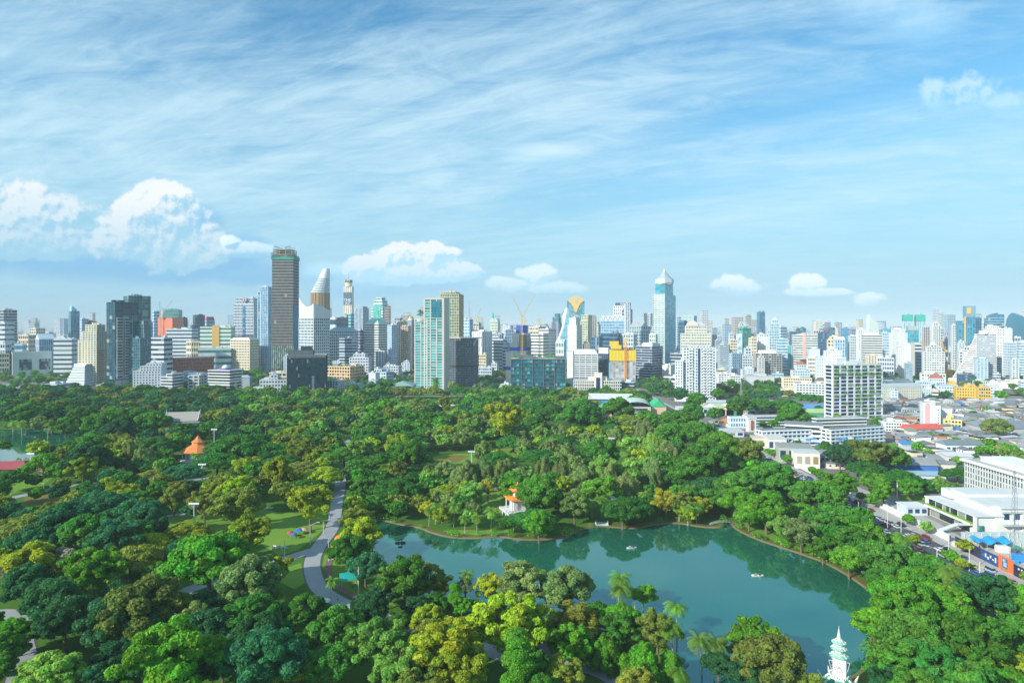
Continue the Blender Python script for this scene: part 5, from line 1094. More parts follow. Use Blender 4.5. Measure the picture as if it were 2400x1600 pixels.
# sloping white hotel
t = B('big white hotel with long sloping left edge and blue tick sign', h_, 2284, 2289, 2335, 783, 897, 'band', (0.72, 0.72, 0.71), gN, 24, 10, sf=.5, d=.6, lvl=1, pent=False)
a, b, h, s = t['a'], t['b'], t['h'], t['s']
mb = MB(); fr_ = MB(); nfl = 22
for k in range(nfl):
 z0 = k * h / nfl; z1 = (k + 1) * h / nfl; ext = 49 * s * (1 - k / nfl) ** 1.25 + 2 * s
 mb.box(-6, -.6, -ext, .3, z0, z1 + .01); fr_.box(-5.5, -.35, -ext + .6, 0, z0 + .3 * (z1 - z0), z0 + .62 * (z1 - z0), 0, 6, 1, 10)
mb.build('sloping_wing', [plain((0.72, 0.72, 0.71))], t['o']); fr_.build('wing_windows', [glass(gD)], t['o'])
mb = MB(); mb.bar((1.2, b * .42, h + 1 * s), (1.2, b * .48, h - 2 * s), .8); mb.bar((1.2, b * .48, h - 2 * s), (1.2, b * .72, h + 8 * s), .8, r2=.3); mb.build('tick_sign', [plain((.05, .15, .45))], t['o'])
mb = MB(); mb.box(-4, .9, b * .12, b * .95, h, h + 9 * s); mb.build('roof_house', [plain(Wc)], t['o'])
mb = MB(); mb.box(-2, 6, -56 * s, b * .2, 0, 10 * s); mb.box(-2, 5.5, b * .25, b, 0, 18 * s); mb.build('podium', [plain(Wc)], t['o'])
B('wing coloured blue for the shade on the right flank of the sloping white hotel', h_, 2332, 2334, 2348, 838, 894, 'band', Bl, gN, 10, 3)  # blue wall colour stands for the shade on the hotel's right side
B('white lower apartments with balconies left of the sloping hotel', a_, 2243, 2249, 2285, 822, 890, 'balc', (0.71, 0.69, 0.64), gD, 10, 6, segs=[(0, 1, 0, .4, 824), (0, 1, .3, 1, 813)])
B('white residential tower with blue shaded left face at right edge', a_, 2352, 2362, 2386, 803, 884, 'balc', Wc, gB, 13, 5)
B('pale tower cut by the right picture edge', a_, 2383, 2389, 2420, 802, 890, 'band', Wc, gB, 14, 6, sf=.5)
B('navy glass block cut by the right edge behind the pale tower', o_, 2387, 2390, 2420, 773, 862, 'glass', (.05, .18, .28), gN, 12, 6)
B('small grey-white block under the rounded navy tower', l_, 2373, 2377, 2392, 789, 866, 'fin', Wc, gD, 6, 4, lvl=0)
# ---- right, nearer
t = B('big white gridded apartment block with green planted balconies', a_, 1934, 1952, 2067, 856, 984, 'grid', (0.72, 0.71, 0.69), (.015, .045, .09), 15, 7, sf=.26, pf=.20, d=.7, curt=.12, lvl=2, pent=True, th=78, segs=[(0, 1, 0, 1, 856)], ph=7)
BIGW = t
B('concrete grey retaining block with stained walls', l_, 1745, 1749, 1815, 881, 905, 'blank', (.52, .52, .50), gD, 1, 1)
B('white low apartments left of the stained concrete block', a_, 1736, 1740, 1776, 866, 888, 'grid', Wc, gD, 5, 6, segs=[(0, 1, 0, .7, 866), (0, 1, .4, 1, 872)], lvl=2)
B('white terraced apartments above the trees right of the white condominium', a_, 1680, 1684, 1735, 876, 907, 'balc', (.80, .78, .72), gD, 6, 9, segs=[(0, 1, 0, .5, 876), (0, 1, .45, 1, 880)], lvl=2)
B('white tiered hospital-like block with two brown curved roofs', l_, 1853, 1858, 1898, 868, 892, 'grid', Wc, gB, 4, 7, lvl=2, segs=[(0, 1, 0, 1, 868), (0, .9, .25, .8, 855)], roof=('gable', 8), rc=(.42, .16, .08))
B('white apartments in two steps with balconies left of the planted block', a_, 1861, 1866, 1933, 899, 934, 'balc', (.78, .78, .72), gN, 6, 9, lvl=2, sf=.45)
B('cream and yellow apartment rows behind the two-step white apartments', a_, 1832, 1837, 1902, 885, 910, 'grid', (.80, .72, .50), gD, 4, 12, lvl=2)
B('pale blue commercial block right of the stained concrete block', l_, 1806, 1810, 1836, 875, 898, 'grid', Wk, gB, 3, 7, lvl=1)
B('white cluster block with small balconies below the cream yellow rows', l_, 1830, 1834, 1866, 912, 928, 'grid', Cr, gD, 2, 6)
B('white house with brown hipped roof left of the planted block', l_, 1908, 1913, 1935, 893, 912, 'grid', Wc, gD, 2, 4, roof=('hip', 6), rc=(.24, .13, .1))
B('blank white tower block between the brown-roofed hospital and large white hotel', a_, 1911, 1914, 1936, 838, 896, 'grid', Wc, gD, 8, 4, sf=.7, pf=.7)
B('beige ministry building with grey roof and dark pyramid lantern', l_, 2066, 2070, 2160, 908, 941, 'grid', (.70, .66, .50), (.2, .2, .18), 5, 17, sf=.6, pf=.65, lvl=2, roof=('hip', 9), rc=(.42, .50, .52), th=80)
B('white block with brown pyramid roof above the rooftops', l_, 2174, 2179, 2214, 887, 918, 'grid', Wc, gN, 5, 7, sf=.5, pf=.45, roof=('pyr', 14), rc=(.34, .13, .09), lvl=2)
B('yellow ochre apartment block with stepped wings', a_, 2236, 2242, 2292, 906, 941, 'grid', (.62, .42, .07), gD, 5, 8, sf=.5, pf=.5, lvl=2, segs=[(0, 1, 0, 1, 908), (0, 1, .5, .85, 901)])
B('ochre wing with dark windows right of the yellow apartment block', a_, 2288, 2294, 2321, 908, 946, 'grid', (.56, .40, .10), gK, 5, 5, sf=.4, pf=.4, lvl=2)
B('small ochre block left behind the yellow apartment block', l_, 2218, 2222, 2242, 897, 914, 'blank', (.66, .46, .1), gD, 2, 3, rc=(.6, .2, .1))
B('white panel building with fine grey grid right of the ochre blocks', l_, 2314, 2318, 2349, 896, 926, 'grid', (.74, .77, .76), (.6, .64, .66), 8, 9, sf=.12, pf=.12, d=.15, lvl=1)
B('dark blue lobby blocks with white arched portal below the sloping hotel', l_, 2243, 2247, 2283, 877, 899, 'grid', (.04, .1, .16), gN, 3, 5)
B('white flat terraces right of the dark blue lobby blocks', l_, 2280, 2284, 2320, 893, 910, 'grid', Wc, gD, 3, 7)
B('pink-roofed long low blocks near the right edge', l_, 2337, 2341, 2405, 893, 910, 'blank', (.74, .60, .54), gD, 2, 9)
B('white apartment block with blue awnings above the ministry building', l_, 2146, 2151, 2182, 893, 926, 'grid', Wk, gB, 4, 6, lvl=2)
B('white bayed block right of the ministry building', l_, 2160, 2164, 2198, 912, 934, 'grid', Wc, gB, 4, 6, lvl=2)
B('white apartment house in front of the yellow ochre block', l_, 2196, 2200, 2238, 905, 929, 'grid', (.78, .80, .70), gD, 4, 6, lvl=2, roof=('hip', 4), rc=(.3, .5, .62))
B('white block with lime green roof terrace right of the planted block', l_, 2047, 2051, 2095, 838, 886, 'grid', Wc, gN, 5, 8, rc=(.45, .6, .05))
B('cream low courtyard block behind the ministry roof', l_, 2156, 2160, 2216, 875, 899, 'grid', (.76, .76, .62), gD, 3, 9)
B('dark hall with black roof behind the ministry building', l_, 2070, 2075, 2140, 893, 912, 'grid', (.1, .16, .2), gN, 2, 9)
t = B('white walk-up tower with broad pink stripe among the rooftops', a_, 2157, 2165, 2213, 947, 1004, 'grid', (0.71, 0.71, 0.71), gD, 9, 6, sf=.6, pf=.65, lvl=2, pod=None, segs=[(0, 1, 0, .8, 950), (0, 1, 0, .55, 944)], d=.3)
mb = MB(); b, s = t['b'], t['s']; mb.box(-.3, .7, b * .06, b * .30, 0, t['h'] + 2 * s); mb.build('pink_stripe', [plain((.78, .36, .36))], t['o'])
B('plain white annex on the right of the pink-striped walk-up', a_, 2203, 2208, 2231, 958, 1000, 'blank', (.80, .80, .84), gD, 7, 3, pent=False)
B('yellow and cream house at the foot of the pink-striped walk-up', l_, 2209, 2214, 2253, 983, 1008, 'grid', (.78, .62, .22), gD, 3, 5, lvl=2)
B('white three-storey block left of the pink-striped walk-up', l_, 2070, 2076, 2126, 989, 1010, 'grid', (.76, .78, .74), gD, 3, 8, lvl=2)
# courtyard of white walk-ups
for lab, args, kw in [
 ('rear white gallery block with brown brick stair end', (1742, 1752, 1890, 976, 1003, 'band', (.78, .78, .74), gN, 4, 14), dict(th=84)),
 ('white blank stair tower with brown brick stripe beside the road', (1748, 1754, 1772, 980, 1012, 'blank', (.80, .78, .74), gD, 1, 1), dict(th=82)),
 ('low white block with turquoise roof between stair tower and small pavilion', (1706, 1712, 1748, 978, 1002, 'grid', (.80, .80, .78), gB, 2, 6), dict(th=84, rc=(.3, .6, .62))),
 ('front grey-roofed gallery block with blue awnings and cluttered balconies', (1772, 1786, 1926, 1010, 1047, 'balc', (.74, .76, .74), gN, 4, 14), dict(th=80, rc=(.19, .22, .22), sf=.42, d=.5)),
 ('long grey-roofed gallery block running back behind the cluttered balconies', (1840, 1928, 1945, 1000, 1045, 'band', (.80, .78, .72), gD, 4, 12), dict(th=24, rc=(.22, .25, .25))),
 ('right gallery block with white gable end and grey roof', (1926, 1947, 2070, 1008, 1050, 'balc', (.78, .80, .78), gN, 5, 12), dict(th=70, rc=(.19, .21, .22), sf=.4, d=.5)),
 ('white parapet block at the back right of the gallery courtyard', (1904, 1915, 2030, 982, 1004, 'band', (.80, .80, .76), gD, 3, 12), dict(th=80)),
]:
 kw.setdefault('rc', None); tt = B(lab, 'gallery_block', *args, lvl=2 if args[5] != 'blank' else 1, pent=False, **kw)
 if 'brown brick' in lab:
  mb = MB(); b = tt['b']; mb.box(-2, .8, b * .3 if 'tower' in lab else 0, b * .62 if 'tower' in lab else b * .06, 2, tt['h'] - 2); mb.build('brick_stripe', [plain((.36, .13, .07))], tt['o'])
AW = plain((.08, .30, .60)); AW2 = plain((.55, .62, .6))
for k, (px, py) in enumerate([(1880, 1030), (1892, 1030), (1905, 1028), (1862, 1029), (1960, 1028), (1975, 1027), (1990, 1026), (2010, 1027), (1840, 1028), (1870, 1041), (1912, 1040)]):
 D_ = DIST(1047) - 1.5; s_ = D_ / F; x = (px - 1200) * s_; z = H + (HZ - py) * s_
 mb = MB(); mb.face([(-2.2, 0, 0), (2.2, 0, 0), (2.2, 1.7, .9), (-2.2, 1.7, .9)]); mb.face([(-2.2, 0, -.06), (-2.2, 1.7, .84), (2.2, 1.7, .84), (2.2, 0, -.06)]); mb.box(-2.2, 2.2, -.05, 0, -.5, 0)
 tag(mb.build('awning', [AW if k % 3 else AW2], None, (x, D_ - 3, z)), None, 'awning', 'awnings on the gallery blocks')
# government building with deep window strips at the right edge
t = B('long beige government building with vertical window strips and white roof', 'government_building', 2262, 2470, 2600, 1137, 1233, 'fin', (.60, .60, .55), (.03, .05, .05), 6, 30, sf=.22, pf=.5, th=90, lvl=2, pent=False, d=.22)
a, b, h, s = t['a'], t['b'], t['h'], t['s']
mb = MB(); mb.box(-a - 2, 2, -2, b, h - .8, h + .3, bottom=True); mb.box(-a + 6, -4, 5, b - 4, h + .2, h + 3.2); mb.build('roof', [plain((.78, .80, .80))], t['o'])
# ---------------------------------------------------------------- park buildings, furniture, road life
def thing(name, label, cat, loc, rz=0.0, group=None):
 o = empty(name, loc, rz); tag(o, label, cat, group); return o
def keep(x, y, r): FOOT.append([(x - r, y - r), (x + r, y - r), (x + r, y + r), (x - r, y + r)])
OPENV = []   # sight lines kept free of trees: (px0, px1, ybase)
WHITE = plain(Wc); ORT = plain((.68, .22, .05), .7, .25, .6); STEEL = plain((.5, .54, .56), .4, metal=.3); DKM = plain((.05, .06, .07)); REDM = plain((.45, .04, .05)); WOODM = plain((.2, .12, .07))
# white Thai hall with grey tiered roof
x, y = G(430, 1001); t = thing('temple_hall', 'white hall with grey tiered gable roof and pointed finials among the trees at left', 'hall', (x, y, 0), R(12)); keep(x, y, 14); OPENV.append((393, 462, 998))
mb = MB(); mb.box(-16, 14, -6, 6, 0, 7); mb.box(-21, -16, -4.5, 4.5, 0, 6); mb.build('wall', WHITE, t)
mb = MB(); GRT = plain((.34, .33, .30), .8, .2, 1)
mb.hip(-14, 14, -7, 7, 7, 8.5, 0, 1, 1); mb.hip(-20, -12, -5.5, 5.5, 6, 7.2, 0, 1, 1); mb.hip(-17, 17, -9, 9, 5.6, 3, 0, .6, .6); mb.build('roof', GRT, t)
mb = MB()
for xx, zt in ((-15.2, 15.8), (15.2, 15.8), (-21.3, 13.5)):
 hh = 8 if zt > 15 else 6.5
 mb.bar((xx, -hh, zt - 8.3 if zt > 15 else 6.2), (xx, 0, zt), .35); mb.bar((xx, hh, zt - 8.3 if zt > 15 else 6.2), (xx, 0, zt), .35); mb.bar((xx, 0, zt), (xx + (.8 if xx > 0 else -.8), 0, zt + 2.6), .3, r2=.05)
mb.build('gable_finials', WHITE, t)
mb = MB(); mb.face([(-21.1, -4.4, 6), (-21.1, 4.4, 6), (-21.1, 0, 12.5)][::-1]); mb.build('gable', WHITE, t)
# orange roofed octagonal pavilion
x, y = G(464, 1076); t = thing('pavilion', 'octagonal orange two-tier roofed pavilion with pale columns', 'pavilion', (x, y, 0)); keep(x, y, 13); OPENV.append((436, 494, 1074))
mb = MB(); mb.lathe([(12.5, 6.6), (8, 9.2), (4.2, 11.4)], 8, rot=.39); mb.lathe([(4.9, 13.2), (2.2, 15.2), (.5, 17.6)], 8, rot=.39); mb.bar((0, 0, 17.4), (0, 0, 19.2), .3, r2=.1); mb.build('roof', ORT, t)
mb = MB(); mb.lathe([(4.1, 11), (4.1, 13.6)], 8, rot=.39); mb.build('lantern', plain((.72, .34, .14)), t)
mb = MB(); mb.lathe([(7.4, .6), (7.4, 7.6)], 8, rot=.39); mb.build('wall', plain((.45, .66, .70)), t)
for k in range(8):
 q = k * math.pi / 4 + .39; mb = MB(); mb.bar((10.6 * math.cos(q), 10.6 * math.sin(q), 0), (10.6 * math.cos(q), 10.6 * math.sin(q), 7), .35, n=6); mb.build('column', WHITE, t)
mb = MB(); mb.lathe([(13, 0), (13, .7), (12, .7), (12, .8)], 8, rot=.39); mb.build('base', WHITE, t)
# Chinese pavilion beside the lake
x, y = G(1213, 1196); t = thing('chinese_pavilion', 'white pavilion with double orange upturned roofs half hidden by trees near lake', 'pavilion', (x, y, 0), R(20)); keep(x - 4, y - 4, 8); OPENV.append((1190, 1216, 1200))
mb = MB()
for hw, z0, hh in ((6.2, 6.5, 2.3), (4.0, 10.6, 2.6)):
 c = [(-hw, -hw), (hw, -hw), (hw, hw), (-hw, hw)]; ap = (0, 0, z0 + hh + .6)
 for i in range(4):
  A, B_ = c[i], c[(i + 1) % 4]; M = ((A[0] + B_[0]) / 2 * .96, (A[1] + B_[1]) / 2 * .96)
  iA = (A[0] * .45, A[1] * .45, z0 + hh * .55); iB = (B_[0] * .45, B_[1] * .45, z0 + hh * .55)
  mb.face([(A[0], A[1], z0 + .8), (M[0], M[1], z0), iB, iA]); mb.face([(M[0], M[1], z0), (B_[0], B_[1], z0 + .8), iB]); mb.face([iA, iB, ap])
mb.lathe([(.5, 13.6), (.6, 14.6), (.1, 16)], 8); mb.build('roof', plain((.80, .26, .03), .6, .2, 1), t)
mb = MB(); mb.box(-2.6, 2.6, -2.6, 2.6, 8.4, 11.2); mb.box(-3.4, 3.4, -3.4, 3.4, 1.2, 7.2); mb.build('wall', WHITE, t)
for k in range(4):
 mb = MB(); q = (4.8 if k % 2 else -4.8, 4.8 if k > 1 else -4.8); mb.bar((q[0], q[1], 0), (q[0], q[1], 7), .35, n=6); mb.build('column', WHITE, t)
mb = MB(); mb.box(-8, 8, -8, 8, 0, 1); 
for k in range(9): mb.box(-8 + k * 2 - .15, -8 + k * 2 + .15, -8, -7.7, 1, 2.3)
mb.box(-8, 8, -8.05, -7.65, 2.2, 2.45); mb.build('terrace', WHITE, t)
mb = MB(); mb.bar((-10, -9, 0), (-10, -9, 4), .3); mb.bar((-11.5, -8, 0), (-11.5, -8, 3.2), .25); mb.build('gate_posts', WHITE, t)
# red restaurant at left edge
x, y = G(20, 1116); t = thing('red_building', 'red-walled building with red sloping roof at left picture edge', 'building', (x, y, 0), R(14)); keep(x, y, 16); OPENV.append((-20, 66, 1112))
mb = MB(); mb.box(-22, 12, -5, 8, 0, 5.4); mb.box(-22, 4, -9, -5, 0, 3); mb.build('wall', REDM, t)
mb = MB(); mb.hip(-22, 13, -6, 9, 6.0, 4, 0, .3, 1); mb.build('roof', plain((.36, .07, .08), .7, .2), t)
mb = MB(); mb.hip(13.5, 21, -3, 6, 4.2, 2.6, 0, .5, .4); mb.build('side_roof', plain((.5, .15, .13), .7, .2), t); mb = MB(); mb.box(13.6, 21, -3, 6, 0, 4.2); mb.build('annex', plain(Cr), t)
mb = MB(); mb.box(-20, 10, -5.2, -5, 3.2, 5.0, 0, 12, 1); mb.build('window', glass(gL), t)
# green roofed hall complex
x, y = G(1480, 980); t = thing('sports_hall', 'sports hall with bright green and grey vaulted roofs and blue wall beside the road', 'hall', (x, y, 0), R(-8)); keep(x, y + 10, 36); OPENV.append((1430, 1538, 968))
GNR = plain((.03, .42, .18), .6, .15); s_ = DIST(980) / F
mb = MB(); mb.hip(-36, -10, 6, 40, 9, 6, 0, 1, .5); mb.build('green_roof', GNR, t); mb = MB(); mb.hip(22, 38, 8, 44, 12, 7, 0, 1, .5); mb.build('green_roof', GNR, t)
for q in ((-36, -10, 6, 40, 0, 9), (22, 38, 8, 44, 0, 12)): mb = MB(); mb.box(*q); mb.build('wall', plain((.62, .42, .30)), t)
mb = MB()
for k in range(8):
 q0, q1 = math.pi * k / 8, math.pi * (k + 1) / 8
 mb.face([(6 - 15 * math.cos(q0), 0, 12 + 6 * math.sin(q0)), (6 - 15 * math.cos(q1), 0, 12 + 6 * math.sin(q1)), (6 - 15 * math.cos(q1), 46, 12 + 6 * math.sin(q1)), (6 - 15 * math.cos(q0), 46, 12 + 6 * math.sin(q0))])
mb.build('vaulted_roof', plain((.50, .62, .56)), t)
mb = MB(); mb.box(-8.9, 20.9, 1, 45, 0, 12); mb.build('wall', plain((.5, .5, .5)), t); mb = MB(); mb.box(-4, 17, .5, 1, 2, 11, 0, 5, 3); mb.build('window', glass((.06, .1, .08), .6, .2, .3), t)
mb = MB(); mb.box(-46, 2, 50, 84, 0, 15); mb.build('blue_wall', plain((.06, .25, .62)), t); mb = MB(); mb.hip(-47, 3, 49, 85, 15, 5, 0, 1, 1); mb.build('grey_roof', plain((.62, .63, .60)), t)
# simple sheds and halls
def shed(label, px, py, w, dpt, h, rh, roofc, wallc=Wc, rz=0, name='warehouse', cat='warehouse', ridge=1.0, nwin=0, nv=None, group=None, wc=gN):
 x, y = G(px, py); t = thing(name, label, cat, (x, y, 0), R(rz), group); ca, sa = math.cos(R(rz)), math.sin(R(rz))
 FOOT.append([(x + a * ca - b * sa, y + a * sa + b * ca) for a, b in ((-w / 2 - 3, -3), (w / 2 + 3, -3), (w / 2 + 3, dpt + 3), (-w / 2 - 3, dpt + 3))])
 mb = MB(); mb.box(-w / 2, w / 2, 0, dpt, 0, h); mb.build('wall', plain(wallc), t)
 mb = MB()
 if rh > 0:
  if ridge == 2:   # gable end towards the viewer
   for sx_ in (-1, 1): mb.face([(0, -.8, h + rh), (sx_ * (w / 2 + .8), -.8, h), (sx_ * (w / 2 + .8), dpt + .8, h), (0, dpt + .8, h + rh)][::sx_])
   mb.face([(-w / 2, -.1, h), (w / 2, -.1, h), (0, -.1, h + rh * .97)], m=1)
  else: mb.hip(-w / 2, w / 2, 0, dpt, h, rh, 0, ridge, .8)
 else: mb.box(-w / 2 - .4, w / 2 + .4, -.4, dpt + .4, h + .003, h + .5, bottom=True)
 mb.build('roof', [plain(roofc, .7, .18, .3), plain(wallc)], t)
 for k in range(nwin):
  mb = MB(); c = -w / 2 + (k + .5) * w / nwin; q = w / nwin * .32; mb.box(c - q, c + q, -.08, .05, h * .3, h * .78); mb.build('window', glass(wc), t)
 return t
shed('long teal-white flat-roofed stable block behind the park trees', 999, 962, 44, 14, 8, 0, (.50, .62, .58), (.55, .62, .6))
shed('small white flat shed right of the stable block', 1050, 962, 24, 10, 5, 1.5, (.7, .72, .72))
shed('grey low shed with hipped roof right of the white flat shed', 1075, 967, 22, 10, 4, 3, (.22, .22, .22))
for i, (px, c, wc_, lb) in enumerate([(1680, (.72, .68, .48), Cr, 'cream-roofed warehouse gable, first in the row left of the gallery blocks'), (1700, (.34, .50, .24), Cr, 'moss green roofed warehouse, second in the gabled row'), (1722, (.70, .66, .46), (.1, .35, .25), 'cream-roofed warehouse with green doors, third in the gabled row'), (1746, (.66, .60, .42), (.64, .5, .3), 'tan-roofed warehouse closing the gabled row')]):
 shed(lb, px, 973, 19, 30, 6, 4, c, wc_, ridge=2, group='gabled warehouses in a row')
shed('grey ribbed warehouse roof with dark skylights right of the gabled row', 1785, 974, 36, 34, 6, 3, (.46, .48, .48), Wk, nwin=3)
shed('long pale roof behind the gabled warehouses', 1745, 952, 110, 26, 5, 1, (.55, .60, .64), Wk)
shed('white columned hall with flat roof beside the road junction', 1636, 974, 44, 14, 9, 1, (.66, .68, .68), Wk, nwin=8)
shed('turquoise roofed shed left of the planted block', 1822, 972, 46, 18, 5, 4, (.12, .42, .44), Wk)
shed('bright blue roofed shed beside the planted block', 1905, 966, 44, 16, 5, 4, (.10, .28, .58), Wk)
shed('lime green roofed shed in front of the blue roofed shed', 1905, 978, 48, 16, 5, 4, (.34, .52, .24), (.1, .35, .2))
shed('cream small pavilion with orange tiled roof in front of gallery blocks', 1706, 1000, 12, 12, 4, 4, (.50, .20, .08), Cr, ridge=.1, name='house', cat='house')
shed('low white shop row beside the road bend', 1700, 1024, 34, 16, 5, 0, (.55, .56, .56), Wk, nwin=5, name='shop_row', cat='shop row')
shed('white blank-walled shophouse with orange box window near the road', 1893, 1098, 16, 14, 11, 0, (.55, .58, .56), (.78, .76, .66), rz=-12, name='shophouse', cat='shophouse', nwin=3, wc=(.25, .2, .1))
shed('grey stepped house with roof terrace behind the blank-walled shophouse', 1866, 1084, 24, 18, 11, 0, (.30, .33, .30), (.42, .44, .40), rz=-14, name='shophouse', cat='shophouse', nwin=4)
shed('white concrete balcony house left of the grey stepped house', 1822, 1058, 14, 28, 10, 0, (.60, .60, .56), (.74, .72, .66), rz=-8, name='shophouse', cat='shophouse', nwin=3)
shed('cream billboard house with yellow sign by the road', 1795, 1052, 20, 10, 9, 0, (.58, .52, .44), (.72, .60, .48), rz=-8, name='shophouse', cat='shophouse', nwin=2)
shed('grey-roofed white house with six small windows behind the shophouse', 1934, 1090, 18, 12, 7, 3, (.22, .25, .28), Wk, ridge=.7, nwin=4, name='house', cat='house')
shed('long dark warehouse roof with white ventilators at the right edge', 2392, 1022, 60, 36, 7, 5, (.20, .23, .26), Gy, rz=-6, ridge=.7)
shed('white wide house with dark roof among the settlement houses', 2262, 1066, 30, 12, 8, 3, (.17, .22, .24), (.8, .82, .82), ridge=.7, nwin=7, name='house', cat='house')
shed('red-roofed long house below the pink-striped walk-up', 2172, 1018, 34, 14, 5, 4, (.62, .12, .08), Wk, rz=8, name='house', cat='house')
shed('white three-window house near the long government building', 2250, 1096, 16, 14, 8, 2, (.55, .56, .56), Wc, rz=-12, nwin=3, name='house', cat='house')
shed('grey and blue warehouse at the edge of the embassy trees', 2132, 1110, 36, 16, 6, 4, (.26, .28, .28), (.05, .18, .55), rz=-8)
shed('blue-grey flat shed behind the round trees', 2178, 1128, 20, 14, 4, 1, (.30, .46, .55), Wk, rz=-8)
shed('small orange kiosk with brown gable beside the long white wall', 1855, 1124, 5, 5, 3, 2, (.34, .12, .08), (.6, .3, .06), ridge=2, name='kiosk', cat='kiosk')
shed('blue glass guard booth on the forecourt of the low modern building', 2150, 1208, 11, 9, 4.5, 0, (.66, .70, .70), Wk, name='guard_house', cat='guard house', nwin=3)
# low modern building with planted strip
t = thing('embassy_building', 'low modern white building with bright green planted ledge and wide grey roof', 'building', (222, 307, 0)); FOOT.append([(217, 300), (330, 300), (330, 352), (217, 352)])
mb = MB(); mb.box(.6, 12, .6, 36, 0, 9); mb.box(10.01, 80, 0, 30, 0, 13); mb.box(-.3, 1.0, -.3, .8, 0, 9.2); mb.box(-.3, 1.0, 35, 36.3, 0, 9.2); mb.build('wall', plain((.70, .70, .66)), t)
mb = MB(); mb.box(-.5, 14, -.5, 37, 9.01, 9.5, bottom=True); mb.box(12, 82, -1, 3.5, 13.01, 13.6, bottom=True); mb.box(9, 82, 3.5, 31, 13.01, 13.3); mb.box(10, 60, 20, 31, 13.3, 14.6); mb.box(8, 30, 28, 36, 10, 14.2); mb.build('roof', plain((.62, .64, .62)), t)
mb = MB(); mb.box(-1.6, .5, 1, 35, 4.6, 5.1, bottom=True); mb.box(-1.7, -1.5, 1, 35, 4.5, 5.6); mb.build('ledge', WHITE, t)
mb = MB(); mb.box(-1.45, -.2, 1.2, 34.8, 5.1, 6.1); mb.build('planting', grass_mat((.10, .30, .01), (.20, .40, .02), .5, 'hedge'), t)
for k in range(6): mb = MB(); mb.box(.35, .62, 1.6 + k * 5.6, 6.4 + k * 5.6, 5.6, 8.8, 0, 1, 1, 2); mb.build('window', glass(gD), t)
mb = MB(); mb.box(.3, .58, 4, 33, .4, 4.3, 0, 1, 1, 8); mb.build('window', glass(gD), t)
for k in range(11):
 mb = MB(); mb.box(14 + k * 5, 16.6 + k * 5, -.08, .05, 7.6, 10.4); mb.build('window', glass(gN), t)
 mb = MB(); mb.box(17.4 + k * 5, 18.2 + k * 5, -.9, 0, 0, 10.9); mb.build('column', WHITE, t)
mb = MB(); mb.box(12.5, 80, -3, -.95, 5.2, 5.6, bottom=True); mb.box(12.5, 80, -1.2, -.1, 10.9, 11.5, bottom=True); mb.build('canopy', plain((.45, .5, .5)), t)
mb = MB(); mb.box(1, 4.4, -.1, 0.5, .5, 4.6, 0, 3, 2); mb.build('entrance_glass', glass(gT), t)
mb = MB(); mb.face([(-16, 2, 1), (-6, 2, 4.6), (-6, 5, 4.6), (-16, 5, 1)]); mb.box(-6, .4, 2, 5, 4.2, 4.6, bottom=True); mb.face([(-16, 5, .8), (-6, 5, 4.4), (-6, 2, 4.4), (-16, 2, .8)]); mb.build('ramp', plain((.55, .6, .6)), t)
# walls and fences
t = thing('boundary_wall', 'long white boundary wall running beside the busy road', 'wall', (204, 292, 0))
mb = MB(); mb.box(-.3, .3, 6, 190, 0, 3.2); mb.build('wall', WHITE, t); mb = MB()
for k in range(38): mb.box(-.42, .42, 6 + k * 5, 6.6 + k * 5, 0, 3.5)
mb.build('pier', WHITE, t)['kind'] = 'stuff'
t = thing('security_fence', 'tall pale panel fence with curved posts across the front of the compound', 'fence', (205, 292, 0))
mb = MB(); mb.box(0, 100, -.15, .15, 0, 6); mb.box(0, 100, -.3, .3, 5.9, 6.5); mb.build('panel', plain((.48, .56, .55), .6, .2, .5), t)
for k in range(26):
 mb = MB(); xx = 1 + k * 4; mb.bar((xx, -.4, 6.2), (xx + .1, -.7, 4.2), .16); mb.bar((xx + .1, -.7, 4.2), (xx + .9, -1.1, 2.4), .16); mb.bar((xx + .9, -1.1, 2.4), (xx + 1.1, -1.3, 0), .16); mb.build('post', WHITE, t)
t = thing('site_hoarding', 'dark navy site hoarding with blue and orange poster panels along the road', 'hoarding', (202.3, 200, 0))
segs = [(0, 40, (.02, .03, .07)), (40, 58, (.02, .025, .06)), (58, 66, (.75, .16, .04)), (66, 76, (.02, .07, .22)), (76, 92, (.03, .035, .07)), (20, 27, (.45, .02, .06))]
for k, (a, b, c) in enumerate(segs):
 mb = MB(); mb.box(-.15 - k * .01, .15 + k * .01, a, b, 0, 4.6 + (1.2 if c[0] > .7 else 0)); mb.build('poster_panel' if max(c) > .1 else 'panel', plain(c, .6, .1), t)
mb = MB()
for k in range(6): mb.box(-.3, -.25, 67 + k * 1.4, 67.8 + k * 1.4, 1.5 + (k % 3) * .5, 3.6 - (k % 2)); 
for k in range(9): mb.box(-.3, -.25, 42 + k * 1.6, 42.8 + k * 1.6, 3.2, 3.9)
mb.build('white_marks', WHITE, t)
mb = MB(); mb.box(-.32, -.27, 61.0, 63.8, 1.2, 5.2); mb.build('picture', plain((.08, .14, .25)), t); mb = MB(); mb.box(-.36, -.32, 61.4, 63.0, 1.8, 3.6); mb.box(-.36, -.32, 62.0, 63.4, 3.8, 4.8); mb.build('picture_figure', plain((.28, .45, .62)), t)
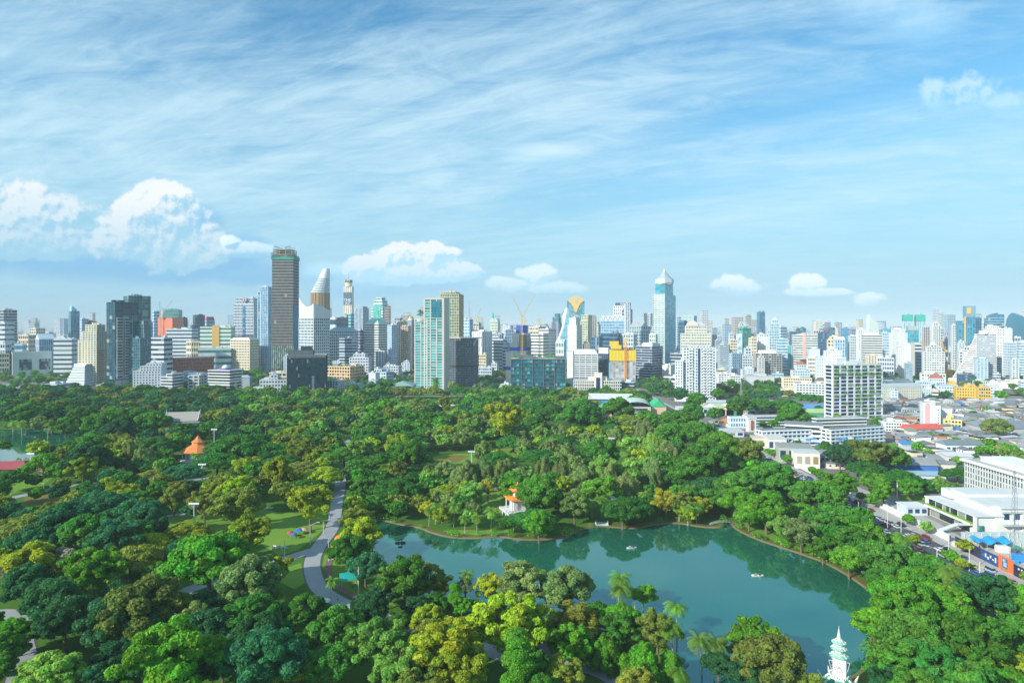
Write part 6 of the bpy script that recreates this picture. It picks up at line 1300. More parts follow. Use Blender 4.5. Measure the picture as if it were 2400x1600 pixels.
# building yard things
x, y = G(2335, 1292); t = thing('tarpaulin_shelter', 'rippled bright blue tarpaulin roof over the building yard', 'shelter', (x, y, 0))
mb = MB()
for i in range(14):
 for j in range(3):
  f = lambda a, b: (-8 + a * 1.15, b * 2, 3.6 + .5 * math.sin(a * 1.1) + .35 * math.sin(b * 2 + a) + b * .35)
  mb.face([f(i, j), f(i + 1, j), f(i + 1, j + 1), f(i, j + 1)])
mb.build('tarpaulin', plain((.02, .30, .60), .4, .15, .6), t)
mb = MB()
for k in range(5): mb.bar((-7.8 + k * 3.9, .2, 0), (-7.8 + k * 3.9, .2, 3.4), .1); mb.bar((-7.8 + k * 3.9, 5.6, 0), (-7.8 + k * 3.9, 5.6, 4), .1)
mb.build('posts', STEEL, t)
for lab, px, py, w_, d_, h_2, c in [('white box container under the blue tarpaulin', 2354, 1296, 5, 3, 2.6, Wc), ('pale grey tarpaulin-covered pile left of the blue tarpaulin', 2272, 1286, 9, 5, 2, (.5, .5, .46)), ('green skip in the building yard', 2384, 1292, 5, 2.5, 1.6, (.05, .3, .2)), ('dark generator box in the building yard', 2386, 1303, 2.6, 2, 2.2, Dk), ('blue machine at the right side of the yard', 2392, 1318, 4, 3, 2.8, (.03, .25, .6)), ('stack of rust-coloured boards in the yard', 2376, 1340, 6, 3, .9, (.4, .16, .06)), ('blue barrels stacked against the yard edge', 2380, 1322, 3, 2, 1.5, (.03, .3, .6))]:
 x, y = G(px, py); mb = MB(); mb.box(-w_ / 2, w_ / 2, 0, d_, .1, h_2); mb.box(-w_ / 2 + .15, w_ / 2 - .15, -.08, 0, .3, h_2 - .3); mb.prism([(-w_ / 2 - .1, -.1), (w_ / 2 + .1, -.1), (w_ / 2 + .1, d_ + .1), (-w_ / 2 - .1, d_ + .1)], h_2, h_2 + .35, scale=.8)
 tag(mb.build('site_equipment', plain(c, .7, .2, 1), None, (x, y, 0), R(random.uniform(-15, 15))), lab, 'site equipment')
# lattice masts and cranes
def lattice(mb, A, B_, w0, w1, n=10, r=.1):
 A = Vector(A); B_ = Vector(B_); d = (B_ - A).normalized(); u = d.cross(Vector((0, 1, 0)));
 if u.length < .1: u = d.cross(Vector((1, 0, 0)))
 u.normalize(); v = d.cross(u)
 def c(f, i): w_ = w0 + (w1 - w0) * f; return A + (B_ - A) * f + u * (w_ / 2 * (1 if i in (0, 3) else -1)) + v * (w_ / 2 * (1 if i < 2 else -1))
 for i in range(4): mb.bar(c(0, i), c(1, i), r)
 for k in range(n):
  for i in range(4): mb.bar(c(k / n, i), c((k + 1) / n, (i + 1) % 4), r * .7)
def mast(label, px, py, h, w0=2.2, w1=.8, c=(.3, .34, .36), name='lattice_mast', arms=0, r=.12):
 x, y = G(px, py); t = thing(name, label, 'mast', (x, y, 0)); mb = MB(); lattice(mb, (0, 0, 0), (0, 0, h), w0, w1, max(6, int(h / 2.5)), r); mb.build('lattice', plain(c), t)
 for k in range(arms): mb = MB(); mb.bar((-2.6, 0, h * (.75 + .1 * k)), (2.6, 0, h * (.75 + .1 * k)), r * 1.4); mb.build('cross_arm', plain(c), t)
mast('tall dark lattice radio mast in front of the low modern building', 2378, 1308, 38, 2.6, .6, (.16, .18, .22), r=.07)
mast('grey power pylon left of the palm clump beside the horse track', 1112, 937, 22, 3, 1, arms=2); mast('grey power pylon between trees right of its twin beside the track', 1127, 936, 26, 3.4, 1, arms=2)
mast('blue-grey lattice mast between trees right of the rust brown building', 1737, 940, 28, 2.4, 1); mast('slim pylon in front of the black cube office', 734, 940, 34, 3, 1.2, arms=3, r=.16)
mast('small lattice mast near the domed tiered office', 553, 935, 24, 2.4, 1, arms=1)
def crane(label, px, yb, py0, jib, cj=None, c=(.65, .36, .05), w_=3.0, mastc=None):
 """tower crane: mast from the ground to row py0, luffing jib to pixel jib"""
 D_ = DIST(yb); s_ = D_ / F; x = (px - 1200) * s_; t = thing('tower_crane', label, 'crane', (x, D_, 0)); z0 = H + (HZ - py0) * s_
 mb = MB(); lattice(mb, (0, 0, 0), (0, 0, z0), w_, w_, int(z0 / 6), w_ * .10); mb.build('mast', plain(c), t)
 jx, jz = (jib[0] - px) * s_, H + (HZ - jib[1]) * s_; mb = MB(); lattice(mb, (0, 0, z0), (jx, 0, jz), w_ * .8, w_ * .5, 16, w_ * .08); mb.build('jib', plain(mastc or (.62, .42, .28)), t)
 mb = MB(); sg = -1 if jx > 0 else 1; mb.box(min(0, sg * 6 * s_), max(0, sg * 6 * s_), -2, 2, z0 - 1, z0 + 2); mb.bar((0, 0, z0), (sg * 3 * s_, 0, z0 + 10 * s_), w_ * .12); mb.bar((sg * 3 * s_, 0, z0 + 10 * s_), (jx * .8, 0, z0 + (jz - z0) * .8), w_ * .05); mb.build('counterweight', plain((.5, .5, .46)), t)
 mb = MB(); mb.box(-2, 2, -3.5, -1.5, z0 - 3, z0 + 1); mb.build('cab', plain((.75, .55, .05)), t)
crane('orange tower crane with jib leaning right before the blue-banded core', 1223, 874, 746, (1254, 690)); crane('pale crane with jib leaning left beside the orange tower crane', 1229, 862, 752, (1200, 693), c=(.6, .42, .3))
crane('slender orange crane with upright jib above the white gridded tower', 1100, 862, 745, (1099, 706), c=(.7, .4, .15), w_=2.6); crane('short luffing crane on the cream arched block', 1117, 863, 748, (1127, 722), c=(.6, .45, .35), w_=2.2)
crane('thin grey crane with upright jib over the orange netted building', 376, 842, 742, (374, 706), c=(.45, .5, .55), w_=2.4, mastc=(.45, .5, .55)); crane('red crane with long white jib over the orange netted building', 382, 841, 734, (404, 703), c=(.55, .12, .12), w_=2.4, mastc=(.6, .62, .66))
crane('orange crane on the yellow netted construction building', 1466, 900, 797, (1478, 781), c=(.75, .30, .05), w_=3)
crane('orange luffing crane among the right-hand white towers', 2214, 886, 822, (2204, 795), c=(.72, .42, .10), w_=3, mastc=(.72, .42, .10)); crane('second orange luffing jib left of the white pyramidal block', 2172, 876, 812, (2158, 801), c=(.72, .42, .10), w_=3, mastc=(.72, .42, .10))
shed('pair of bright orange hoist boxes below the right-hand crane', 2219, 884, 24, 10, 14, 0, (.85, .42, .02), (.85, .42, .02), name='hoist_box', cat='hoist box')
# pole helpers
def flood(label, px, ytop, ybase, n=6, sc=1):
 x, y = G(px, ybase); h = H + (HZ - ytop) * y / F; t = thing('floodlight_pole', label, 'light pole', (x, y, 0)); OPENV.append((px - 5, px + 5, ybase - 8))
 mb = MB(); mb.bar((0, 0, 0), (0, 0, h), .32, n=8, r2=.2); mb.build('pole', plain((.62, .68, .70)), t)
 mb = MB(); mb.bar((-2.2, 0, h - .4), (2.2, 0, h - .4), .14); mb.bar((-1.6, .6, h - 1.5), (1.6, .6, h - 1.5), .12); mb.build('crossbar', STEEL, t)
 for k in range(n): mb = MB(); c = -2.1 + k * 4.2 / (n - 1); mb.box(c - .38, c + .38, -.5, .3, h - .3, h + .5); mb.build('lamp_head', plain((.78, .82, .84)), t)
for a in [('floodlight pole on the lawn left of the palm row', 72, 1063, 1118), ('tall floodlight pole on the dark central-left lawn', 455, 1180, 1237), ('floodlight pole at the right edge of the small left lawn', 474, 1088, 1130), ('floodlight pole just right of the orange-roofed pavilion', 502, 1006, 1052), ('floodlight pole before the casuarina row', 1105, 1058, 1096), ('floodlight pole in the trees left of the road', 1433, 1027, 1068)]: flood(*a)
def pole(label, px, ytop, ybase, r=.16, c=(.62, .64, .66), name='light_pole', arms=0, cat='light pole', ball=False, alen=3.2, rz=0.0, group=None):
 x, y = G(px, ybase); h = H + (HZ - ytop) * y / F; t = thing(name, label, cat, (x, y, 0), rz, group)
 mb = MB(); mb.bar((0, 0, 0), (0, 0, h), r, n=6, r2=r * .7); mb.build('pole', plain(c), t)
 for k in range(arms):
  sg = 1 if k == 0 else -1; mb = MB(); mb.bar((0, 0, h - .6), (sg * alen, 0, h + .9), r * .6, r2=r * .4); mb.build('arm', plain(c), t)
  mb = MB(); mb.box(min(sg * alen, sg * alen + sg * 1.1), max(sg * alen, sg * alen + sg * 1.1), -.22, .22, h + .82, h + 1.02); mb.build('lamp_head', plain((.7, .72, .72)), t)
 if ball: mb = MB(); mb.lathe([(.05, h), (.34, h + .25), (.34, h + .5), (.05, h + .75)], 8); mb.build('lamp_globe', WHITE, t)
 return t
pole('white flagpole-like mast standing in the compound garden', 2103, 1126, 1168, .3, (.8, .82, .82)); pole('red and white banded mast rising from the trees', 1355, 900, 962, .4, (.62, .2, .2), name='radio_mast', cat='mast')
for lab, px, y0, y1 in [('white globe lamp on the curving left path, leftmost', 102, 1134, 1152), ('white globe lamp on the left path beside the round trees', 205, 1106, 1130), ('white globe lamp near the palm row on the left path', 248, 1120, 1138), ('white globe lamp at the bend of the left path', 262, 1112, 1128)]: pole(lab, px, y0, y1, .12, ball=True, name='globe_lamp')
for lab, px, y0, y1, ar in [('double-armed street lamp nearest on the road median', 2196, 1284, 1352, 2), ('double-armed street lamp farther up the road median', 1820, 1110, 1140, 2), ('double-armed street lamp half way up the road', 1741, 1040, 1070, 2), ('double-armed street lamp beside the distant parked cars', 1865, 1115, 1152, 2), ('single lamp pole beside the main park path, upper one', 772, 1180, 1218, 0), ('grey lamp pole with white arm beside the big yellow-green tree', 727, 1228, 1276, 1), ('grey utility pole near the picnic lawn', 667, 1265, 1308, 0), ('thin pole on the right of the picnic lawn', 758, 1222, 1250, 0), ('grey utility pole by the shrine garden', 770, 1262, 1315, 0), ('utility pole with wires beside the teal canopy', 840, 1328, 1392, 0), ('white pole among the trees left of Chinese pavilion trees', 1196, 1104, 1138, 0),
      ('utility pole in front of the hoarding', 2272, 1284, 1338, 0), ('utility pole left of the hoarding posters', 2223, 1258, 1310, 0), ('utility pole with crossbars at the compound corner', 2080, 1190, 1240, 0), ('concrete pole on the service road, first from the left', 2012, 1175, 1215, 0), ('concrete pole at the left end of the white wall', 1884, 1112, 1150, 0), ('white pole in the parking strip', 2112, 1208, 1255, 0), ('white lamp pole near the end of the red hoarding panel', 2296, 1315, 1350, 0), ('pole by the road beside the bend trees', 1778, 1060, 1092, 0), ('pole in the far road verge', 1842, 1112, 1145, 0)]:
 pole(lab, px, y0, y1, .17, arms=ar, name='street_lamp' if ar else 'utility_pole', cat='street lamp' if ar else 'pole')
# viewing post with speakers left-bottom
cp = pole('rusty lattice post topped by a white camera box in the dark trees at bottom left', 190, 1370, 1440, .22, (.2, .1, .09), name='camera_post', cat='camera post')
x, y = G(190, 1440); h = H + (HZ - 1370) * y / F
mb = MB(); mb.box(-1.3, 1.3, -1, 1, h - 2.6, h - 1.8); mb.build('platform', plain((.2, .08, .07)), cp)
mb = MB(); mb.box(-.8, .8, -.6, .6, h - .2, h + .9); mb.build('camera_box', WHITE, cp); OPENV.append((182, 198, 1410))
# shrine-like red and orange gazebo, canopies, umbrellas, tents
x, y = G(794, 1304); t = thing('gazebo', 'small orange-red gazebo on columns beside the main path', 'gazebo', (x, y, 0), R(10)); keep(x, y, 6); OPENV.append((784, 804, 1306))
mb = MB(); mb.prism([(-3.2, -3.2), (3.2, -3.2), (3.2, 3.2), (-3.2, 3.2)], 5.2, 7.2, scale=.45); mb.prism([(-1.8, -1.8), (1.8, -1.8), (1.8, 1.8), (-1.8, 1.8)], 8, 9.6, scale=.05); mb.box(-1.2, 1.2, -1.2, 1.2, 7.1, 8.1); mb.build('roof', plain((.75, .25, .04)), t)
for k in range(4): mb = MB(); q = (2.4 if k % 2 else -2.4, 2.4 if k > 1 else -2.4); mb.bar((q[0], q[1], .4), (q[0], q[1], 5.3), .28, n=8); mb.build('column', plain((.72, .18, .08)), t)
mb = MB(); mb.box(-4, 4, -4, 4, 0, .4); mb.build('base', plain((.6, .5, .4)), t); mb = MB(); mb.box(-1.2, 1.2, -1, 1, .4, 2.2); mb.build('altar', plain((.7, .55, .2)), t)
x, y = G(817, 1373); t = thing('canopy', 'tilted turquoise canopy on posts beside the main path', 'canopy', (x, y, 0), R(24)); keep(x, y, 6); OPENV.append((800, 842, 1380))
mb = MB(); mb.face([(-3.2, -2.4, 3.2), (3.2, -2.4, 3.2), (3.2, 2.4, 4.6), (-3.2, 2.4, 4.6)]); mb.face([(-3.2, -2.4, 3.1), (-3.2, 2.4, 4.5), (3.2, 2.4, 4.5), (3.2, -2.4, 3.1)]); mb.build('canopy_cloth', plain((.02, .42, .38), .5), t)
mb = MB()
for k in range(4): q = (3 if k % 2 else -3, 2.2 if k > 1 else -2.2); mb.bar((q[0], q[1], 0), (q[0], q[1], 4.4 if k > 1 else 3.2), .08)
mb.build('posts', STEEL, t)
x, y = G(896, 1400); t = thing('canopy', 'low teal canopy half hidden under the lakeside trees', 'canopy', (x, y, 0), R(-10)); mb = MB(); mb.prism([(-3, -2), (3, -2), (3, 2), (-3, 2)], 2.6, 3.4, scale=.5); mb.build('canopy_cloth', plain((.02, .36, .34)), t)
mb = MB(); [mb.bar((a, b, 0), (a, b, 2.7), .07) for a in (-2.8, 2.8) for b in (-1.8, 1.8)]; mb.build('posts', STEEL, t)
def umbrella(lab, px, py, c, r=1.6, name='parasol'):
 x, y = G(px, py); t = thing(name, lab, 'parasol', (x, y, 0)); mb = MB(); mb.lathe([(r, 2.1), (r * .55, 2.6), (0, 2.85)], 10); mb.lathe([(0, 2.8), (r, 2.05)], 10); mb.build('canopy', plain(c), t); mb = MB(); mb.bar((0, 0, 0), (0, 0, 2.8), .05); mb.build('pole', STEEL, t)
for a in [('white parasol at the foot of the main path', 761, 1420, (.8, .8, .8), 2.2), ('red parasol at left of the picnic stalls', 680, 1258, (.7, .05, .08)), ('blue parasol between the picnic stalls', 688, 1262, (.05, .15, .6)), ('big blue parasol in the picnic stalls', 701, 1252, (.03, .15, .65), 2.2), ('red and white parasol at right of the picnic stalls', 712, 1250, (.75, .35, .3), 2.0), ('red parasol near the bright green shrub', 333, 1128, (.7, .05, .08), 1.8), ('blue parasol near the bright green shrub', 340, 1129, (.1, .1, .55), 1.8)]: umbrella(*a)
OPENV += [(672, 718, 1262), (636, 676, 1292), (325, 346, 1124), (750, 772, 1412)]
random.seed(21)
for k, (px, py) in enumerate([(640, 1286), (645, 1282), (650, 1286), (655, 1283), (661, 1286), (667, 1284), (672, 1287)]):
 x, y = G(px, py); mb = MB(); mb.box(-.7, .7, -.3, .3, .40, .48); mb.box(-.7, .7, .26, .34, .48, 1.0); [mb.box(a, a + .08, -.28, .28, 0, .4) for a in (-.65, .57)]
 tag(mb.build('garden_bench', WHITE, None, (x, y, 0.05), random.uniform(0, 6)), 'white garden bench in the cluster on the lawn left of the path', 'bench', 'white benches on the lawn')
x, y = G(112, 1002); t = thing('boat_house', 'tiny white shed on the far shore of the left lake', 'shed', (x, y, 0)); mb = MB(); mb.box(-3, 3, -2, 2, .3, 3); mb.build('wall', WHITE, t); mb = MB(); mb.hip(-3, 3, -2, 2, 3, 1.6, 0, 1, .4); mb.build('roof', plain((.7, .72, .72)), t)
x, y = G(1411, 1229); t = thing('jetty', 'small white floating jetty on the lake shore', 'jetty', (x, y, 0), R(-6)); mb = MB(); mb.box(-3.4, 3.4, -2.6, 2.6, .15, .55); mb.box(-3.0, -2.8, -2.4, 2.4, .55, 1.5); mb.box(2.8, 3, -2.4, 2.4, .55, 1.5); mb.build('deck', plain((.62, .72, .74)), t)
x, y = G(1693, 1229); t = thing('foot_bridge', 'small dark footbridge over the lake inlet', 'bridge', (x, y, 0), R(8))
mb = MB()
for k in range(8):
 f = lambda q: (-7 + q * 1.75, .6 + 1.2 * math.sin(math.pi * q / 8)); a, b = f(k), f(k + 1)
 mb.face([(a[0], -1, a[1]), (b[0], -1, b[1]), (b[0], 1, b[1]), (a[0], 1, a[1])]); mb.face([(a[0], -1.05, a[1] - .3), (b[0], -1.05, b[1] - .3), (b[0], -1.05, b[1] + .1), (a[0], -1.05, a[1] + .1)]); mb.bar((a[0], -1, a[1] + 1), (b[0], -1, b[1] + 1), .07); mb.bar((a[0], -1, a[1]), (a[0], -1, a[1] + 1), .05)
mb.build('deck', plain((.25, .26, .26)), t); OPENV += [(1675, 1712, 1228), (1398, 1425, 1226)]
# white clock pagoda at the lower right
x, y = G(1966, 1640); t = thing('clock_pagoda', 'white clock tower with three tiered green-edged roofs and white spire', 'clock tower', (x, y, 0), R(-20)); keep(x, y, 8); PAG = (x, y)
s_ = y / F; zf = lambda p: H + (HZ - p) * s_
zb = zf(1578); PW = plain((.78, .78, .74), .6, .12, 2); PG = plain((.03, .38, .24), .5, .15, 2)
SC = s_
def pr(z, r): return (r * SC, zf(z))
mb = MB(); mb.lathe([pr(1494, 4.6), pr(1486, 3.0), pr(1474, 1.1)], 8, rot=.39); mb.lathe([(.08, zf(1474)), (.03, zf(1465))], 5); mb.build('spire', PW, t)
for i, (yt, ye, rr, rn) in enumerate([(1494, 1504, 17, 4.5), (1510, 1518, 19, 10.5), (1526, 1535, 22, 11.5)]):
 mb = MB(); prof = []
 for k in range(6):
  f = k / 5; prof.append(((rr * (1 - f) ** 1.5 + rn * (1 - (1 - f) ** 1.5)) * SC, zf(ye) + (zf(yt) - zf(ye)) * f))
 mb.lathe([(rr * SC * .99, zf(ye) + .12), ] + prof, 8, rot=.39, cap=True)
 rf = mb.build('tiered_roof', plain((.20, .46, .34), .5, .15, 2), t)
 mb = MB()
 for q in range(32):
  an = q * math.pi / 16; e = rr * (1 / max(math.cos((an - .39 + math.pi / 8) % (math.pi / 4) - math.pi / 8), .9)) * .86
  P0 = Vector((e * SC * math.cos(an), e * SC * math.sin(an), zf(ye) + .05)); P2 = Vector(((rn + .5) * SC * math.cos(an), (rn + .5) * SC * math.sin(an), zf(ye) + (zf(yt) - zf(ye)) * .86)); Pm = (P0 + P2) / 2 + Vector((0, 0, -(zf(yt) - zf(ye)) * .16))
  mb.bar(P0, Pm, .07); mb.bar(Pm, P2, .07)
 mb.build('roof_ribs', PW, rf)
 mb = MB(); mb.lathe([((rn - 1) * SC if i else 10 * SC, zf(ye + 8)), ((rn - 1) * SC if i else 10 * SC, zf(ye - 3))], 8, rot=.39); mb.build('storey', PW, t)
 mb = MB(); 
 for q in range(8): an = q * math.pi / 4; rr_ = (10.6 if i < 1 else rn) * SC; mb.box(rr_ * math.cos(an) - .1, rr_ * math.cos(an) + .1, rr_ * math.sin(an) - .1, rr_ * math.sin(an) + .1, zf(ye + 3), zf(ye + 1))
 mb.build('openings', DKM, t)
hw = 14.2 * SC; z0, z1 = zf(1574), zf(1540)
mb = MB(); mb.box(-hw * .92, hw * .92, -hw * .92, hw * .92, zf(1600), z1 + .3); mb.build('clock_storey', PW, t)
for k in range(4):
 q = k * math.pi / 2; fo = empty('clock_face', (0, 0, (z0 + z1) / 2), q, t); fo.name = 'clock'
 mb = MB(); mb.box(-hw * .9, hw * .9, -hw, -hw * .921, -(z1 - z0) / 2 * .98, (z1 - z0) / 2 * .98); mb.build('clock_face', WHITE, fo)
 mb = MB(); Rr = min(hw * .8, (z1 - z0) / 2 * .85); Y0 = -hw - .04
 for m_ in range(12):
  an = m_ * math.pi / 6; c_, s2 = math.cos(an), math.sin(an); mb.bar((Rr * c_ * .82, Y0, Rr * s2 * .82), (Rr * c_, Y0, Rr * s2), .06)
 mb.bar((0, Y0 - .03, 0), (-Rr * .5, Y0 - .03, -Rr * .12), .06); mb.bar((0, Y0 - .03, 0), (Rr * .5, Y0 - .03, -Rr * .55), .05); mb.bar((0, Y0 - .03, 0), (-Rr * .25, Y0 - .03, Rr * .3), .05); mb.build('clock_hands', DKM, fo)
mb = MB(); mb.lathe([(20 * SC, zf(1592)), (20 * SC, zf(1582)), (19 * SC, zf(1582))], 8, rot=.39); mb.build('gallery', PW, t)
mb = MB()
for q in range(24): an = q * math.pi / 12 + .1; mb.box(20 * SC * math.cos(an) - .12, 20 * SC * math.cos(an) + .12, 20 * SC * math.sin(an) - .12, 20 * SC * math.sin(an) + .12, zf(1583), zf(1577))
mb.build('balusters', PW, t)
for (ra, rb, ya, yb2) in ((21, 38, 1586, 1604), (24, 48, 1608, 1632)):
 mb = MB(); mb.lathe([(rb * SC, zf(yb2)), (ra * SC, zf(ya))], 8, rot=.39, cap=False); rf = mb.build('lower_roof', PG, t)
 mb = MB()
 for q in range(8):
  an = q * math.pi / 4 + .39; c_, s2 = math.cos(an), math.sin(an)
  A = Vector((ra * SC * c_, ra * SC * s2, zf(ya) + .1)); Bq = Vector((rb * SC * c_, rb * SC * s2, zf(yb2) + .15)); mb.bar(A, Bq, .28); mb.bar(Bq, Bq + Vector((c_ * 1.1, s2 * 1.1, 2.2)), .5, r2=.06)
  an2 = an + math.pi / 4; C2 = Vector((rb * SC * math.cos(an2), rb * SC * math.sin(an2), zf(yb2) + .1)); mb.bar(Bq, C2, .22)
 mb.build('roof_ridges', PW, rf)
mb = MB(); mb.lathe([(24 * SC, 0), (23 * SC, zf(1604))], 8, rot=.39); mb.build('base_storey', PW, t)
for sg in (-1, 1):
 mb = MB(); mb.bar((sg * hw, -1, zf(1545)), (sg * (hw + .9), -1, zf(1545)), .06); mb.bar((sg * (hw + .9), -1, zf(1545)), (sg * (hw + .5), -1, zf(1560)), .06); mb.bar((sg * (hw + .5), -1, zf(1560)), (sg * hw, -1, zf(1575)), .06); mb.build('lamp_bracket', PW, t)
# boats with rowers
def person(name, label, loc, rz, shirt, trousers, seated=True, group=None):
 v = []; e = []; r = []
 def a(x, y, z, rad, par=None):
  v.append((x, y, z)); r.append(rad)
  if par is not None: e.append((par, len(v) - 1))
  return len(v) - 1
 if seated:
  p = a(0, 0, .45, .17); c = a(0, .05, .72, .15, p); sh = a(0, .06, .98, .17, c); n = a(0, .04, 1.10, .07, sh); hd = a(0, .02, 1.24, .11, n); a(0, .02, 1.34, .09, hd)
  for s2 in (-1, 1):
   u = a(.22 * s2, .05, .96, .07, sh); el = a(.30 * s2, -.12, .75, .05, u); a(.24 * s2, -.36, .74, .04, el)
   k = a(.12 * s2, -.40, .48, .08, p); a(.13 * s2, -.48, .10, .05, k)
 else:
  p = a(0, 0, .95, .15); c = a(0, 0, 1.2, .14, p); sh = a(0, 0, 1.42, .16, c); n = a(0, 0, 1.54, .06, sh); hd = a(0, 0, 1.66, .10, n); a(0, 0, 1.74, .08, hd)
  for s2 in (-1, 1):
   u = a(.21 * s2, 0, 1.40, .06, sh); el = a(.27 * s2, .03, 1.12, .045, u); a(.26 * s2, -.08, .88, .04, el)
   k = a(.1 * s2, -.03 * s2, .5, .08, p); f = a(.11 * s2, .04 * s2, .06, .05, k); a(.11 * s2, -.14 + .04 * s2, .04, .04, f)
 me = bpy.data.meshes.new('person'); me.from_pydata(v, e, []); o = bpy.data.objects.new(name, me); link(o)
 md = o.modifiers.new('s', 'SKIN'); o.data.skin_vertices[0].data[0].use_root = True
 for i, rad in enumerate(r): o.data.skin_vertices[0].data[i].radius = (rad, rad)
 md2 = o.modifiers.new('d', 'SUBSURF'); md2.levels = 1; md2.render_levels = 1
 dg = bpy.context.evaluated_depsgraph_get(); m2 = bpy.data.meshes.new_from_object(o.evaluated_get(dg)); o.modifiers.clear(); o.data = m2
 m2.materials.clear()
 for c_ in ((.42, .26, .18), shirt, trousers, (.02, .015, .012)): m2.materials.append(plain(c_, .8, .05))
 top = 1.05 if seated else 1.5
 for pl in m2.polygons:
  z = pl.center.z; pl.material_index = 3 if z > top + .22 else 0 if z > top + .02 else 1 if z > (.52 if seated else .95) else 2
  pl.use_smooth = True
 o.location = loc; o.rotation_euler = (0, 0, rz); tag(o, label, 'person', group); return o
def rowboat(lab, px, py, rz, hull, plabs, covered=False):
 x, y = G(px, py, .1); t = thing('rowing_boat', lab, 'boat', (x, y, .1), rz); mb = MB()
 prof = [(-2.3, .25, .5), (-1.8, .7, .45), (-.6, .85, .40), (.8, .82, .40), (1.8, .5, .48), (2.4, .05, .62)]
 for (x0, w0, z0), (x1, w1, z1) in zip(prof, prof[1:]):
  for s2 in (-1, 1):
   mb.face([(x0, s2 * w0, z0), (x1, s2 * w1, z1), (x1, s2 * w1 * .7, -.1), (x0, s2 * w0 * .7, -.1)][::s2]); mb.face([(x0, s2 * w0, z0), (x1, s2 * w1, z1), (x1, s2 * w1 * .8, z1), (x0, s2 * w0 * .8, z0)][::-s2])
  mb.face([(x0, -w0 * .7, .05), (x1, -w1 * .7, .05), (x1, w1 * .7, .05), (x0, w0 * .7, .05)])
 mb.build('hull', plain(hull, .5), t)
 mb = MB(); mb.box(-.9, -.6, -.7, .7, .3, .4, bottom=True); mb.box(.6, .9, -.7, .7, .3, .4, bottom=True); mb.build('thwart', WOODM, t)
 for s2 in (-1, 1): mb = MB(); mb.bar((0, s2 * .6, .7), (.3, s2 * 3.2, .05), .05); mb.build('oar', WHITE, t)
 if covered: mb = MB(); mb.lathe([(1.3, 1.7), (.9, 2.0), (.1, 2.15)], 8); [mb.bar((a, b, .4), (a, b, 1.75), .04) for a in (-.8, .8) for b in (-.6, .6)]; mb.build('canopy', DKM, t)
 ca, sa = math.cos(rz), math.sin(rz)
 for k, (pl_, sh) in enumerate(plabs):
  ox = .75 if k == 0 else -.75; person('person', pl_, (x + ox * ca, y + ox * sa, .1), rz + (R(90) if k == 0 else R(-90)), sh, (.05, .06, .1))
rowboat('dark covered boat alone in the western arm of the lake', 938, 1272, R(5), (.04, .05, .06), [('rower under the dark boat cover near the palm bank', (.3, .08, .06))], True)
rowboat('white rowing boat with two people in the middle of the lake', 1480, 1284, R(8), (.62, .64, .62), [('person in dark shirt facing astern in the mid-lake boat', (.06, .06, .07)), ('person in white shirt in the mid-lake boat', (.6, .6, .6))])
rowboat('white rowing boat with two people near the eastern shore', 1775, 1349, R(-6), (.66, .66, .60), [('person in black shirt in the eastern rowing boat', (.03, .03, .04)), ('person in grey shirt in the eastern rowing boat', (.35, .35, .36))])
rowboat('white rowing boat half hidden behind the reddish lakeside tree', 1779, 1496, R(-10), (.62, .62, .60), [('person in the boat behind the reddish lakeside tree', (.06, .07, .1))])
# a few walkers on the paths
random.seed(4)
for lab, px, py, sh in [('person in white shirt walking on the main path', 756, 1275, (.7, .7, .7)), ('person in red shirt beside the picnic stalls', 694, 1262, (.6, .06, .05)), ('person in blue shirt beside the teal canopy', 826, 1380, (.08, .15, .4)), ('person in pale shirt at the lower bend of the path', 792, 1408, (.6, .6, .5)), ('person in white walking under the lakeside trees', 945, 1412, (.7, .7, .7)), ('person in dark clothes on the left curving path', 165, 1141, (.05, .05, .06))]:
 x, y = G(px, py); person('person', lab, (x, y, .12), random.uniform(0, 6), sh, (.05, .05, .1), False)
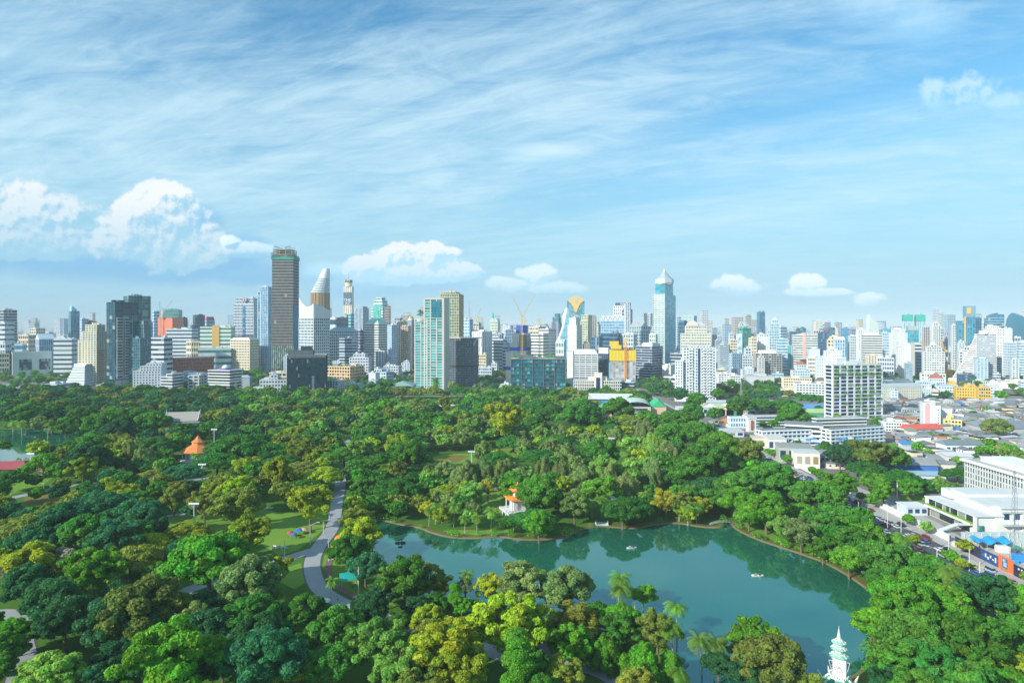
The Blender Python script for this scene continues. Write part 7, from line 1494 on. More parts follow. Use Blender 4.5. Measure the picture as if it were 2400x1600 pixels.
# ---------------------------------------------------------------- cars
_cm = {}
def car_mesh(kind):
 if kind in _cm: return _cm[kind]
 van = kind == 'van'; L_, W_, h1, h2 = (4.6, 1.8, .95, 1.45) if not van else (5.0, 1.9, 1.1, 2.0)
 mb = MB(); sec = [(-L_ / 2, .45, .75), (-L_ / 2 + .1, .32, h1 - .05), (-L_ * .28, .3, h1), (L_ * .22, .3, h1 - .02), (L_ / 2 - .15, .32, h1 - .22), (L_ / 2, .45, .62)]
 for (x0, b0, t0), (x1, b1, t1) in zip(sec, sec[1:]):
  w_ = W_ / 2
  for s2 in (-1, 1): mb.face([(x0, s2 * w_, b0), (x1, s2 * w_, b1), (x1, s2 * w_ * .96, t1), (x0, s2 * w_ * .96, t0)][::-s2])
  mb.face([(x0, -w_ * .96, t0), (x1, -w_ * .96, t1), (x1, w_ * .96, t1), (x0, w_ * .96, t0)])
 mb.face([(-L_ / 2, -W_ / 2, .45), (-L_ / 2, W_ / 2, .45), (-L_ / 2, W_ / 2, .75), (-L_ / 2, -W_ / 2, .75)][::-1]); mb.face([(L_ / 2, -W_ / 2, .45), (L_ / 2, W_ / 2, .45), (L_ / 2, W_ / 2, .62), (L_ / 2, -W_ / 2, .62)])
 r0, r1 = (-L_ * .40, L_ * .10) if not van else (-L_ * .46, L_ * .24); q0, q1 = (r0 - .35, r1 + .75) if not van else (r0 - .05, r1 + .5)
 mb.face([(r0, -.68, h2), (r1, -.68, h2), (r1, .68, h2), (r0, .68, h2)])
 body = mb
 gl = MB(); A = [(q0, -.84, h1 - .02), (q1, -.84, h1 - .05), (q1, .84, h1 - .05), (q0, .84, h1 - .02)]; Bq = [(r0, -.68, h2 - .01), (r1, -.68, h2 - .01), (r1, .68, h2 - .01), (r0, .68, h2 - .01)]
 for i in range(4): j = (i + 1) % 4; gl.face([A[i], A[j], Bq[j], Bq[i]])
 wh = MB(); 
 pts = [(.33 * math.cos(k * math.pi / 5), .33 * math.sin(k * math.pi / 5)) for k in range(10)]
 wh.face([(p[0], -.11, p[1]) for p in pts]); wh.face([(p[0], .11, p[1]) for p in pts][::-1])
 for k in range(10): a, b = pts[k], pts[(k + 1) % 10]; wh.face([(b[0], -.11, b[1]), (a[0], -.11, a[1]), (a[0], .11, a[1]), (b[0], .11, b[1])])
 _cm[kind] = (body, gl.mesh('car_windows', [glass(gD, .2, .05, 0)]), wh.mesh('wheel', [DKM]), L_, W_); return _cm[kind]
_cb = {}
def car(label, x, y, rz, c, kind='car', z=.07, group=None):
 body, gm, wm, L_, W_ = car_mesh(kind); key = (kind, c)
 if key not in _cb: _cb[key] = body.mesh('car_body', [plain(c, .28, .03, .3, 0.1)])
 t = empty('van' if kind == 'van' else 'car', (x, y, z), rz); tag(t, label, 'van' if kind == 'van' else 'car', group)
 link(bpy.data.objects.new('body', _cb[key]), t); link(bpy.data.objects.new('windows', gm), t)
 for sx_ in (-1, 1):
  for sy_ in (-1, 1): o = bpy.data.objects.new('wheel', wm); o.location = (sx_ * L_ * .3, sy_ * (W_ / 2 - .08), .33); link(o, t)
 return t
CC = {'white': (.75, .76, .77), 'silver': (.45, .48, .5), 'black': (.02, .022, .025), 'dark grey': (.1, .11, .12), 'blue': (.04, .16, .40), 'red': (.4, .03, .03), 'yellow-green': (.45, .55, .03), 'pink': (.6, .15, .25), 'orange': (.7, .25, .03)}
AUTO = []   # (object, description, cat) to be given a distinguishing label at the end
random.seed(33)
lanes = [(174.1, -90), (178, -90), (181.7, -90), (187.4, 90), (191.3, 90), (195.1, 90)]
ncar = 0
for lx, dr in lanes:
 yy_ = 205 + random.uniform(0, 8)
 while yy_ < 720:
  cn = random.choice(['white', 'white', 'silver', 'black', 'dark grey', 'blue', 'red', 'white', 'silver', 'yellow-green', 'pink'] if yy_ < 420 else ['white', 'silver', 'black', 'blue', 'red'])
  k = 'van' if random.random() < .15 else 'car'
  o = car(None, lx + random.uniform(-.3, .3), yy_, R(dr), CC[cn], k, group='traffic on the road beside the park')
  AUTO.append((o, cn + ' ' + k + ' on the road', 'car')); yy_ += random.uniform(7, 15) if yy_ < 300 else random.uniform(9, 30)
for k in range(44):   # parked by the horse track
 px = 884 + k * 4.7; x, y = G(px + random.uniform(-.6, .6), 911.5 + random.uniform(-.8, .8)); cn = random.choice(['white', 'white', 'silver', 'black', 'dark grey', 'blue'])
 AUTO.append((car(None, x, y, R(90 + random.uniform(-6, 6)), CC[cn], z=.1, group='cars parked beside the horse track'), cn + ' car parked by the track', 'car'))
sheet('track_parking', ccw(P((876, 908.5), (1096, 908.5), (1096, 914.5), (876, 914.5))), .09, plain((.55, .54, .5)))
for k in range(26):   # parked on side streets at right
 if k < 12: px, py = 1672 + (k % 6) * 10 + random.uniform(-2, 2), 990 + (k // 6) * 9
 elif k < 18: px, py = 2015 + (k - 12) * 17, 1196 + (k - 12) * 8
 else: px, py = 300 + (k - 18) * 14 - (0 if k < 22 else 0), 1118 + random.uniform(-2, 2)
 if k >= 22: px, py = 2330 + (k - 22) * 24, 1432 + (k - 22) * 16
 x, y = G(px, py); cn = random.choice(['white', 'silver', 'black', 'blue', 'white'])
 AUTO.append((car(None, x, y, R(90 if k > 11 else 20), CC[cn], z=.12), cn + ' car parked', 'car'))
# dense low settlement at the right
_hm = {}
def house_mesh(v, rc, wcx):
 key = (v, rc, wcx)
 if key in _hm: return _hm[key]
 random.seed(100 + v); w_, d_ = random.uniform(7, 12), random.uniform(7, 13); h = random.choice([3.2, 3.6, 5.8, 6.2]); wl = MB(); wl.box(-w_ / 2, w_ / 2, -d_ / 2, d_ / 2, 0, h)
 if v % 3 == 0: wl.box(-w_ / 2 - 2.5, -w_ / 2, -d_ / 2 + 1, d_ / 2 - 1, 0, 2.6)
 rf = MB(); k = v % 5
 if k in (0, 1, 2): rf.hip(-w_ / 2, w_ / 2, -d_ / 2, d_ / 2, h, random.uniform(1.4, 2.6), 0, 1 if k else .35, .7); 
 elif k == 3: a = .7; rf.face([(-w_ / 2 - a, -d_ / 2 - a, h), (w_ / 2 + a, -d_ / 2 - a, h), (w_ / 2 + a, d_ / 2 + a, h + 1.6), (-w_ / 2 - a, d_ / 2 + a, h + 1.6)]); rf.box(-w_ / 2 - a, w_ / 2 + a, -d_ / 2 - a, -d_ / 2 - a + .1, h - .15, h)
 else: rf.box(-w_ / 2 - .3, w_ / 2 + .3, -d_ / 2 - .3, d_ / 2 + .3, h + .003, h + .4, bottom=True); rf.box(-1.5, 1.5, -1, 1.5, h + .4, h + 2.4)
 if v % 3 == 0: rf.face([(-w_ / 2 - 3, -d_ / 2 + .6, 2.5), (-w_ / 2 + .1, -d_ / 2 + .6, 3.1), (-w_ / 2 + .1, d_ / 2 - .6, 3.1), (-w_ / 2 - 3, d_ / 2 - .6, 2.5)])
 wn = MB()
 for q in range(3): c = -w_ / 2 + (q + .5) * w_ / 3; wn.box(c - .6, c + .6, -d_ / 2 - .06, -d_ / 2 + .02, h - 2.0, h - .8)
 _hm[key] = (wl.mesh('wall', [plain(wcx)]), rf.mesh('roof', [plain(rc, .8, .3, .5)]), wn.mesh('window', [glass(gD)]), max(w_, d_)); return _hm[key]
RCOL = [((.15, .17, .19), 'dark grey'), ((.22, .24, .25), 'grey'), ((.30, .33, .35), 'pale grey'), ((.22, .10, .07), 'rust brown'), ((.17, .19, .20), 'dark grey'), ((.48, .50, .50), 'whitish'), ((.33, .17, .11), 'reddish'), ((.05, .22, .5), 'blue'), ((.55, .14, .05), 'orange'), ((.26, .28, .27), 'grey'), ((.05, .35, .25), 'green'), ((.27, .29, .30), 'grey')]
WCOL = [(.70, .68, .60), (.78, .78, .76), (.45, .40, .34), (.30, .30, .3), (.66, .60, .44)]
HOUSES = []
random.seed(12)
hz_ = ccw(P((1905, 1100), (2035, 1092), (2120, 1100), (2260, 1112), (2262, 1075), (2420, 1070), (2420, 1000), (2420, 945), (2180, 941), (2068, 944), (2075, 985), (2060, 1005), (2100, 1020), (2080, 1060), (2000, 1070), (1900, 1075)))
yq = 395.0
while yq < 860:
 xq = 205.0
 while xq < yq * .86:
  x, y = xq + random.uniform(-2, 2), yq + random.uniform(-2, 2)
  px, py = PX(x, y)
  if inpoly(x, y, hz_) and not any(inpoly(x, y, f) for f in FOOT) and not (2030 < px < 2110 and 1030 < py < 1075) and random.random() > .07: HOUSES.append((x, y))
  xq += 12.0
 yq += 12.5
HOUSES.sort(key=lambda p: p[1])
print('houses', len(HOUSES))
STH = MB()
for i, (x, y) in enumerate(HOUSES):
 ci = random.choices(range(12), [2.5, 4, 7, 2, 6, 7, 2.0, .8, .6, 4, .6, 6])[0]; rc, rn = RCOL[ci]; wc_ = random.choice(WCOL); v = random.randint(0, 9); rz = R(random.choice([0, 90, 180, 270]) + random.uniform(-9, 9) - 8)
 if i < 292:
  wm_, rm_, wn_, sz = house_mesh(v, rc, wc_); st = random.getstate()
  t = empty('house', (x, y, 0), rz); tag(t, None, 'house', 'low houses of the settlement'); AUTO.append((t, 'low house with ' + rn + ' roof', 'house'))
  for nm, me in (('wall', wm_), ('roof', rm_), ('window', wn_)): link(bpy.data.objects.new(nm, me), t)
  FOOT.append([(x - 4, y - 4), (x + 4, y - 4), (x + 4, y + 4), (x - 4, y + 4)])
  random.seed(i * 7 + 1)
 else:
  h = random.uniform(3, 6); STH.box(x - 4.5, x + 4.5, y - 4.5, y + 4.5, 0, h, 6 + i % 2); STH.hip(x - 4.5, x + 4.5, y - 4.5, y + 4.5, h, 2, i % 6, .8, .6)
if STH.v: tag(STH.build('distant_houses', [plain(c[0], .8, .3, .5) for c in RCOL[:6]] + [plain(WCOL[0]), plain(WCOL[2])]), None, None, None, 'stuff')
# ---------------------------------------------------------------- trees
def leaf_mat(attr=False):
 m, nt, b = newmat('foliage_mass' if attr else 'foliage'); L = nt.links.new
 at = N(nt, 'ShaderNodeAttribute'); at.attribute_name = 'Col'
 sp = N(nt, 'ShaderNodeSeparateColor'); L(at.outputs['Color'], sp.inputs[0])
 if attr: base = at.outputs['Color']; v = at.outputs['Alpha']; v2 = at.outputs['Alpha']
 else:
  oi = N(nt, 'ShaderNodeObjectInfo'); base = oi.outputs['Color']; v = sp.outputs[0]; v2 = sp.outputs[1]
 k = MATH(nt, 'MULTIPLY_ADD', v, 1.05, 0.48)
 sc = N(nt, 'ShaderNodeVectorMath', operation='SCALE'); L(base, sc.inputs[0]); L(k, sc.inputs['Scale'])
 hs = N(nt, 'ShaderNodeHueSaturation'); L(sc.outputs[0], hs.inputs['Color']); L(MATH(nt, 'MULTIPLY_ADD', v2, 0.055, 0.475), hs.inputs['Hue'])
 L(hs.outputs[0], b.inputs['Base Color']); b.inputs['Roughness'].default_value = 0.6; b.inputs['Specular IOR Level'].default_value = 0.18
 tr = N(nt, 'ShaderNodeBsdfTranslucent'); L(hs.outputs[0], tr.inputs['Color'])
 mx = N(nt, 'ShaderNodeMixShader'); mx.inputs[0].default_value = 0.40; L(b.outputs[0], mx.inputs[1]); L(tr.outputs[0], mx.inputs[2])
 L(mx.outputs[0], nt.nodes['Material Output'].inputs['Surface']); return m
LEAF = leaf_mat(); LEAFM = leaf_mat(True)
def ico():
 bm_ = __import__('bmesh').new(); __import__('bmesh').ops.create_icosphere(bm_, subdivisions=2, radius=1)
 bm_.verts.ensure_lookup_table(); v = np.array([x.co[:] for x in bm_.verts]); f = np.array([[x.index for x in q.verts] for q in bm_.faces]); bm_.free(); return v, f
ICV, ICF = ico()
def lobes(kind, r):
 """list of ellipsoids (cx,cy,cz,rx,ry,rz) in a crown 1 wide; z from the ground in crown widths"""
 out = []
 def add(n, fn):
  for _ in range(n): out.append(fn())
 if kind == 'rain':      # wide flat umbrella in layers
  def f():
   q = math.sqrt(r.uniform(0, 1)) * .42; t = r.uniform(0, 2 * math.pi); z = .44 - .16 * (q / .42) ** 2 + r.uniform(-.03, .02); w_ = r.uniform(.05, .11)
   return (q * math.cos(t), q * math.sin(t), z, w_, w_ * r.uniform(.7, 1), w_ * .45)
  add(76, f); out.append((0, 0, .32, .34, .34, .08))
 elif kind == 'round':
  ph = r.uniform(0, 6)
  def f():
   t = r.uniform(0, 2 * math.pi); e = math.asin(r.uniform(-.35, 1)); w_ = r.uniform(.04, .105); q = r.uniform(.25, .44) * (1 + .12 * math.sin(2 * t + ph))
   return (q * math.cos(e) * math.cos(t), q * math.cos(e) * math.sin(t), .50 + .28 * math.sin(e), w_, w_, w_ * .8)
  add(86, f); out.append((0, 0, .46, .27, .27, .22))
 elif kind == 'clump':   # looser, separate heads of leaves
  def f():
   t = r.uniform(0, 2 * math.pi); e = math.asin(r.uniform(-.3, 1)); w_ = r.uniform(.04, .10); q = r.uniform(.2, .45)
   return (q * math.cos(e) * math.cos(t), q * math.cos(e) * math.sin(t), .54 + .34 * math.sin(e) * q / .42, w_, w_, w_ * .72)
  add(64, f); out.append((0, 0, .44, .20, .20, .18))
 elif kind == 'casu':    # upright feathery heads
  def f():
   q = math.sqrt(r.uniform(0, 1)) * .34; t = r.uniform(0, 2 * math.pi); w_ = r.uniform(.06, .10)
   return (q * math.cos(t), q * math.sin(t), .75 - .35 * (q / .34) ** 2 + r.uniform(-.25, .12), w_, w_, w_ * 2.1)
  add(34, f); out.append((0, 0, .5, .26, .26, .36))
 elif kind == 'col':
  def f():
   z = r.uniform(.35, 1.75); q = .34 * (1 - abs(z - .95) / 1.1) * r.uniform(.6, 1); t = r.uniform(0, 2 * math.pi); w_ = r.uniform(.16, .24)
   return (q * math.cos(t), q * math.sin(t), z, w_, w_, w_ * .9)
  add(30, f); out.append((0, 0, 1.0, .26, .26, .6))
 elif kind == 'thin':    # sparse, branches showing
  def f():
   t = r.uniform(0, 2 * math.pi); e = math.asin(r.uniform(.0, 1)); w_ = r.uniform(.06, .10); q = r.uniform(.28, .42)
   return (q * math.cos(e) * math.cos(t), q * math.cos(e) * math.sin(t), .5 + .32 * math.sin(e), w_, w_, w_ * .6)
  add(24, f)
 return np.array(out)
KH = {'rain': .50, 'round': .88, 'clump': .95, 'casu': 1.05, 'col': 1.95, 'thin': .86, 'palm': 1.9}
def crown_np(kind, seed, ncard, csize, core=True, W=16.0):
 r = random.Random(seed); g_ = np.random.default_rng(seed); lb = lobes(kind, r)
 V = []; Fq = []; A = []
 n0 = 0
 if core:
  for l in (lb if kind != 'thin' else lb[:0]):
   nz_ = 1 + .22 * np.sin(ICV @ g_.normal(0, 5, 3) + g_.uniform(0, 6)) * np.cos(ICV @ g_.normal(0, 4, 3))
   v = ICV * nz_[:, None] * .74 * l[3:6] + l[:3]
   V.append(v); Fq.append(np.column_stack([ICF, ICF[:, 2]]) + n0); n0 += len(v)
   c = np.full((len(v), 4), 1.0); c[:, 0] = g_.uniform(0, .55) + .25 * g_.random(len(v)); c[:, 1] = g_.random(); A.append(c)
 vol = (lb[:, 3] * lb[:, 4]) ** 1.0; big = vol > .05; vol[big] *= .25
 idx = g_.choice(len(lb), ncard * 2, p=vol / vol.sum()); d = g_.normal(size=(ncard * 2, 3)); d /= np.linalg.norm(d, axis=1)[:, None]
 d[:, 2] = np.where(g_.random(ncard * 2) < .6, np.abs(d[:, 2]), d[:, 2])
 p = lb[idx, :3] + d * lb[idx, 3:6] * g_.uniform(.85, 1.12, (ncard * 2, 1))
 ok = np.ones(len(p), bool)
 for l in lb:
  q = ((p - l[:3]) / l[3:6]); ok &= ~((q ** 2).sum(1) < .68)
 p = p[ok][:ncard]; d = d[ok][:ncard]; idx = idx[ok][:ncard]; n = len(p)
 nr = d / lb[idx, 3:6]; nr /= np.linalg.norm(nr, axis=1)[:, None]; nr = nr + g_.normal(0, .55, (n, 3)); nr /= np.linalg.norm(nr, axis=1)[:, None]
 u = np.cross(nr, g_.normal(size=(n, 3))); u /= np.linalg.norm(u, axis=1)[:, None]; w_ = np.cross(nr, u)
 s = (csize / W) * g_.uniform(.6, 1.35, (n, 1)); s2 = s * g_.uniform(.45, .8, (n, 1))
 if kind == 'casu': s2 *= .6; s *= 1.2
 q = np.stack([p - u * s - nr * s * .15, p - w_ * s2 + nr * s * .12, p + u * s - nr * s * .15, p + w_ * s2 + nr * s * .12], 1).reshape(-1, 3)
 f = np.arange(n * 4).reshape(-1, 4) + n0
 lobv = g_.random(len(lb)); lobh = g_.random(len(lb))
 c = np.ones((n, 4)); c[:, 0] = np.clip(.38 * lobv[idx] + .62 * g_.random(n), 0, 1); c[:, 1] = np.clip(.6 * lobh[idx] + .4 * g_.random(n), 0, 1)
 V.append(q); Fq.append(f); A.append(np.repeat(c, 4, 0))
 return np.concatenate(V) * W, np.concatenate(Fq), np.concatenate(A), lb * W
def fix_tris(f):    # triangles were stored with a doubled last corner
 return f
def mesh_mixed(name, v, f, mats, attr):
 tri = f[:, 2] == f[:, 3]; me = bpy.data.meshes.new(name)
 k = np.where(tri, 3, 4); st = np.concatenate([[0], np.cumsum(k)[:-1]]).astype(np.int32)
 m_ = np.ones(f.shape, bool); m_[tri, 3] = False; loops = f[m_].astype(np.int32)
 me.vertices.add(len(v)); me.vertices.foreach_set('co', v.astype(np.float32).ravel())
 me.loops.add(len(loops)); me.loops.foreach_set('vertex_index', loops)
 me.polygons.add(len(f)); me.polygons.foreach_set('loop_start', st)
 a = me.color_attributes.new('Col', 'FLOAT_COLOR', 'POINT'); a.data.foreach_set('color', attr.astype(np.float32).ravel())
 me.update(calc_edges=True)
 for mt in mats: me.materials.append(mt)
 return me
BARK = plain((.16, .12, .09), .9, .3, 1.5, name='bark'); BARKP = plain((.42, .36, .28), .9, .3, 1.5, name='palm_bark')
CR = {}; TK = {}
for kd, nv in (('rain', 4), ('round', 4), ('clump', 4), ('casu', 3), ('col', 2), ('thin', 2)):
 for i in range(nv):
  v, f, a, lb = crown_np(kd, 11 * i + len(kd), 11000 if kd != 'thin' else 2200, .40)
  CR[kd, i] = mesh_mixed('crown', v, f, [LEAF], a)
  mb = MB(); r = random.Random(i); z1 = {'rain': .26, 'round': .34, 'clump': .36, 'casu': .3, 'col': .5, 'thin': .3}[kd] * 16
  mb.bar((0, 0, -.3), (.2, .1, z1), .48, n=8, r2=.30)
  for l in r.sample(list(lb), 9 if kd != 'thin' else 20):
   mid = (l[0] * .45, l[1] * .45, z1 + (l[2] - z1) * .6); mb.bar((.2, .1, z1 - .2), mid, .20, n=5, r2=.13); mb.bar(mid, (l[0], l[1], l[2]), .13, n=5, r2=.05)
  TK[kd, i] = mb.mesh('trunk', [BARK])
def palm_np(seed, nf=26, Lf=5.0, hgt=11.0, lean=.8):
 g_ = np.random.default_rng(seed); V = []; Fq = []; A = []; n0 = 0
 for k in range(nf):
  az = 2 * math.pi * k * .382 + g_.uniform(-.2, .2); up = g_.uniform(-.25, 1.15); l_ = Lf * g_.uniform(.85, 1.1); ns = 9
  P_ = np.array([lean, 0, hgt]); dv = np.array([math.cos(az) * math.cos(up), math.sin(az) * math.cos(up), math.sin(up)]); sd_ = np.array([-math.sin(az), math.cos(az), 0]); pts = [P_]
  for s in range(ns): dv = dv + np.array([0, 0, -.19]); dv /= np.linalg.norm(dv); P_ = P_ + dv * l_ / ns; pts.append(P_)
  cv = g_.random()
  for s in range(ns):
   a_, b_ = pts[s], pts[s + 1]
   for t_ in (0.0, .5):
    c0 = a_ + (b_ - a_) * t_; fr = (s + t_) / ns; ll = 1.45 * math.sin(math.pi * min(.98, .15 + fr * .85)) ** .6 + .1
    for sg in (-1, 1):
     tip = c0 + sd_ * sg * ll * .85 + (b_ - a_) / np.linalg.norm(b_ - a_) * ll * .5 + np.array([0, 0, -ll * .42]); w2 = (b_ - a_) * .36
     V += [c0, c0 + w2, tip + w2 * .3, tip]; Fq.append([n0, n0 + 1, n0 + 2, n0 + 3]); n0 += 4; c = [np.clip(.5 * cv + .5 * g_.random(), 0, 1), .35 + .3 * cv, 0, 1]; A += [c] * 4
 me = mesh_mixed('fronds', np.array(V), np.array(Fq), [LEAF], np.array(A))
 mb = MB(); pr_ = [(0, 0, -.3), (.1, 0, hgt * .3), (lean * .5, 0, hgt * .65), (lean, 0, hgt)]
 for i in range(3): mb.bar(pr_[i], pr_[i + 1], .26 - .05 * i, n=7, r2=.21 - .05 * i)
 for q in range(5): an = q * 1.25; mb.lathe([(.02, hgt - .7), (.17, hgt - .5), (.02, hgt - .3)], 5, cx=lean + .3 * math.cos(an), cy=.3 * math.sin(an))
 return me, mb.mesh('trunk', [BARKP])
PALM = [palm_np(3), palm_np(5, 30, 5.4, 12.5, -1.2), palm_np(9, 24, 4.7, 9.5, .3)]
COLR = {'R': (.062, .250, .034), 'B': (.098, .305, .034), 'G': (.145, .400, .028), 'K': (.26, .48, .08), 'Y': (.37, .48, .028), 'O': (.28, .35, .050), 'C': (.25, .37, .10), 'S': (.36, .33, .22), 'T': (.050, .230, .080), 'D': (.042, .180, .052), 'X': (.17, .25, .040), 'P': (.19, .38, .045), 'A': (.48, .47, .03)}  # T and D also hold the shade over the lower-left trees
CNAME = {'R': 'deep green', 'B': 'mid green', 'G': 'bright green', 'K': 'light green', 'Y': 'yellow-green', 'O': 'olive', 'C': 'grey-green', 'S': 'pale brownish', 'T': 'blue-green', 'D': 'dark green', 'X': 'reddish green', 'P': 'green', 'A': 'golden'}
KNAME = {'rain': 'spreading flat-topped tree', 'round': 'dense round tree', 'clump': 'clumpy tree', 'casu': 'feathery upright tree', 'col': 'narrow columnar tree', 'thin': 'sparse tree', 'palm': 'palm'}
TREES = []   # x, y, width, kind, colour key, hand
def T(cx, yt, w_, kind, ck, s=1.0204):
 cx, yt, w_ = cx * s, yt * s, w_ * s; k = KH[kind]
 if kind == 'palm':                         # w_ is the frond spread; trunk height from it
  yb = yt + w_ * 1.45
 else: yb = yt + k * w_
 x, y = G(cx, yb); TREES.append([x, y, w_ * y / F, kind, ck, True])
for row in '''390 1428 235 clump G;115 1500 130 round K;20 1425 100 round G;600 1445 200 round T;150 1370 150 round D;250 1375 150 round D;60 1300 120 round D;330 1400 130 round D;480 1400 120 round T
75 1240 140 clump Y;150 1265 110 thin S;215 1243 150 clump G;300 1260 150 rain O;330 1325 190 round X;120 1330 140 round D;480 1215 190 round G;430 1203 110 rain Y;330 1232 130 rain Y;570 1175 120 clump Y;420 1240 110 rain T;570 1285 150 round C;580 1370 130 round B;450 1370 120 casu C;540 1110 120 clump O
15 1285 90 thin S;60 1180 180 rain O;150 1150 130 round T;230 1128 150 rain T;310 1140 120 round T;200 1180 120 round B;270 1180 130 clump T;340 1175 90 round D;90 1210 150 rain T;330 1160 110 round D;300 1195 100 round B;770 1395 130 round B;700 1365 110 round B;850 1365 110 round D;930 1280 125 clump B;865 1420 150 clump K;985 1388 90 clump Y;1010 1420 190 clump Y;920 1490 150 clump K;1060 1480 160 clump Y;960 1530 150 clump O;1170 1355 200 clump Y
1190 1450 95 col G;1200 1285 130 clump C;1300 1300 130 round C;1125 1318 80 clump Y;1045 1335 42 col G;1255 1345 66 thin A;1318 1385 120 clump O;1375 1385 80 round B;1310 1430 120 clump G;1390 1450 90 casu G;1478 1338 66 clump G;1510 1405 110 clump O;1470 1460 120 casu G;1540 1490 90 casu G;1465 1530 120 clump O;1070 1330 60 thin O
1735 1420 120 clump G;1700 1440 90 clump X;1770 1464 160 round X;1720 1500 110 clump D;1650 1500 80 round D;1240 1550 120 round B;985 1298 80 thin O;950 1325 74 round B;1010 1318 74 clump O;885 1330 80 round D;1000 1362 64 round B;1060 1365 60 clump G;960 1370 72 round D;1224 1160 44 clump B;1098 1375 50 clump G;1130 1395 60 round B;680 1475 120 clump Y;760 1480 130 round B
2080 1335 160 round G;2170 1335 140 round G;2255 1310 130 clump D;2100 1400 170 round B;2240 1400 170 clump B;2060 1470 150 clump B;2160 1480 170 clump R;2290 1470 150 rain Y;2230 1530 170 round B;2340 1420 130 round B;2020 1395 110 round G;2330 1540 120 round G;2110 1540 150 round B;2040 1530 110 clump D
2130 1275 90 round B;2050 1290 80 round B;2010 1240 110 round B;1950 1200 100 round B;1880 1165 110 round B;1950 1250 90 round G;2020 1300 75 clump B;1890 1230 70 clump B;1800 1180 75 clump K;1840 1190 85 clump C;1760 1130 110 round G;1720 1150 80 round G;1690 1080 110 round B;1780 1060 110 round B;1850 1100 90 round B;1700 1120 90 round G
905 1105 118 rain R;712 1112 112 clump Y;745 1075 100 rain Y;690 1060 90 rain O;820 1160 80 clump O;825 1185 105 clump Y;800 1230 100 round B;840 1270 90 round T;640 1050 90 clump Y;540 1085 105 clump Y;545 1000 150 rain R;620 1015 120 rain R;352 1004 110 rain R;500 1040 110 rain R;820 1005 80 clump K;790 1030 110 rain B;940 1010 90 round B;870 1045 100 rain B
1025 1115 90 rain Y;1120 1100 62 thin A;985 1150 50 clump A;960 1135 50 clump O;1060 1130 60 clump B;1080 1105 70 clump K;1240 1090 120 round B;1180 1100 70 clump G;1225 1170 120 rain R;1238 1172 86 round G;1165 1184 46 round B;1320 1120 90 clump C;1380 1085 90 clump G;1440 1140 130 rain R;1430 1148 78 round R;1530 1120 75 clump A;1560 1120 80 clump O;1605 1140 60 clump A;1580 1160 50 clump Y
1075 1050 60 casu C;1110 1045 60 casu C;1150 1055 50 casu C;1055 1070 60 casu C;1250 1045 60 casu C;1290 1055 60 casu C;1340 1060 60 casu C;1400 1065 60 casu C;1440 1080 70 casu C;1500 1050 70 casu C;1390 1045 80 clump K;1380 1010 90 round B;1330 1025 80 rain R;1240 1030 90 rain R;1140 1040 80 rain R;1280 1000 90 rain R;1180 1000 80 rain R;1400 975 70 rain R;1300 960 80 rain R;1200 975 60 thin C
1560 940 90 round B;1540 970 80 round B;1600 960 90 round B;1650 990 100 round G;1620 1010 110 round B;1580 1040 100 round B;1660 1040 110 rain R;1720 1010 80 clump O;1560 1080 90 rain R;1630 1100 110 rain D;1500 990 70 casu K;1530 1010 60 casu C;1480 960 70 casu C;1440 950 80 rain O;1160 920 110 clump Y;1240 920 90 rain R;1330 920 90 round B;1420 910 80 round B
60 925 66 round B;120 935 66 round D;190 930 76 round B;28 930 56 round D;150 955 56 round B;90 955 50 round C;240 940 90 round B;300 930 90 round B;350 940 80 round B;270 960 80 round D;200 1000 90 round B;200 1020 100 round D;48 1032 72 round G;105 1036 68 round G;8 1012 48 thin G;330 1020 60 casu C;300 1015 60 casu C;255 1046 58 round D;165 1070 44 thin O;60 1065 40 round G;22 1078 60 round B;85 1120 38 round G;190 1044 76 clump Y;228 1046 60 thin S;140 1056 64 round G;350 1080 80 rain O;420 1070 110 rain T;360 1055 28 col K;400 1120 70 clump O;470 1125 80 clump O;440 1150 50 round T
2000 1000 100 clump X;1960 1010 80 round D;2045 1018 86 round B;1930 1020 70 round D;2070 1080 100 rain R;1990 1060 90 rain R;1930 1080 85 clump G;2030 1105 60 clump G;2090 1095 60 clump G;2200 1075 70 rain R;2240 1085 90 rain G;2260 945 110 rain R;2220 960 60 round D;2290 960 60 round C;1640 935 40 round B;1690 1030 70 rain R;1760 985 90 rain R;1900 1100 90 round G;2010 1085 70 clump G;2165 1110 70 round B;2280 1120 60 round B;2060 940 40 round B;2330 950 50 clump B
1750 915 90 rain R;1800 915 80 rain R;1860 905 60 rain R;1700 905 70 round B;1650 890 60 round B;1820 925 80 round B;1880 920 70 round B;1560 890 70 round D;1520 880 60 round D;1600 900 50 round B;1450 890 40 clump K;1470 905 60 clump K;1500 880 50 round D;1590 925 70 round B;1620 910 50 round G;1260 930 60 round B;1120 860 50 round B;1130 890 50 clump K;1100 880 50 round B;1080 910 45 round B;1140 850 40 round D
560 850 60 round D;600 855 60 clump B;520 860 40 round D;650 870 50 round B;830 850 40 round B;760 870 50 round B;890 870 60 round B;930 885 30 clump B;1000 865 30 col G;1040 875 45 clump C;870 895 60 round D;90 860 50 round B;60 880 40 round B;200 872 34 rain R;120 888 36 rain R;20 890 40 round D'''.replace('\n', ';').split(';'):
 a = row.split(); T(float(a[0]), float(a[1]), float(a[2]) * (.62 if float(a[1]) < 898 else 1), a[3], a[4])
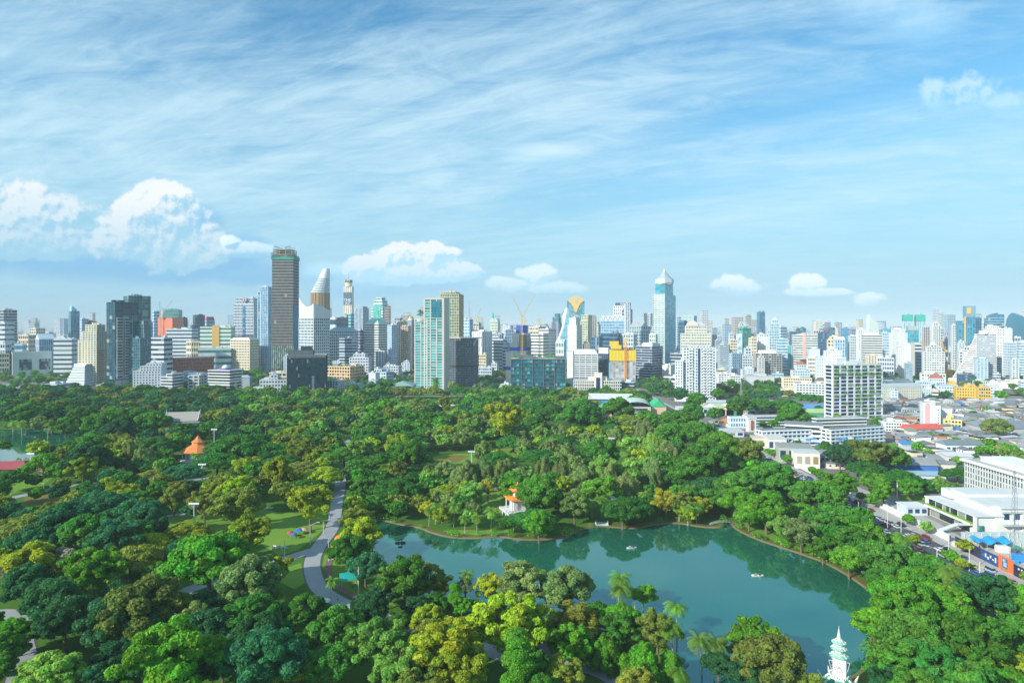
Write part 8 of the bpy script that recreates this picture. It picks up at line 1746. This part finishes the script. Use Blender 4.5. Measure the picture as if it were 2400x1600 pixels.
for row in '1420 1315 58;1418 1352 52;1458 1338 44;1555 1383 56;1545 1440 54;1240 1296 44;1640 1462 60;1612 1468 56;1560 1520 60;1985 1480 90;2070 1225 46;2185 1310 60;2120 1262 50;1000 1155 34;1042 1162 34;1068 1175 34;1095 1180 32;1128 1172 34;1360 1140 34;1382 1138 34;1345 1155 30;1560 1150 34;1580 1158 34;1600 1160 30;1480 1120 32;1200 1325 40;1068 1318 36;640 1345 40;268 1030 26;280 1035 26;292 1028 26;306 1036 26;318 1030 26;330 1038 26;345 1036 26;450 1045 22;470 1052 24;490 1048 24;520 1040 24;575 970 24;590 975 24;610 968 24;625 978 24;640 960 26;560 980 22;650 975 22;670 968 22;690 975 20;700 962 22;440 1022 20;425 1026 20;455 1025 20;1540 1130 30;760 1335 34;950 1010 24;975 1015 24;1180 1195 24;460 975 20;480 968 20;500 975 20;30 960 26;50 965 26;110 970 26;520 960 20;540 965 20;2330 1175 24;1490 1085 26;2060 1088 18;985 1165 30;1590 1120 26'.split(';'):
 a = [float(q) for q in row.split()]; T(a[0], a[1], a[2], 'palm', 'P')
hand = len(TREES)
# fill the park between the hand-placed ones
ROADX = [(x0, x1) for x0, x1 in ((RX0 - 8, RX1 + 4),)]
lawns = [ccw(p) for p in LAWNS]
r5 = random.Random(5)
def blocked(x, y, w_, own=None):
 if x > 160 and not (165 < x < 171): return True
 for p in (LAKE1, LAKE2, POND):
  if inpoly(x, y, p) or dseg(x, y, p + p[:1]) < 2.5 + w_ * .12: return True
 for p in lawns:
  if inpoly(x, y, p): return True
 for pl, wd in PATHS:
  if dseg(x, y, pl) < wd / 2 + w_ * (.26 if y > 210 else .05): return True
 for p in FOOT:
  if abs(p[0][0] - x) < 250 and inpoly(x, y, p): return True
 px, pb = PX(x, y); hw = w_ * F / y / 2
 pt = pb - w_ * .85 * F / y
 for (a0, a1, yb) in OPENV:
  if px + hw > a0 and px - hw < a1 and pb > yb + 2 and pt < yb - 6: return True
 for poly, dep in SIGHT:       # things standing in front of an opening seen in the photograph
  if pb > dep and any(inpoly(px + q * hw, pt + (.1 + .5 * abs(q)) * (pb - pt), poly) for q in (0, -.7, .7, -.35, .35)): return True
 return False
SIGHT = [([(385, 962), (465, 955), (465, 985), (385, 992)], 1003), ([(434, 1018), (496, 1018), (496, 1062), (436, 1066)], 1078), ([(0, 1070), (64, 1070), (64, 1108), (0, 1110)], 1118), ([(870, 1215), (1180, 1262), (1240, 1272), (1700, 1240), (2055, 1400), (2040, 1440), (1940, 1500), (1900, 1540), (1840, 1470), (1700, 1440), (1600, 1500), (1560, 1420), (1480, 1370), (1380, 1340), (1280, 1290), (1130, 1300), (1090, 1330), (980, 1300), (900, 1310)], 1262),
  ([(700, 1290), (790, 1165), (800, 1165), (800, 1240), (755, 1300), (760, 1360), (740, 1400), (700, 1340)], 1190),
  ([(340, 1255), (470, 1190), (650, 1200), (650, 1240), (560, 1240), (450, 1262)], 1262), ([(630, 1215), (770, 1215), (760, 1240), (660, 1310), (630, 1280)], 1300),
  ([(0, 1000), (150, 1006), (160, 1030), (120, 1060), (0, 1070)], 1085), ([(970, 1060), (1230, 1050), (1240, 1066), (1110, 1090), (980, 1085)], 1100), ([(20, 1172), (150, 1140), (250, 1122), (300, 1112), (300, 1132), (180, 1150), (60, 1185)], 1180), ([(870, 912), (1090, 912), (1090, 930), (870, 930)], 933), ([(405, 1090), (475, 1083), (475, 1115), (410, 1120)], 1120), ([(1360, 1060), (1500, 1058), (1430, 1080)], 1085), ([(1135, 1150), (1200, 1150), (1200, 1200), (1140, 1215)], 1215), ([(40, 1100), (100, 1100), (100, 1140), (20, 1150)], 1150)]
TREES = [t for t in TREES if not (t[3] != 'palm' and any(inpoly(t[0], t[1], p) for p in (LAKE1, LAKE2)) and False)]
grid = {}
def near(x, y, w_):
 gx, gy = int(x // 20), int(y // 20)
 for i in range(gx - 1, gx + 2):
  for j in range(gy - 1, gy + 2):
   for (a, b, c) in grid.get((i, j), ()):
    if math.hypot(a - x, b - y) < (c + w_) * .335: return True
 return False
def put(x, y, w_): grid.setdefault((int(x // 20), int(y // 20)), []).append((x, y, w_))
for t in TREES:
 if t[3] == 'palm': put(t[0], t[1], 4)
 else: put(t[0], t[1], t[2])
def zone(px, py):
 """mix of tree kinds and colours by place in the park, as the photograph shows them"""
 q = r5.random()
 if py > 1400 and px < 780: return r5.choice([('round', 'D'), ('round', 'T'), ('round', 'B'), ('clump', 'B')])  # dark and blue-green crowns carry the lower-left shade in their colour
 if py > 1300 and px > 1950: return ('round', 'G' if q < .7 else 'B')
 if py > 1380: return r5.choice([('clump', 'Y'), ('clump', 'K'), ('clump', 'O'), ('round', 'G'), ('clump', 'B')])
 if px < 600 and py > 1140: return r5.choice([('round', 'D'), ('clump', 'Y'), ('clump', 'O'), ('rain', 'T'), ('round', 'B'), ('round', 'T')])
 if px < 560 and py < 1060: return r5.choice([('round', 'D'), ('round', 'D'), ('round', 'B'), ('rain', 'R'), ('round', 'T'), ('clump', 'O')])
 if px > 1560 and py > 1000: return r5.choice([('round', 'B'), ('round', 'G'), ('round', 'B'), ('clump', 'B'), ('rain', 'R'), ('clump', 'C')])
 if py > 1040 and px < 1000: return r5.choice([('rain', 'R'), ('clump', 'Y'), ('clump', 'O'), ('round', 'B'), ('rain', 'B'), ('clump', 'B')])
 if py > 1030 and px < 1560: return r5.choice([('casu', 'C'), ('clump', 'K'), ('clump', 'Y'), ('round', 'B'), ('rain', 'R'), ('clump', 'C')])
 return r5.choice([('rain', 'R'), ('rain', 'R'), ('round', 'B'), ('round', 'B'), ('round', 'D'), ('clump', 'K'), ('rain', 'O'), ('clump', 'B'), ('round', 'G'), ('clump', 'C'), ('clump', 'O')])
y = 168.0
while y < 905:
 st_ = 8.5 if y < 430 else 11.5; x = -.84 * y - 20
 while x < min(.84 * y + 10, 171):
  X_, Y_ = x + r5.uniform(-4, 4), y + r5.uniform(-4, 4); px, py = PX(X_, Y_); kd, ck = zone(px, py)
  w_ = (r5.uniform(10, 18) if Y_ < 430 else r5.uniform(12, 23)) * {'rain': 1.45, 'casu': .8, 'round': 1, 'clump': .95}.get(kd, 1)
  if -40 < px < 2440 and not near(X_, Y_, w_) and not blocked(X_, Y_, w_): TREES.append([X_, Y_, w_, kd, ck, False]); put(X_, Y_, w_)
  x += st_
 y += st_
# greenery of the city beyond and beside the park
FAR = []
r6 = random.Random(8)
for k in range(5200):
 py = 790 + 150 * r6.random() ** 1.3; px = r6.uniform(-20, 2420); x, y = G(px, py)
 if (x < 171 and y < 906) or (168 < x < 202 and y < 1100): continue
 d = 1.0 if (px < 420 and py > 840) or (480 < px < 960 and py > 850) or (1080 < px < 1200 and py > 850) or (1480 < px < 1620 and py > 870) or (1640 < px < 1950 and 900 < py < 960) else .30
 if py < 840: d = .16
 if r6.random() > d or any(abs(f[0][0] - x) < 250 and inpoly(x, y, f) for f in FOOT): continue
 w_ = r6.uniform(9, 17); 
 if near(x, y, w_): continue
 put(x, y, w_); FAR.append((x, y, w_, r6.choice(['round', 'round', 'rain', 'clump']), r6.choice('BBDRRGTO')))
for k in range(900):    # street and yard trees at the right
 px = r6.uniform(1640, 2420); py = r6.uniform(950, 1330); x, y = G(px, py)
 if x < 203 or any(abs(f[0][0] - x) < 120 and inpoly(x, y, f) for f in FOOT) or (y < 330 and x > 203) or inpoly(px, py, [(1930, 1140), (2010, 1130), (2300, 1260), (2200, 1290)]): continue
 w_ = r6.uniform(6, 12)
 if near(x, y, w_) or r6.random() < .45: continue
 put(x, y, w_); TREES.append([x, y, w_, r6.choice(['round', 'clump', 'rain', 'round']), r6.choice('BGGRK'), False])
for k in range(26):     # small trees on the road verges
 x = r6.choice([170.2, 184.5, 199.5, 184.5]); y = 212 + k * 12 + r6.uniform(-3, 3); TREES.append([x, y, r6.uniform(5.5, 9), r6.choice(['clump', 'round']), r6.choice('GGKY'), False])
for k in range(44): TREES.append([r6.uniform(161, 168), 215 + k * 11 + r6.uniform(-3, 3), r6.uniform(9, 14), r6.choice(['round', 'clump', 'round']), r6.choice('BGBR'), False])
keep_ = []
for t in TREES:         # nothing may stand in water or in a building
 if t[3] == 'palm' and not t[5]: pass
 if any(inpoly(t[0], t[1], p) for p in (LAKE1,)) and t[3] != 'palm' and not t[5]: continue
 if t[5] and any(abs(f[0][0] - t[0]) < 250 and inpoly(t[0], t[1], f) for f in FOOT): continue
 px, py = PX(t[0], t[1]); hw = t[2] * F / t[1] / 2
 if px + hw < -5 or px - hw > 2405 or t[1] < 120: continue
 keep_.append(t)
TREES = keep_
palms = [t for t in TREES if t[3] == 'palm']; broad = sorted([t for t in TREES if t[3] != 'palm'], key=lambda t: -t[2] * math.sqrt(KH[t[3]]) / t[1] * (1.25 if t[5] else 1))
print('trees', len(TREES), 'palms', len(palms), 'broad', len(broad), 'far', len(FAR))
def place_tree(t, i):
 x, y, w_, kd, ck, hd = t; rz = r6.uniform(0, 6.28); z0 = .05
 if kd == 'palm':
  me, tk = PALM[i % 3]; sc = w_ / 8.6; root = empty('palm_tree', (x, y, z0), rz)
  fr_ = link(bpy.data.objects.new('fronds', me), root); tr_ = link(bpy.data.objects.new('trunk', tk), root); gx = (sc, sc, sc * 1.0)
  # trunk height varies
 else:
  nv = {'rain': 4, 'round': 4, 'clump': 4, 'casu': 3, 'col': 2, 'thin': 2}[kd]; k = i % nv; sc = w_ / 16.0
  root = empty({'rain': 'rain_tree', 'casu': 'casuarina_tree', 'col': 'columnar_tree'}.get(kd, 'broadleaf_tree'), (x, y, z0), rz)
  fr_ = link(bpy.data.objects.new('crown', CR[kd, k]), root); tr_ = link(bpy.data.objects.new('trunk', TK[kd, k]), root); gx = (sc * r6.uniform(.94, 1.08), sc * r6.uniform(.94, 1.08), sc * r6.uniform(.95, 1.08))
 root.scale = gx; c = COLR[ck]; j = r6.uniform(.82, 1.2)
 fr_.color = (c[0] * j * r6.uniform(.9, 1.15), c[1] * j, c[2] * j * r6.uniform(.85, 1.2), 1)
 tag(root, None, 'palm' if kd == 'palm' else 'tree', 'palm trees in the park' if kd == 'palm' else 'park and street trees')
 AUTO.append((root, CNAME[ck] + ' ' + KNAME[kd], 'palm' if kd == 'palm' else 'tree')); return root
for i, t in enumerate(palms): place_tree(t, i)
NIND = 298
for i, t in enumerate(broad[:NIND]): place_tree(t, i)
# the remaining far trees read as one mass of foliage
LOW = {}
for kd, n_ in (('rain', 4), ('round', 4), ('clump', 4), ('casu', 3), ('col', 2), ('thin', 2)):
 for i in range(n_):
  lbk = crown_np(kd, 11 * i + len(kd), 850, 1.15, core=False); r = random.Random(i); LOW[kd, i] = lbk
OV, OF = ICV[:, :], ICF
def lowcore(lb, g_):
 big = lb[-1]; v = ICV * big[3:6] * 1.02 + big[:3]; return v
def mass(name, lst, label):
 V = []; Fq = []; A = []; n0 = 0; g_ = np.random.default_rng(2)
 for i, t in enumerate(lst):
  x, y, w_, kd, ck = t[:5]; nv = {'rain': 4, 'round': 4, 'clump': 4, 'casu': 3, 'col': 2, 'thin': 2}[kd]; v, f, a, lb = LOW[kd, i % nv]; sc = w_ / 16
  th = g_.uniform(0, 6.28); c_, s_2 = math.cos(th), math.sin(th); Rm = np.array([[c_, s_2, 0], [-s_2, c_, 0], [0, 0, 1]])
  far = y > 1000; vv = v; ff = f; aa = a
  if far: k = 300 if y < 1800 else 110; vv = v[:k * 4]; ff = f[:k]; aa = a[:k * 4]
  sz = sc * (1.0 if not far else 1.0)
  q = vv @ Rm * sz + np.array([x, y, .05]); V.append(q); Fq.append(ff + n0); n0 += len(q)
  c = np.array(COLR[ck]) * g_.uniform(.8, 1.2); ca = np.ones((len(q), 4)); ca[:, :3] = c; ca[:, 3] = aa[:, 0]; A.append(ca)
  cv = lowcore(lb, g_) @ Rm * sz * np.array([1, 1, 1]) + np.array([x, y, .05]); V.append(cv); Fq.append(np.column_stack([ICF, ICF[:, 2]]) + n0); n0 += len(cv)
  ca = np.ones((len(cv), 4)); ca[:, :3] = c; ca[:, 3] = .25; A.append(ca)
 me = mesh_mixed(name, np.concatenate(V), np.concatenate(Fq), [LEAFM], np.concatenate(A)); o = link(bpy.data.objects.new(name, me)); tag(o, label, None, None, 'stuff'); print(name, len(me.polygons)); return o
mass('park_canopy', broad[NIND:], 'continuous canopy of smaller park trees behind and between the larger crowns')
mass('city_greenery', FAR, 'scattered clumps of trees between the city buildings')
# roof gardens and balcony plants
def bushes(name, label, pts, sz, ck, parent=None):
 V = []; Fq = []; A = []; n0 = 0; g_ = np.random.default_rng(4); v, f, a, lb = LOW['round', 0]
 for (x, y, z) in pts:
  k = 90; s2 = sz * g_.uniform(.6, 1.3) / 16; q = (v[:k * 4] - np.array([0, 0, 5])) * s2 * g_.uniform(.7, 1.3, 3) + np.array([x, y, z]); V.append(q); Fq.append(f[:k] + n0); n0 += len(q)
  ca = np.ones((len(q), 4)); ca[:, :3] = np.array(COLR[ck]) * g_.uniform(.7, 1.4); ca[:, 3] = a[:k * 4, 0]; A.append(ca)
 me = mesh_mixed(name, np.concatenate(V), np.concatenate(Fq), [LEAFM], np.concatenate(A)); o = bpy.data.objects.new(name, me); link(o, parent); tag(o, label, None, None, 'stuff'); return o
t = BIGW; b = t['b']; h = t['h']; fh = h / 15; P_ = []
for k in range(15):
 for j in range(7):
  if r6.random() < .42: P_.append((1.2, b * (j + .5) / 7 + r6.uniform(-3, 3), fh * (k + .32))); P_.append((1.2, b * (j + .5) / 7 + r6.uniform(-4, 4), fh * (k + .28)))
for q in range(9): P_.append((1.6, b * .46 + q * b * .05, fh * 12.2)); P_.append((1.5, b * .12 + r6.uniform(-3, 3), fh * 12.3))
bushes('balcony_plants', 'green shrubs spilling over the balconies', P_, 3.6, 'G', t['o'])
for key, ck, sz, f in (('park', 'G', 8, lambda t: (-t['a'] * r6.uniform(.1, .95), r6.uniform(2, 26), t['h'] + 1)), ('teal', 'D', 9, lambda t: (-t['a'] * r6.uniform(.68, .95), r6.uniform(5, 16), H + (HZ - 742) * t['s'] + r6.uniform(0, 6))), ('orange', 'B', 6, lambda t: (-t['a'] * r6.uniform(.02, .98), r6.uniform(0, 4), t['h'] + 1))):
 t0 = REG[key]; bushes('roof_garden', 'shrubs on the flat roof', [f(t0) for _ in range(12 if key != 'teal' else 5)], sz, ck, t0['o'])

# shrubs overhanging the lake bank
P_ = []
for poly in (LAKE1, LAKE2):
 n = len(poly)
 for i in range(n):
  (ax, ay), (bx, by) = poly[i], poly[(i + 1) % n]; L_ = math.hypot(bx - ax, by - ay); nx_, ny_ = (by - ay) / (L_ + 1e-9), -(bx - ax) / (L_ + 1e-9)
  for q in range(max(1, int(L_ / 2.2))):
   f = r6.random(); d_ = r6.uniform(.2, 3.2); x, y = ax + (bx - ax) * f + nx_ * d_, ay + (by - ay) * f + ny_ * d_
   if r6.random() < (.55 if math.sin(x * .07) + math.sin(y * .09 + 1) > -.2 else .12): P_.append((x, y, r6.uniform(.3, 1.0)))
bushes('bank_shrubs', 'low shrubs and reeds overhanging the lake bank', P_, 5.2, 'G')
# ---------------------------------------------------------------- ordinary buildings between the named ones
r7 = random.Random(77); fb = []
NAMED = list(PLACED)
def addfill(n, pxr, ybr, hr, wr, cols, tag_):
 k = 0; tries = 0
 while k < n and tries < n * 30:
  tries += 1; px = r7.uniform(*pxr); yb = r7.uniform(*ybr); x, y = G(px, yb)
  if (x < 172 and y < 958) or (165 < x < 205 and y < 1100): continue
  wpx = r7.uniform(*wr); rad = wpx / F * y / 2
  if any(math.hypot(x - a, y - b) < (c + rad) * 1.05 for a, b, c in fb) or any(abs(f[0][0] - x) < 300 and inpoly(x, y, f) for f in FOOT): continue
  h = r7.uniform(*hr) * (1.0 if r7.random() < .8 else 1.6); yt = HZ - (h - H) * F / y
  c, cn = r7.choice(cols); st, sn = r7.choice([('band', 'ribbon windows'), ('grid', 'square windows'), ('balc', 'balconies'), ('grid', 'square windows')])
  xl, xr = px - wpx / 2, px + wpx / 2; lf = r7.random() < .5
  xc = xl + wpx * (.75 if px < 1300 else .22)
  nf = max(2, int(h / 3.6)); 
  if y > 2200: nf = max(2, nf // 2)
  t = B('x', 'tower_block' if h > 40 else 'low_rise_building', xl, xc, xr, yt, yb, st, c, r7.choice([gD, gN, gD, gB]), nf, max(2, int(wpx * .75 * y / F / 5)), sf=r7.uniform(.4, .6), pf=.4, lvl=0, group='ordinary city buildings', segs=None if r7.random() < .6 else [(0, 1, 0, 1, yt), (.2, .8, .2, .9, yt - r7.uniform(2, 5))])
  o = t['o']; del o['label']; AUTO.append((o, cn + (' high-rise' if h > 40 else ' low-rise') + ' with ' + sn, 'building')); fb.append((x, y, rad)); k += 1
COLS = [(Wc, 'white'), (Wc, 'white'), (Wk, 'cool white'), (Cr, 'cream'), (Lg, 'pale grey'), (Be, 'beige'), ((.62, .66, .66), 'pale grey'), (Gy, 'grey')]
addfill(22, (-10, 620), (800, 850), (18, 60), (12, 26), COLS, 'a')
addfill(24, (600, 1500), (815, 870), (30, 110), (12, 26), COLS, 'b')
addfill(16, (640, 1460), (868, 900), (10, 32), (14, 30), COLS, 'c')
addfill(44, (1640, 2420), (806, 846), (40, 120), (10, 24), COLS, 'd')
addfill(42, (1640, 2420), (846, 905), (14, 50), (14, 32), COLS, 'e')
addfill(8, (2070, 2420), (912, 950), (8, 16), (16, 34), COLS, 'f')
# the city running on to the horizon as one mass
g7 = np.random.default_rng(7); mbs = MB(); cnt = 0
for k in range(6200):
 py = 768.5 + 58 * r7.random() ** 1.7; px = r7.uniform(-350, 2750); x, y = G(px, py)
 if y > 30000 or any(abs(f[0][0] - x) < 300 and inpoly(x, y, f) for f in FOOT): continue
 w_ = r7.uniform(14, 60) * (1 + y / 9000); q = r7.random(); dens = 1 if 600 < px < 2400 else .5
 h = r7.uniform(8, 26) if q < .80 else r7.uniform(30, 95) * (1.2 if dens == 1 else .7)
 if q > .975: h = r7.uniform(110, 190)
 if q > .8: w_ = min(w_, 40)
 m = r7.randint(0, 5); a = r7.uniform(.6, 1.2)
 nv = max(1, int(h / (4 + y / 900))); mbs.box(x - w_ / 2, x + w_ / 2, y, y + w_ * a, 0, h, m + (6 if h > 30 else 0), max(1, int(w_ / 8)), nv, max(1, int(w_ / 8)), top=m)
def farfac(c):
 m, nt, b = newmat('far_facade'); L = nt.links.new; uv = N(nt, 'ShaderNodeUVMap'); fr = N(nt, 'ShaderNodeVectorMath', operation='FRACTION'); L(uv.outputs[0], fr.inputs[0]); sp = N(nt, 'ShaderNodeSeparateXYZ'); L(fr.outputs[0], sp.inputs[0])
 f = MATH(nt, 'MULTIPLY', MATH(nt, 'GREATER_THAN', sp.outputs[1], .5), MATH(nt, 'GREATER_THAN', sp.outputs[0], .25)); L(MIX(nt, f, c, (.06, .10, .14)), b.inputs['Base Color']); b.inputs['Roughness'].default_value = .5; return m
FC = [Wc, Wk, Cr, Lg, Bl, (.5, .42, .36)]
tag(mbs.build('distant_city', [plain(c) for c in FC] + [farfac(c) for c in FC]), 'low pale city fading to the horizon', None, None, 'stuff')
# far wooded strips
fv = [(x, y, r7.uniform(30, 60), 'rain', 'B') for x, y in [G(r7.uniform(-40, 2440), 768.5 + 24 * r7.random()) for _ in range(700)] if y < 26000 and not any(abs(f[0][0] - x) < 300 and inpoly(x, y, f) for f in FOOT)]
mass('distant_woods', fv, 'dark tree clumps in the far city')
# haze
hz = MB(); hz.box(-32000, 32000, -400, 61000, -1.0, 420, bottom=True)
m = bpy.data.materials.new('haze'); m.use_nodes = True; nt = m.node_tree
for n in list(nt.nodes):
 if n.type != 'OUTPUT_MATERIAL': nt.nodes.remove(n)
v = N(nt, 'ShaderNodeVolumePrincipled'); v.inputs['Color'].default_value = (.80, .96, 1.0, 1); v.inputs['Density'].default_value = 0.000085; v.inputs['Anisotropy'].default_value = -0.15
nt.links.new(v.outputs[0], nt.nodes['Material Output'].inputs['Volume'])
ho = hz.build('haze', [m]); tag(ho, kind='stuff')
# ---------------------------------------------------------------- distinguishing labels
LM = [(1966, 1560, 'white clock pagoda'), (464, 1045, 'orange-roofed pavilion'), (430, 980, 'white temple hall'), (20, 1095, 'red-walled building'), (1205, 1170, 'orange-roofed Chinese pavilion'), (794, 1285, 'red gazebo'), (817, 1360, 'turquoise canopy'),
 (455, 1237, 'tall lawn floodlight'), (1105, 1096, 'casuarina-row floodlight'), (1433, 1060, 'roadside-tree floodlight'), (1411, 1229, 'white jetty'), (1693, 1229, 'dark footbridge'), (1480, 1284, 'mid-lake rowing boat'), (1775, 1349, 'eastern rowing boat'), (938, 1272, 'dark covered boat'),
 (190, 1400, 'rusty camera post'), (761, 1420, 'white parasol'), (695, 1255, 'picnic stalls'), (655, 1285, 'white benches'), (2196, 1330, 'nearest double street lamp'), (2250, 1200, 'low modern building'), (2400, 1170, 'long government building'), (2335, 1285, 'blue tarpaulin'), (2254, 1310, 'orange hoarding poster'),
 (2000, 920, 'planted white block'), (2185, 975, 'pink-striped walk-up'), (1850, 1030, 'front gallery block'), (2000, 1030, 'right gallery block'), (1763, 995, 'brick-striped stair tower'), (1480, 955, 'green-roofed sports hall'), (1640, 875, 'bright white condominium'), (1265, 880, 'dark teal park office'), (1400, 910, 'palace-like office'),
 (1010, 850, 'cream-gridded teal tower'), (720, 880, 'black cube office'), (662, 720, 'tallest brown tower'), (175, 885, 'ziggurat office'), (290, 820, 'tower with white balconies'), (460, 860, 'terracotta block'), (512, 895, 'domed tiered office'), (1460, 860, 'yellow netted building'), (1555, 720, 'cone-roofed tower'),
 (1350, 740, 'gold-crested tower'), (1784, 760, 'slim dark lone tower'), (2262, 760, 'orange-signed tower'), (2310, 840, 'sloping white hotel'), (2115, 925, 'ministry building'), (2270, 925, 'yellow ochre block'), (2372, 780, 'rounded navy tower'), (815, 700, 'billboard tower'), (173, 770, 'slim blue-green tower'), (575, 780, 'twin-logo white hotel'),
 (1633, 830, 'round-topped hotel'), (1797, 850, 'open-deck office'), (2127, 780, 'green-netted twin towers'), (1890, 830, 'pink-striped office'), (2048, 820, 'wide ribbon hotel'), (980, 912, 'row of parked cars'), (72, 1118, 'left lawn floodlight'), (112, 1000, 'white lake shed'), (1785, 965, 'ribbed grey warehouse'), (2385, 1010, 'ventilated dark warehouse'), (1893, 1080, 'blank-walled shophouse'), (2103, 1160, 'white flagpole mast'), (2262, 1060, 'wide white settlement house'), (2172, 1010, 'red-roofed long house'), (1260, 1250, 'north lake shore'), (1085, 1250, 'palm-lined point'), (2040, 1400, 'east lake shore'), (300, 1500, 'bottom-left corner'), (1100, 1560, 'bottom edge centre'), (640, 1320, 'left path fork')]
ORD = ['leftmost', 'second from left', 'third from left', 'fourth from left', 'fifth from left', 'sixth from left', 'seventh from left', 'eighth from left', 'ninth from left', 'tenth from left', 'eleventh from left', 'twelfth from left', 'thirteenth from left', 'fourteenth from left', 'fifteenth from left', 'sixteenth from left', 'seventeenth from left', 'eighteenth from left', 'nineteenth from left', 'twentieth from left']
groups = {}
for o, desc, cat in AUTO:
 x, y = o.location.x, o.location.y; px, py = PX(x, y)
 hgt = 8 if cat in ('tree', 'palm') else 2
 py -= hgt * F / y
 best = min(LM, key=lambda l: math.hypot((px - l[0]), (py - l[1]) * 1.6)); dx, dy = px - best[0], py - best[1]
 rel = ('right of the ' if dx > 0 else 'left of the ') if abs(dx) > abs(dy) * 1.3 else ('below the ' if dy > 0 else 'above the ')
 groups.setdefault((desc, rel + best[2]), []).append((px, o))
for (desc, rel), lst in groups.items():
 lst.sort(key=lambda q: q[0])
 for i, (px, o) in enumerate(lst):
  if len(lst) == 1: lab = desc + ' ' + rel
  elif len(lst) == 2: lab = desc + ' ' + rel + (', left one' if i == 0 else ', right one')
  elif i < 20 and i < len(lst) - 1: lab = desc + ' ' + rel + ', ' + ORD[i]
  elif i == len(lst) - 1: lab = desc + ' ' + rel + ', rightmost'
  else: lab = desc + ' ' + rel + ', number %d from left' % (i + 1)
  w8 = lab.split()
  o['label'] = ' '.join(w8[:16])
aw = sorted([o for o in bpy.data.objects if o.get('category') == 'awning'], key=lambda o: o.location.x)
for i, o in enumerate(aw): o['label'] = ('pale' if o.data.materials[0] == AW2 else 'blue') + ' awning on the gallery block balconies, ' + ORD[i]
bn = sorted([o for o in bpy.data.objects if o.get('category') == 'bench'], key=lambda o: o.location.x)
for i, o in enumerate(bn): o['label'] = 'white garden bench on the lawn beside the path, ' + ORD[i]
scene.cycles.max_bounces = 5; scene.cycles.diffuse_bounces = 2; scene.cycles.glossy_bounces = 3; scene.cycles.transmission_bounces = 2; scene.cycles.volume_bounces = 0; scene.cycles.transparent_max_bounces = 4
scene.cycles.use_denoising = True
print('objects', len(bpy.data.objects))
